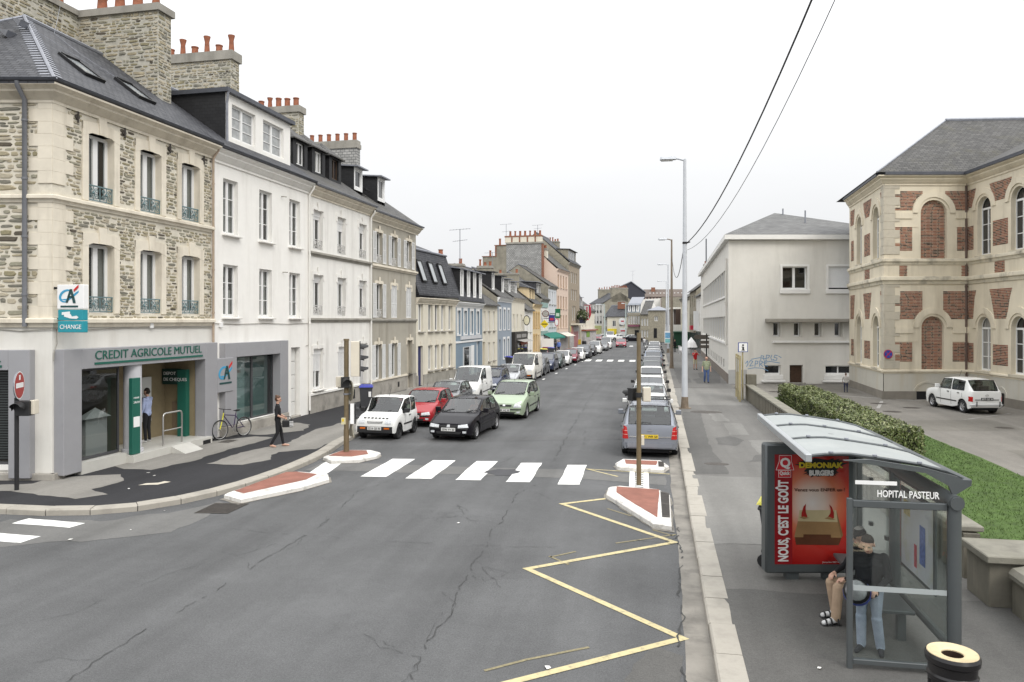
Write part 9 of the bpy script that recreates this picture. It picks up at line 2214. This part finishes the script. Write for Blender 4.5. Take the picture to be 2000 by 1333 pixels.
def person(label, loc, rz, h, m, pose=None, vox=.02, sleeves=True, shorts=False, fat=1.0, bulk=1.0, female=False, cap=None, seatonly=False):
 """m: materials for skin, hair, top, legs, shoes; joints in body heights, facing -y"""
 J = {k: Vector(v) * h for k, v in {**STAND, **(pose or {})}.items()}
 root = empty('person', loc, rz, label, 'person', None); C = []
 def cp(a, b, ra, rb, k): C.append((Vector(a), Vector(b), ra * h, rb * h, k))
 f = fat; fw = Vector((0, -1, 0)); fw = (J['head'] - J['neck']); up = fw.normalized(); face = Vector((0, -1, 0)); face = (face - up * face.dot(up)).normalized(); side = up.cross(face)
 for s in 'LR':
  if not seatonly:
   cp(J['hip' + s], J['knee' + s], .05 * f, .036, 3); cp(J['knee' + s], J['ank' + s], .035 * (f if f > 1.22 else 1), .03 * f if f > 1.22 and not shorts else .026 if not shorts else .024, 0 if shorts else 3); t = J['toe' + s]; cp(J['ank' + s] - Vector((0, 0, .018 * h)), t, .027, .02, 4)
  cp(J['sh' + s], J['elb' + s], .032 * bulk, .027 * bulk, 2); e, w = J['elb' + s], J['wri' + s]; cp(e, w, (.025 if sleeves else .022) * bulk, .018, 2 if sleeves else 0); 
  if not sleeves: cp(e.lerp(J['sh' + s], .35), e, .027, .024, 0)
  d = (w - e).normalized(); q = d.cross(Vector((0, 0, 1)) if abs(d.z) < .8 else Vector((0, 1, 0))).normalized(); cp(w, w + d * .045 * h, .014, .017, 0); n_ = d.cross(q)
  for i, (o, L) in enumerate(((-.018, .038), (-.006, .046), (.006, .043), (.017, .034))): a = w + (d * .05 + q * o) * h; b = a + (d * .7 + n_ * .35) * L * .6 * h; cp(a, b, .0065, .006, 0); cp(b, b + (d * .35 + n_ * .7) * L * .5 * h, .006, .005, 0)
  cp(w + (d * .015 - q * .014) * h, w + (d * .045 - q * .035 + n_ * .01) * h, .0075, .006, 0)
 for o in (-.03, .03):
  v = Vector((o * h, 0, 0)); cp(J['pel'] + v - Vector((0, 0, .02 * h * (bulk > 1.1))), J['belly'] + v, .062 * f, .055 * f, 2 if not female else 3); cp(J['belly'] + v, J['chest'] + v * 1.5, .058 * f, .062 * bulk, 2)
 cp(J['shL'].lerp(J['chest'], .25), J['shR'].lerp(J['chest'], .25), .045, .045, 2); cp(J['chest'], J['neck'], .06, .032, 2); cp(J['neck'], J['neck'].lerp(J['head'], .7), .03, .032, 0)
 H_ = J['head']; cp(H_ + up * .012 * h, H_ + up * .018 * h + face * -.012 * h, .05, .052, 0); cp(H_ - up * .03 * h + face * .02 * h, H_ - up * .036 * h + face * .026 * h, .032, .026, 0)
 cp(H_ + face * .052 * h - up * .004 * h, H_ + face * .062 * h - up * .014 * h, .007, .009, 0)
 for s in (1, -1): cp(H_ + side * s * .05 * h, H_ + side * s * .052 * h - up * .014 * h, .01, .008, 0); cp(H_ + side * s * .02 * h + face * .044 * h + up * .006 * h, H_ + side * s * .022 * h + face * .045 * h + up * .006 * h, .008, .008, 5)
 cp(H_ + face * .048 * h - up * .034 * h + side * .012 * h, H_ + face * .048 * h - up * .034 * h - side * .012 * h, .006, .006, 6)
 if m[1] is not None: cp(H_ + up * .03 * h - face * .014 * h, H_ - up * .0 * h - face * .024 * h, .051, .046, 1)
 if female: cp(H_ + up * .055 * h - face * .045 * h, H_ + up * .058 * h - face * .05 * h, .026, .024, 1)
 mb = MB()
 for a, b, ra, rb, k in C:
  t = (b - a); L = t.length; t = t.normalized() if L > 1e-6 else Vector((0, 0, 1)); u = t.orthogonal().normalized(); w = t.cross(u); vs = []; n = 10
  rings = [(-ra * math.cos(x), ra * math.sin(x)) for x in (.25, .8, 1.4)] + [(L + rb * math.cos(x), rb * math.sin(x)) for x in (1.4, .8, .25)]
  for z, r in rings: vs += [a + t * z + (u * math.cos(6.2832 * i / n) + w * math.sin(6.2832 * i / n)) * r for i in range(n)]
  mb.add(vs, [(i + n * j, (i + 1) % n + n * j, (i + 1) % n + n * j + n, i + n * j + n) for j in range(5) for i in range(n)] + [tuple(range(n - 1, -1, -1)), tuple(range(5 * n, 6 * n))])
 tmp = bpy.data.objects.new('body', mb.mesh('body', SKIN)); COL.objects.link(tmp)
 r = tmp.modifiers.new('r', 'REMESH'); r.mode = 'VOXEL'; r.voxel_size = vox * h / 1.7; r.use_smooth_shade = True; sm = tmp.modifiers.new('s', 'SMOOTH'); sm.iterations = 3; sm.factor = .5
 dg = bpy.context.evaluated_depsgraph_get(); me = bpy.data.meshes.new_from_object(tmp.evaluated_get(dg)); COL.objects.unlink(tmp); bpy.data.objects.remove(tmp)
 me.materials.clear()
 for x in list(m) + [M_BLACK, mat('lips', (.35, .12, .1), .6, 0)]: me.materials.append(x or SKIN)
 nP = len(me.polygons); cen = np.zeros(nP * 3); me.polygons.foreach_get('center', cen); cen = cen.reshape(-1, 3); best = np.full(nP, 1e9); idx = np.zeros(nP, dtype=np.int32)
 for a, b, ra, rb, k in C:
  A, B = np.array(a), np.array(b); ab = B - A; L2 = max(ab @ ab, 1e-9); t = np.clip(((cen - A) @ ab) / L2, 0, 1); dd = np.linalg.norm(cen - A - t[:, None] * ab, axis=1) - (ra + (rb - ra) * t) - (.004 if k in (1, 5, 6) else 0)
  q = dd < best; best[q] = dd[q]; idx[q] = k
 me.polygons.foreach_set('material_index', idx); o = link('body', me, root)
 if cap:
  mb = MB(); M_ = Matrix.Translation(H_ + up * .022 * h) @ Matrix((side, -face, up)).transposed().to_4x4(); rr = .06 * h
  mb.lathe([(rr * 1.02, 0), (rr * 1.05, .01 * h), (rr * .85, .035 * h), (.01, .048 * h)], 14); mb.add([(-rr * .8, -rr * .6, .0), (rr * .8, -rr * .6, 0), (rr * .55, -rr * 1.6, -.01), (-rr * .55, -rr * 1.6, -.01)], [(0, 1, 2, 3)]); c_ = mb.build('cap', cap, root, smooth=50); c_.matrix_local = M_
 return root
BLKC = cloth('black', (.013, .013, .015)); JEAN = cloth('denim', (.3, .34, .42)); WS = cloth('white', (.6, .6, .6)); BEI = cloth('beige', (.36, .26, .18)); SHOE = cloth('dark shoe', (.025, .025, .03))
BTH = -math.pi / 2
# at the bus shelter
person('boy in black jacket and faded jeans standing head bowed inside the shelter', (2.72, 9.92, .125), R(-28), 1.5, (SKIN, HAIRD, BLKC, JEAN, SHOE), dict(head=(0, -.05, .905), neck=(0, -.01, .83), elbL=(.15, -.02, .64), wriL=(.09, -.14, .57), elbR=(-.155, -.02, .64), wriR=(-.11, -.14, .56), ankL=(.08, .03, .045), toeL=(.11, -.07, .018)),   .0095, fat=1.25, bulk=1.22)
hm = empty('helmet', (2.52, 9.7, .93), R(-40), 'grey, white and blue bag-like helmet held by the boy in the shelter', 'helmet'); mb = MB(); mb.lathe([(.02, -.12), (.12, -.1), (.155, -.02), (.15, .06), (.1, .13), (.0, .15)], 16, m=0); mb.lathe([(.158, -.05), (.163, 0), (.156, .05)], 16, m=1); mb.lathe([(.125, -.105), (.156, -.055)], 16, m=2); mb.lathe([(.153, .06), (.128, .11)], 16, m=3); o = mb.build('shell', [mat('helmet grey', (.3, .3, .31), .35, .3, 9), mat('helmet blue', (.03, .06, .4), .35, 0), M_SIGNW, M_BLACK], hm, smooth=60); o.rotation_euler = (R(60), 0, R(20))
sit = dict(pel=(0, .02, .285), belly=(0, .03, .37), chest=(0, .02, .475), neck=(0, .0, .575), head=(0, -.03, .67), shL=(.115, .01, .545), shR=(-.115, .01, .545), hipL=(.055, 0, .275), hipR=(-.055, 0, .275), kneeL=(.075, -.235, .285), kneeR=(-.06, -.23, .28), ankL=(.085, -.26, .055), ankR=(-.05, -.20, .055), toeL=(.1, -.36, .02), toeR=(-.055, -.30, .02), elbL=(.15, -.05, .4), elbR=(-.15, -.06, .4), wriL=(.09, -.18, .36), wriR=(-.07, -.19, .36))
om = person('old man in dark cap, beige trousers and sandals seated on the shelter bench', (2.92, 10.95, .125), R(-90 + 12), 1.72, (SKIN, HAIRG, BLKC, BEI, WS), sit, .0095, fat=1.25, bulk=1.15, cap=cloth('dark cap', (.03, .025, .025)))
for sx_, y0 in ((.172, -.66), (-.09, -.56)):
 mb = MB(); mb.box(sx_ - .05, y0, -.012, sx_ + .05, y0 + .27, .012, bev=.008)
 for q in (.06, .13, .22): mb.tube([(sx_ + .052 * math.cos(t * .4488), y0 + q, .01 + (.06 + q * .18) * math.sin(t * .4488)) for t in range(8)], .012, 6)
 mb.build('sandal', M_BLACK, om)
# on the left pavement and in the bank
wm = person('woman in black with a hair bun carrying a striped handbag past the bank', (-11.9, 22.5, .13), R(115), 1.68, (SKIN, mat('brown hair', (.09, .045, .025), .6, .3, 50), BLKC, BLKC, SKIN), dict(kneeL=(.055, -.06, .29), ankL=(.055, -.1, .05), toeL=(.06, -.2, .02), kneeR=(-.055, .0, .285), ankR=(-.06, .12, .06), toeR=(-.065, .04, .018), elbL=(.15, .01, .64), wriL=(.11, -.11, .58), wriR=(-.09, -.12, .57)), .014, sleeves=False, female=True)
hb_ = empty('handbag', (-11.56, 22.52, .78), R(25), 'black handbag with white stripes carried by the woman in black', 'handbag'); mb = MB(); mb.box(-.17, -.06, 0, .17, .06, .22, 0, bev=.02); mb.tube([(-.12, 0, .22), (-.08, 0, .34), (.08, 0, .34), (.12, 0, .22)], .012, 6, 0); mb.build('bag', M_BLACK, hb_)
for k in range(4): mb = MB(); mb.box(.06, -.064, .03 + k * .045, .173, .064, .05 + k * .045); mb.build('stripe', M_SIGNW, hb_)
person('man in pale blue hooded top using the cash machine in the bank lobby', (-15.85, 21.4, .35), R(-85), 1.74, (SKIN, HAIRD, cloth('pale blue', (.36, .42, .62)), BLKC, WS), dict(elbR=(-.14, -.06, .66), wriR=(-.06, -.17, .68)), .016)
# right pavement and court
person('bald man in pale green shirt and jeans walking along the grey building', (3.85, 51, .125), R(5), 1.74, (SKIN, None, cloth('sage green', (.27, .3, .2)), cloth('blue denim', (.07, .11, .24)), SHOE), dict(kneeL=(.06, -.05, .29), toeL=(.07, -.14, .02), ankL=(.06, -.05, .045), ankR=(-.06, .08, .05), toeR=(-.065, -.02, .018)), .02, sleeves=False, fat=1.25)
person('person in red shirt and pale shorts with hands raised to the face', (3.95, 64.5, .125), R(20), 1.72, (SKIN, HAIRD, cloth('red', (.5, .02, .025)), cloth('pale shorts', (.5, .45, .3)), SHOE), dict(elbL=(.15, -.1, .72), wriL=(.05, -.12, .86), elbR=(-.15, -.08, .7), wriR=(-.05, -.12, .84)), .02, sleeves=False, shorts=True)
person('figure in dark clothes standing near the green cafe front', (3.5, 100, .125), R(40), 1.68, (SKIN, HAIRD, BLKC, BLKC, SHOE), None, .025)
person('child in pale hooded jacket seen from behind in the hospital court', (11.2, 45.4, .13), R(170), 1.12, (SKIN, mat('brown hair', (.09, .045, .025), .6, .3, 50), cloth('pale grey', (.42, .4, .37)), cloth('navy', (.03, .035, .07)), SHOE), dict(elbL=(.16, -.02, .66), wriL=(.15, -.1, .56)), .02, fat=1.2)
for x, y, a in ((-11.5, 90.0, 30), (-10.9, 92.0, -20)): person('person in bright blue shirt by the poster board, ' + ('left of the pair' if a > 0 else 'right of the pair'), (x, y, .13), R(a), 1.75, (SKIN, None if a < 0 else HAIRG, cloth('bright blue', (.14, .22, .55)), cloth('navy', (.03, .035, .07)), SHOE), None, .025, fat=1.2)
ride = dict(sit, kneeL=(.07, -.19, .2), ankL=(.08, -.1, .03), toeL=(.085, -.18, .0), kneeR=(-.07, -.2, .28), ankR=(-.07, -.13, .1), toeR=(-.075, -.2, .07), wriL=(.14, -.26, .4), wriR=(-.14, -.26, .4), elbL=(.16, -.14, .44), elbR=(-.16, -.14, .44))
cb = dup(bk); cb.location = (-.5, 116, 0); cb.rotation_euler = (0, 0, R(-90)); tag(cb, 'bicycle ridden away in the road by the white shirted cyclist', 'bicycle')
person('cyclist in white shirt and dark trousers riding far down the road', (-.5, 116.25, .42), R(180), 1.75, (SKIN, HAIRD, WS, BLKC, SHOE), ride, .025)
# drivers
for root_, z, lab, top in ((D306, .12, 'driver in dark top at the wheel of the black hatchback', cloth('rust', (.2, .06, .03))), (D307, .22, 'driver in dark top at the wheel of the green hatchback', BLKC)):
 p = root_.matrix_basis @ Vector((-.12, .36, 0)); person(lab, (p.x, p.y, z), root_.rotation_euler.z + R(90), 1.68, (SKIN, HAIRD, top, BLKC, SHOE), dict(sit, wriL=(.1, -.24, .47), wriR=(-.1, -.24, .47), elbL=(.14, -.12, .42), elbR=(-.14, -.12, .42)), .02, seatonly=True)
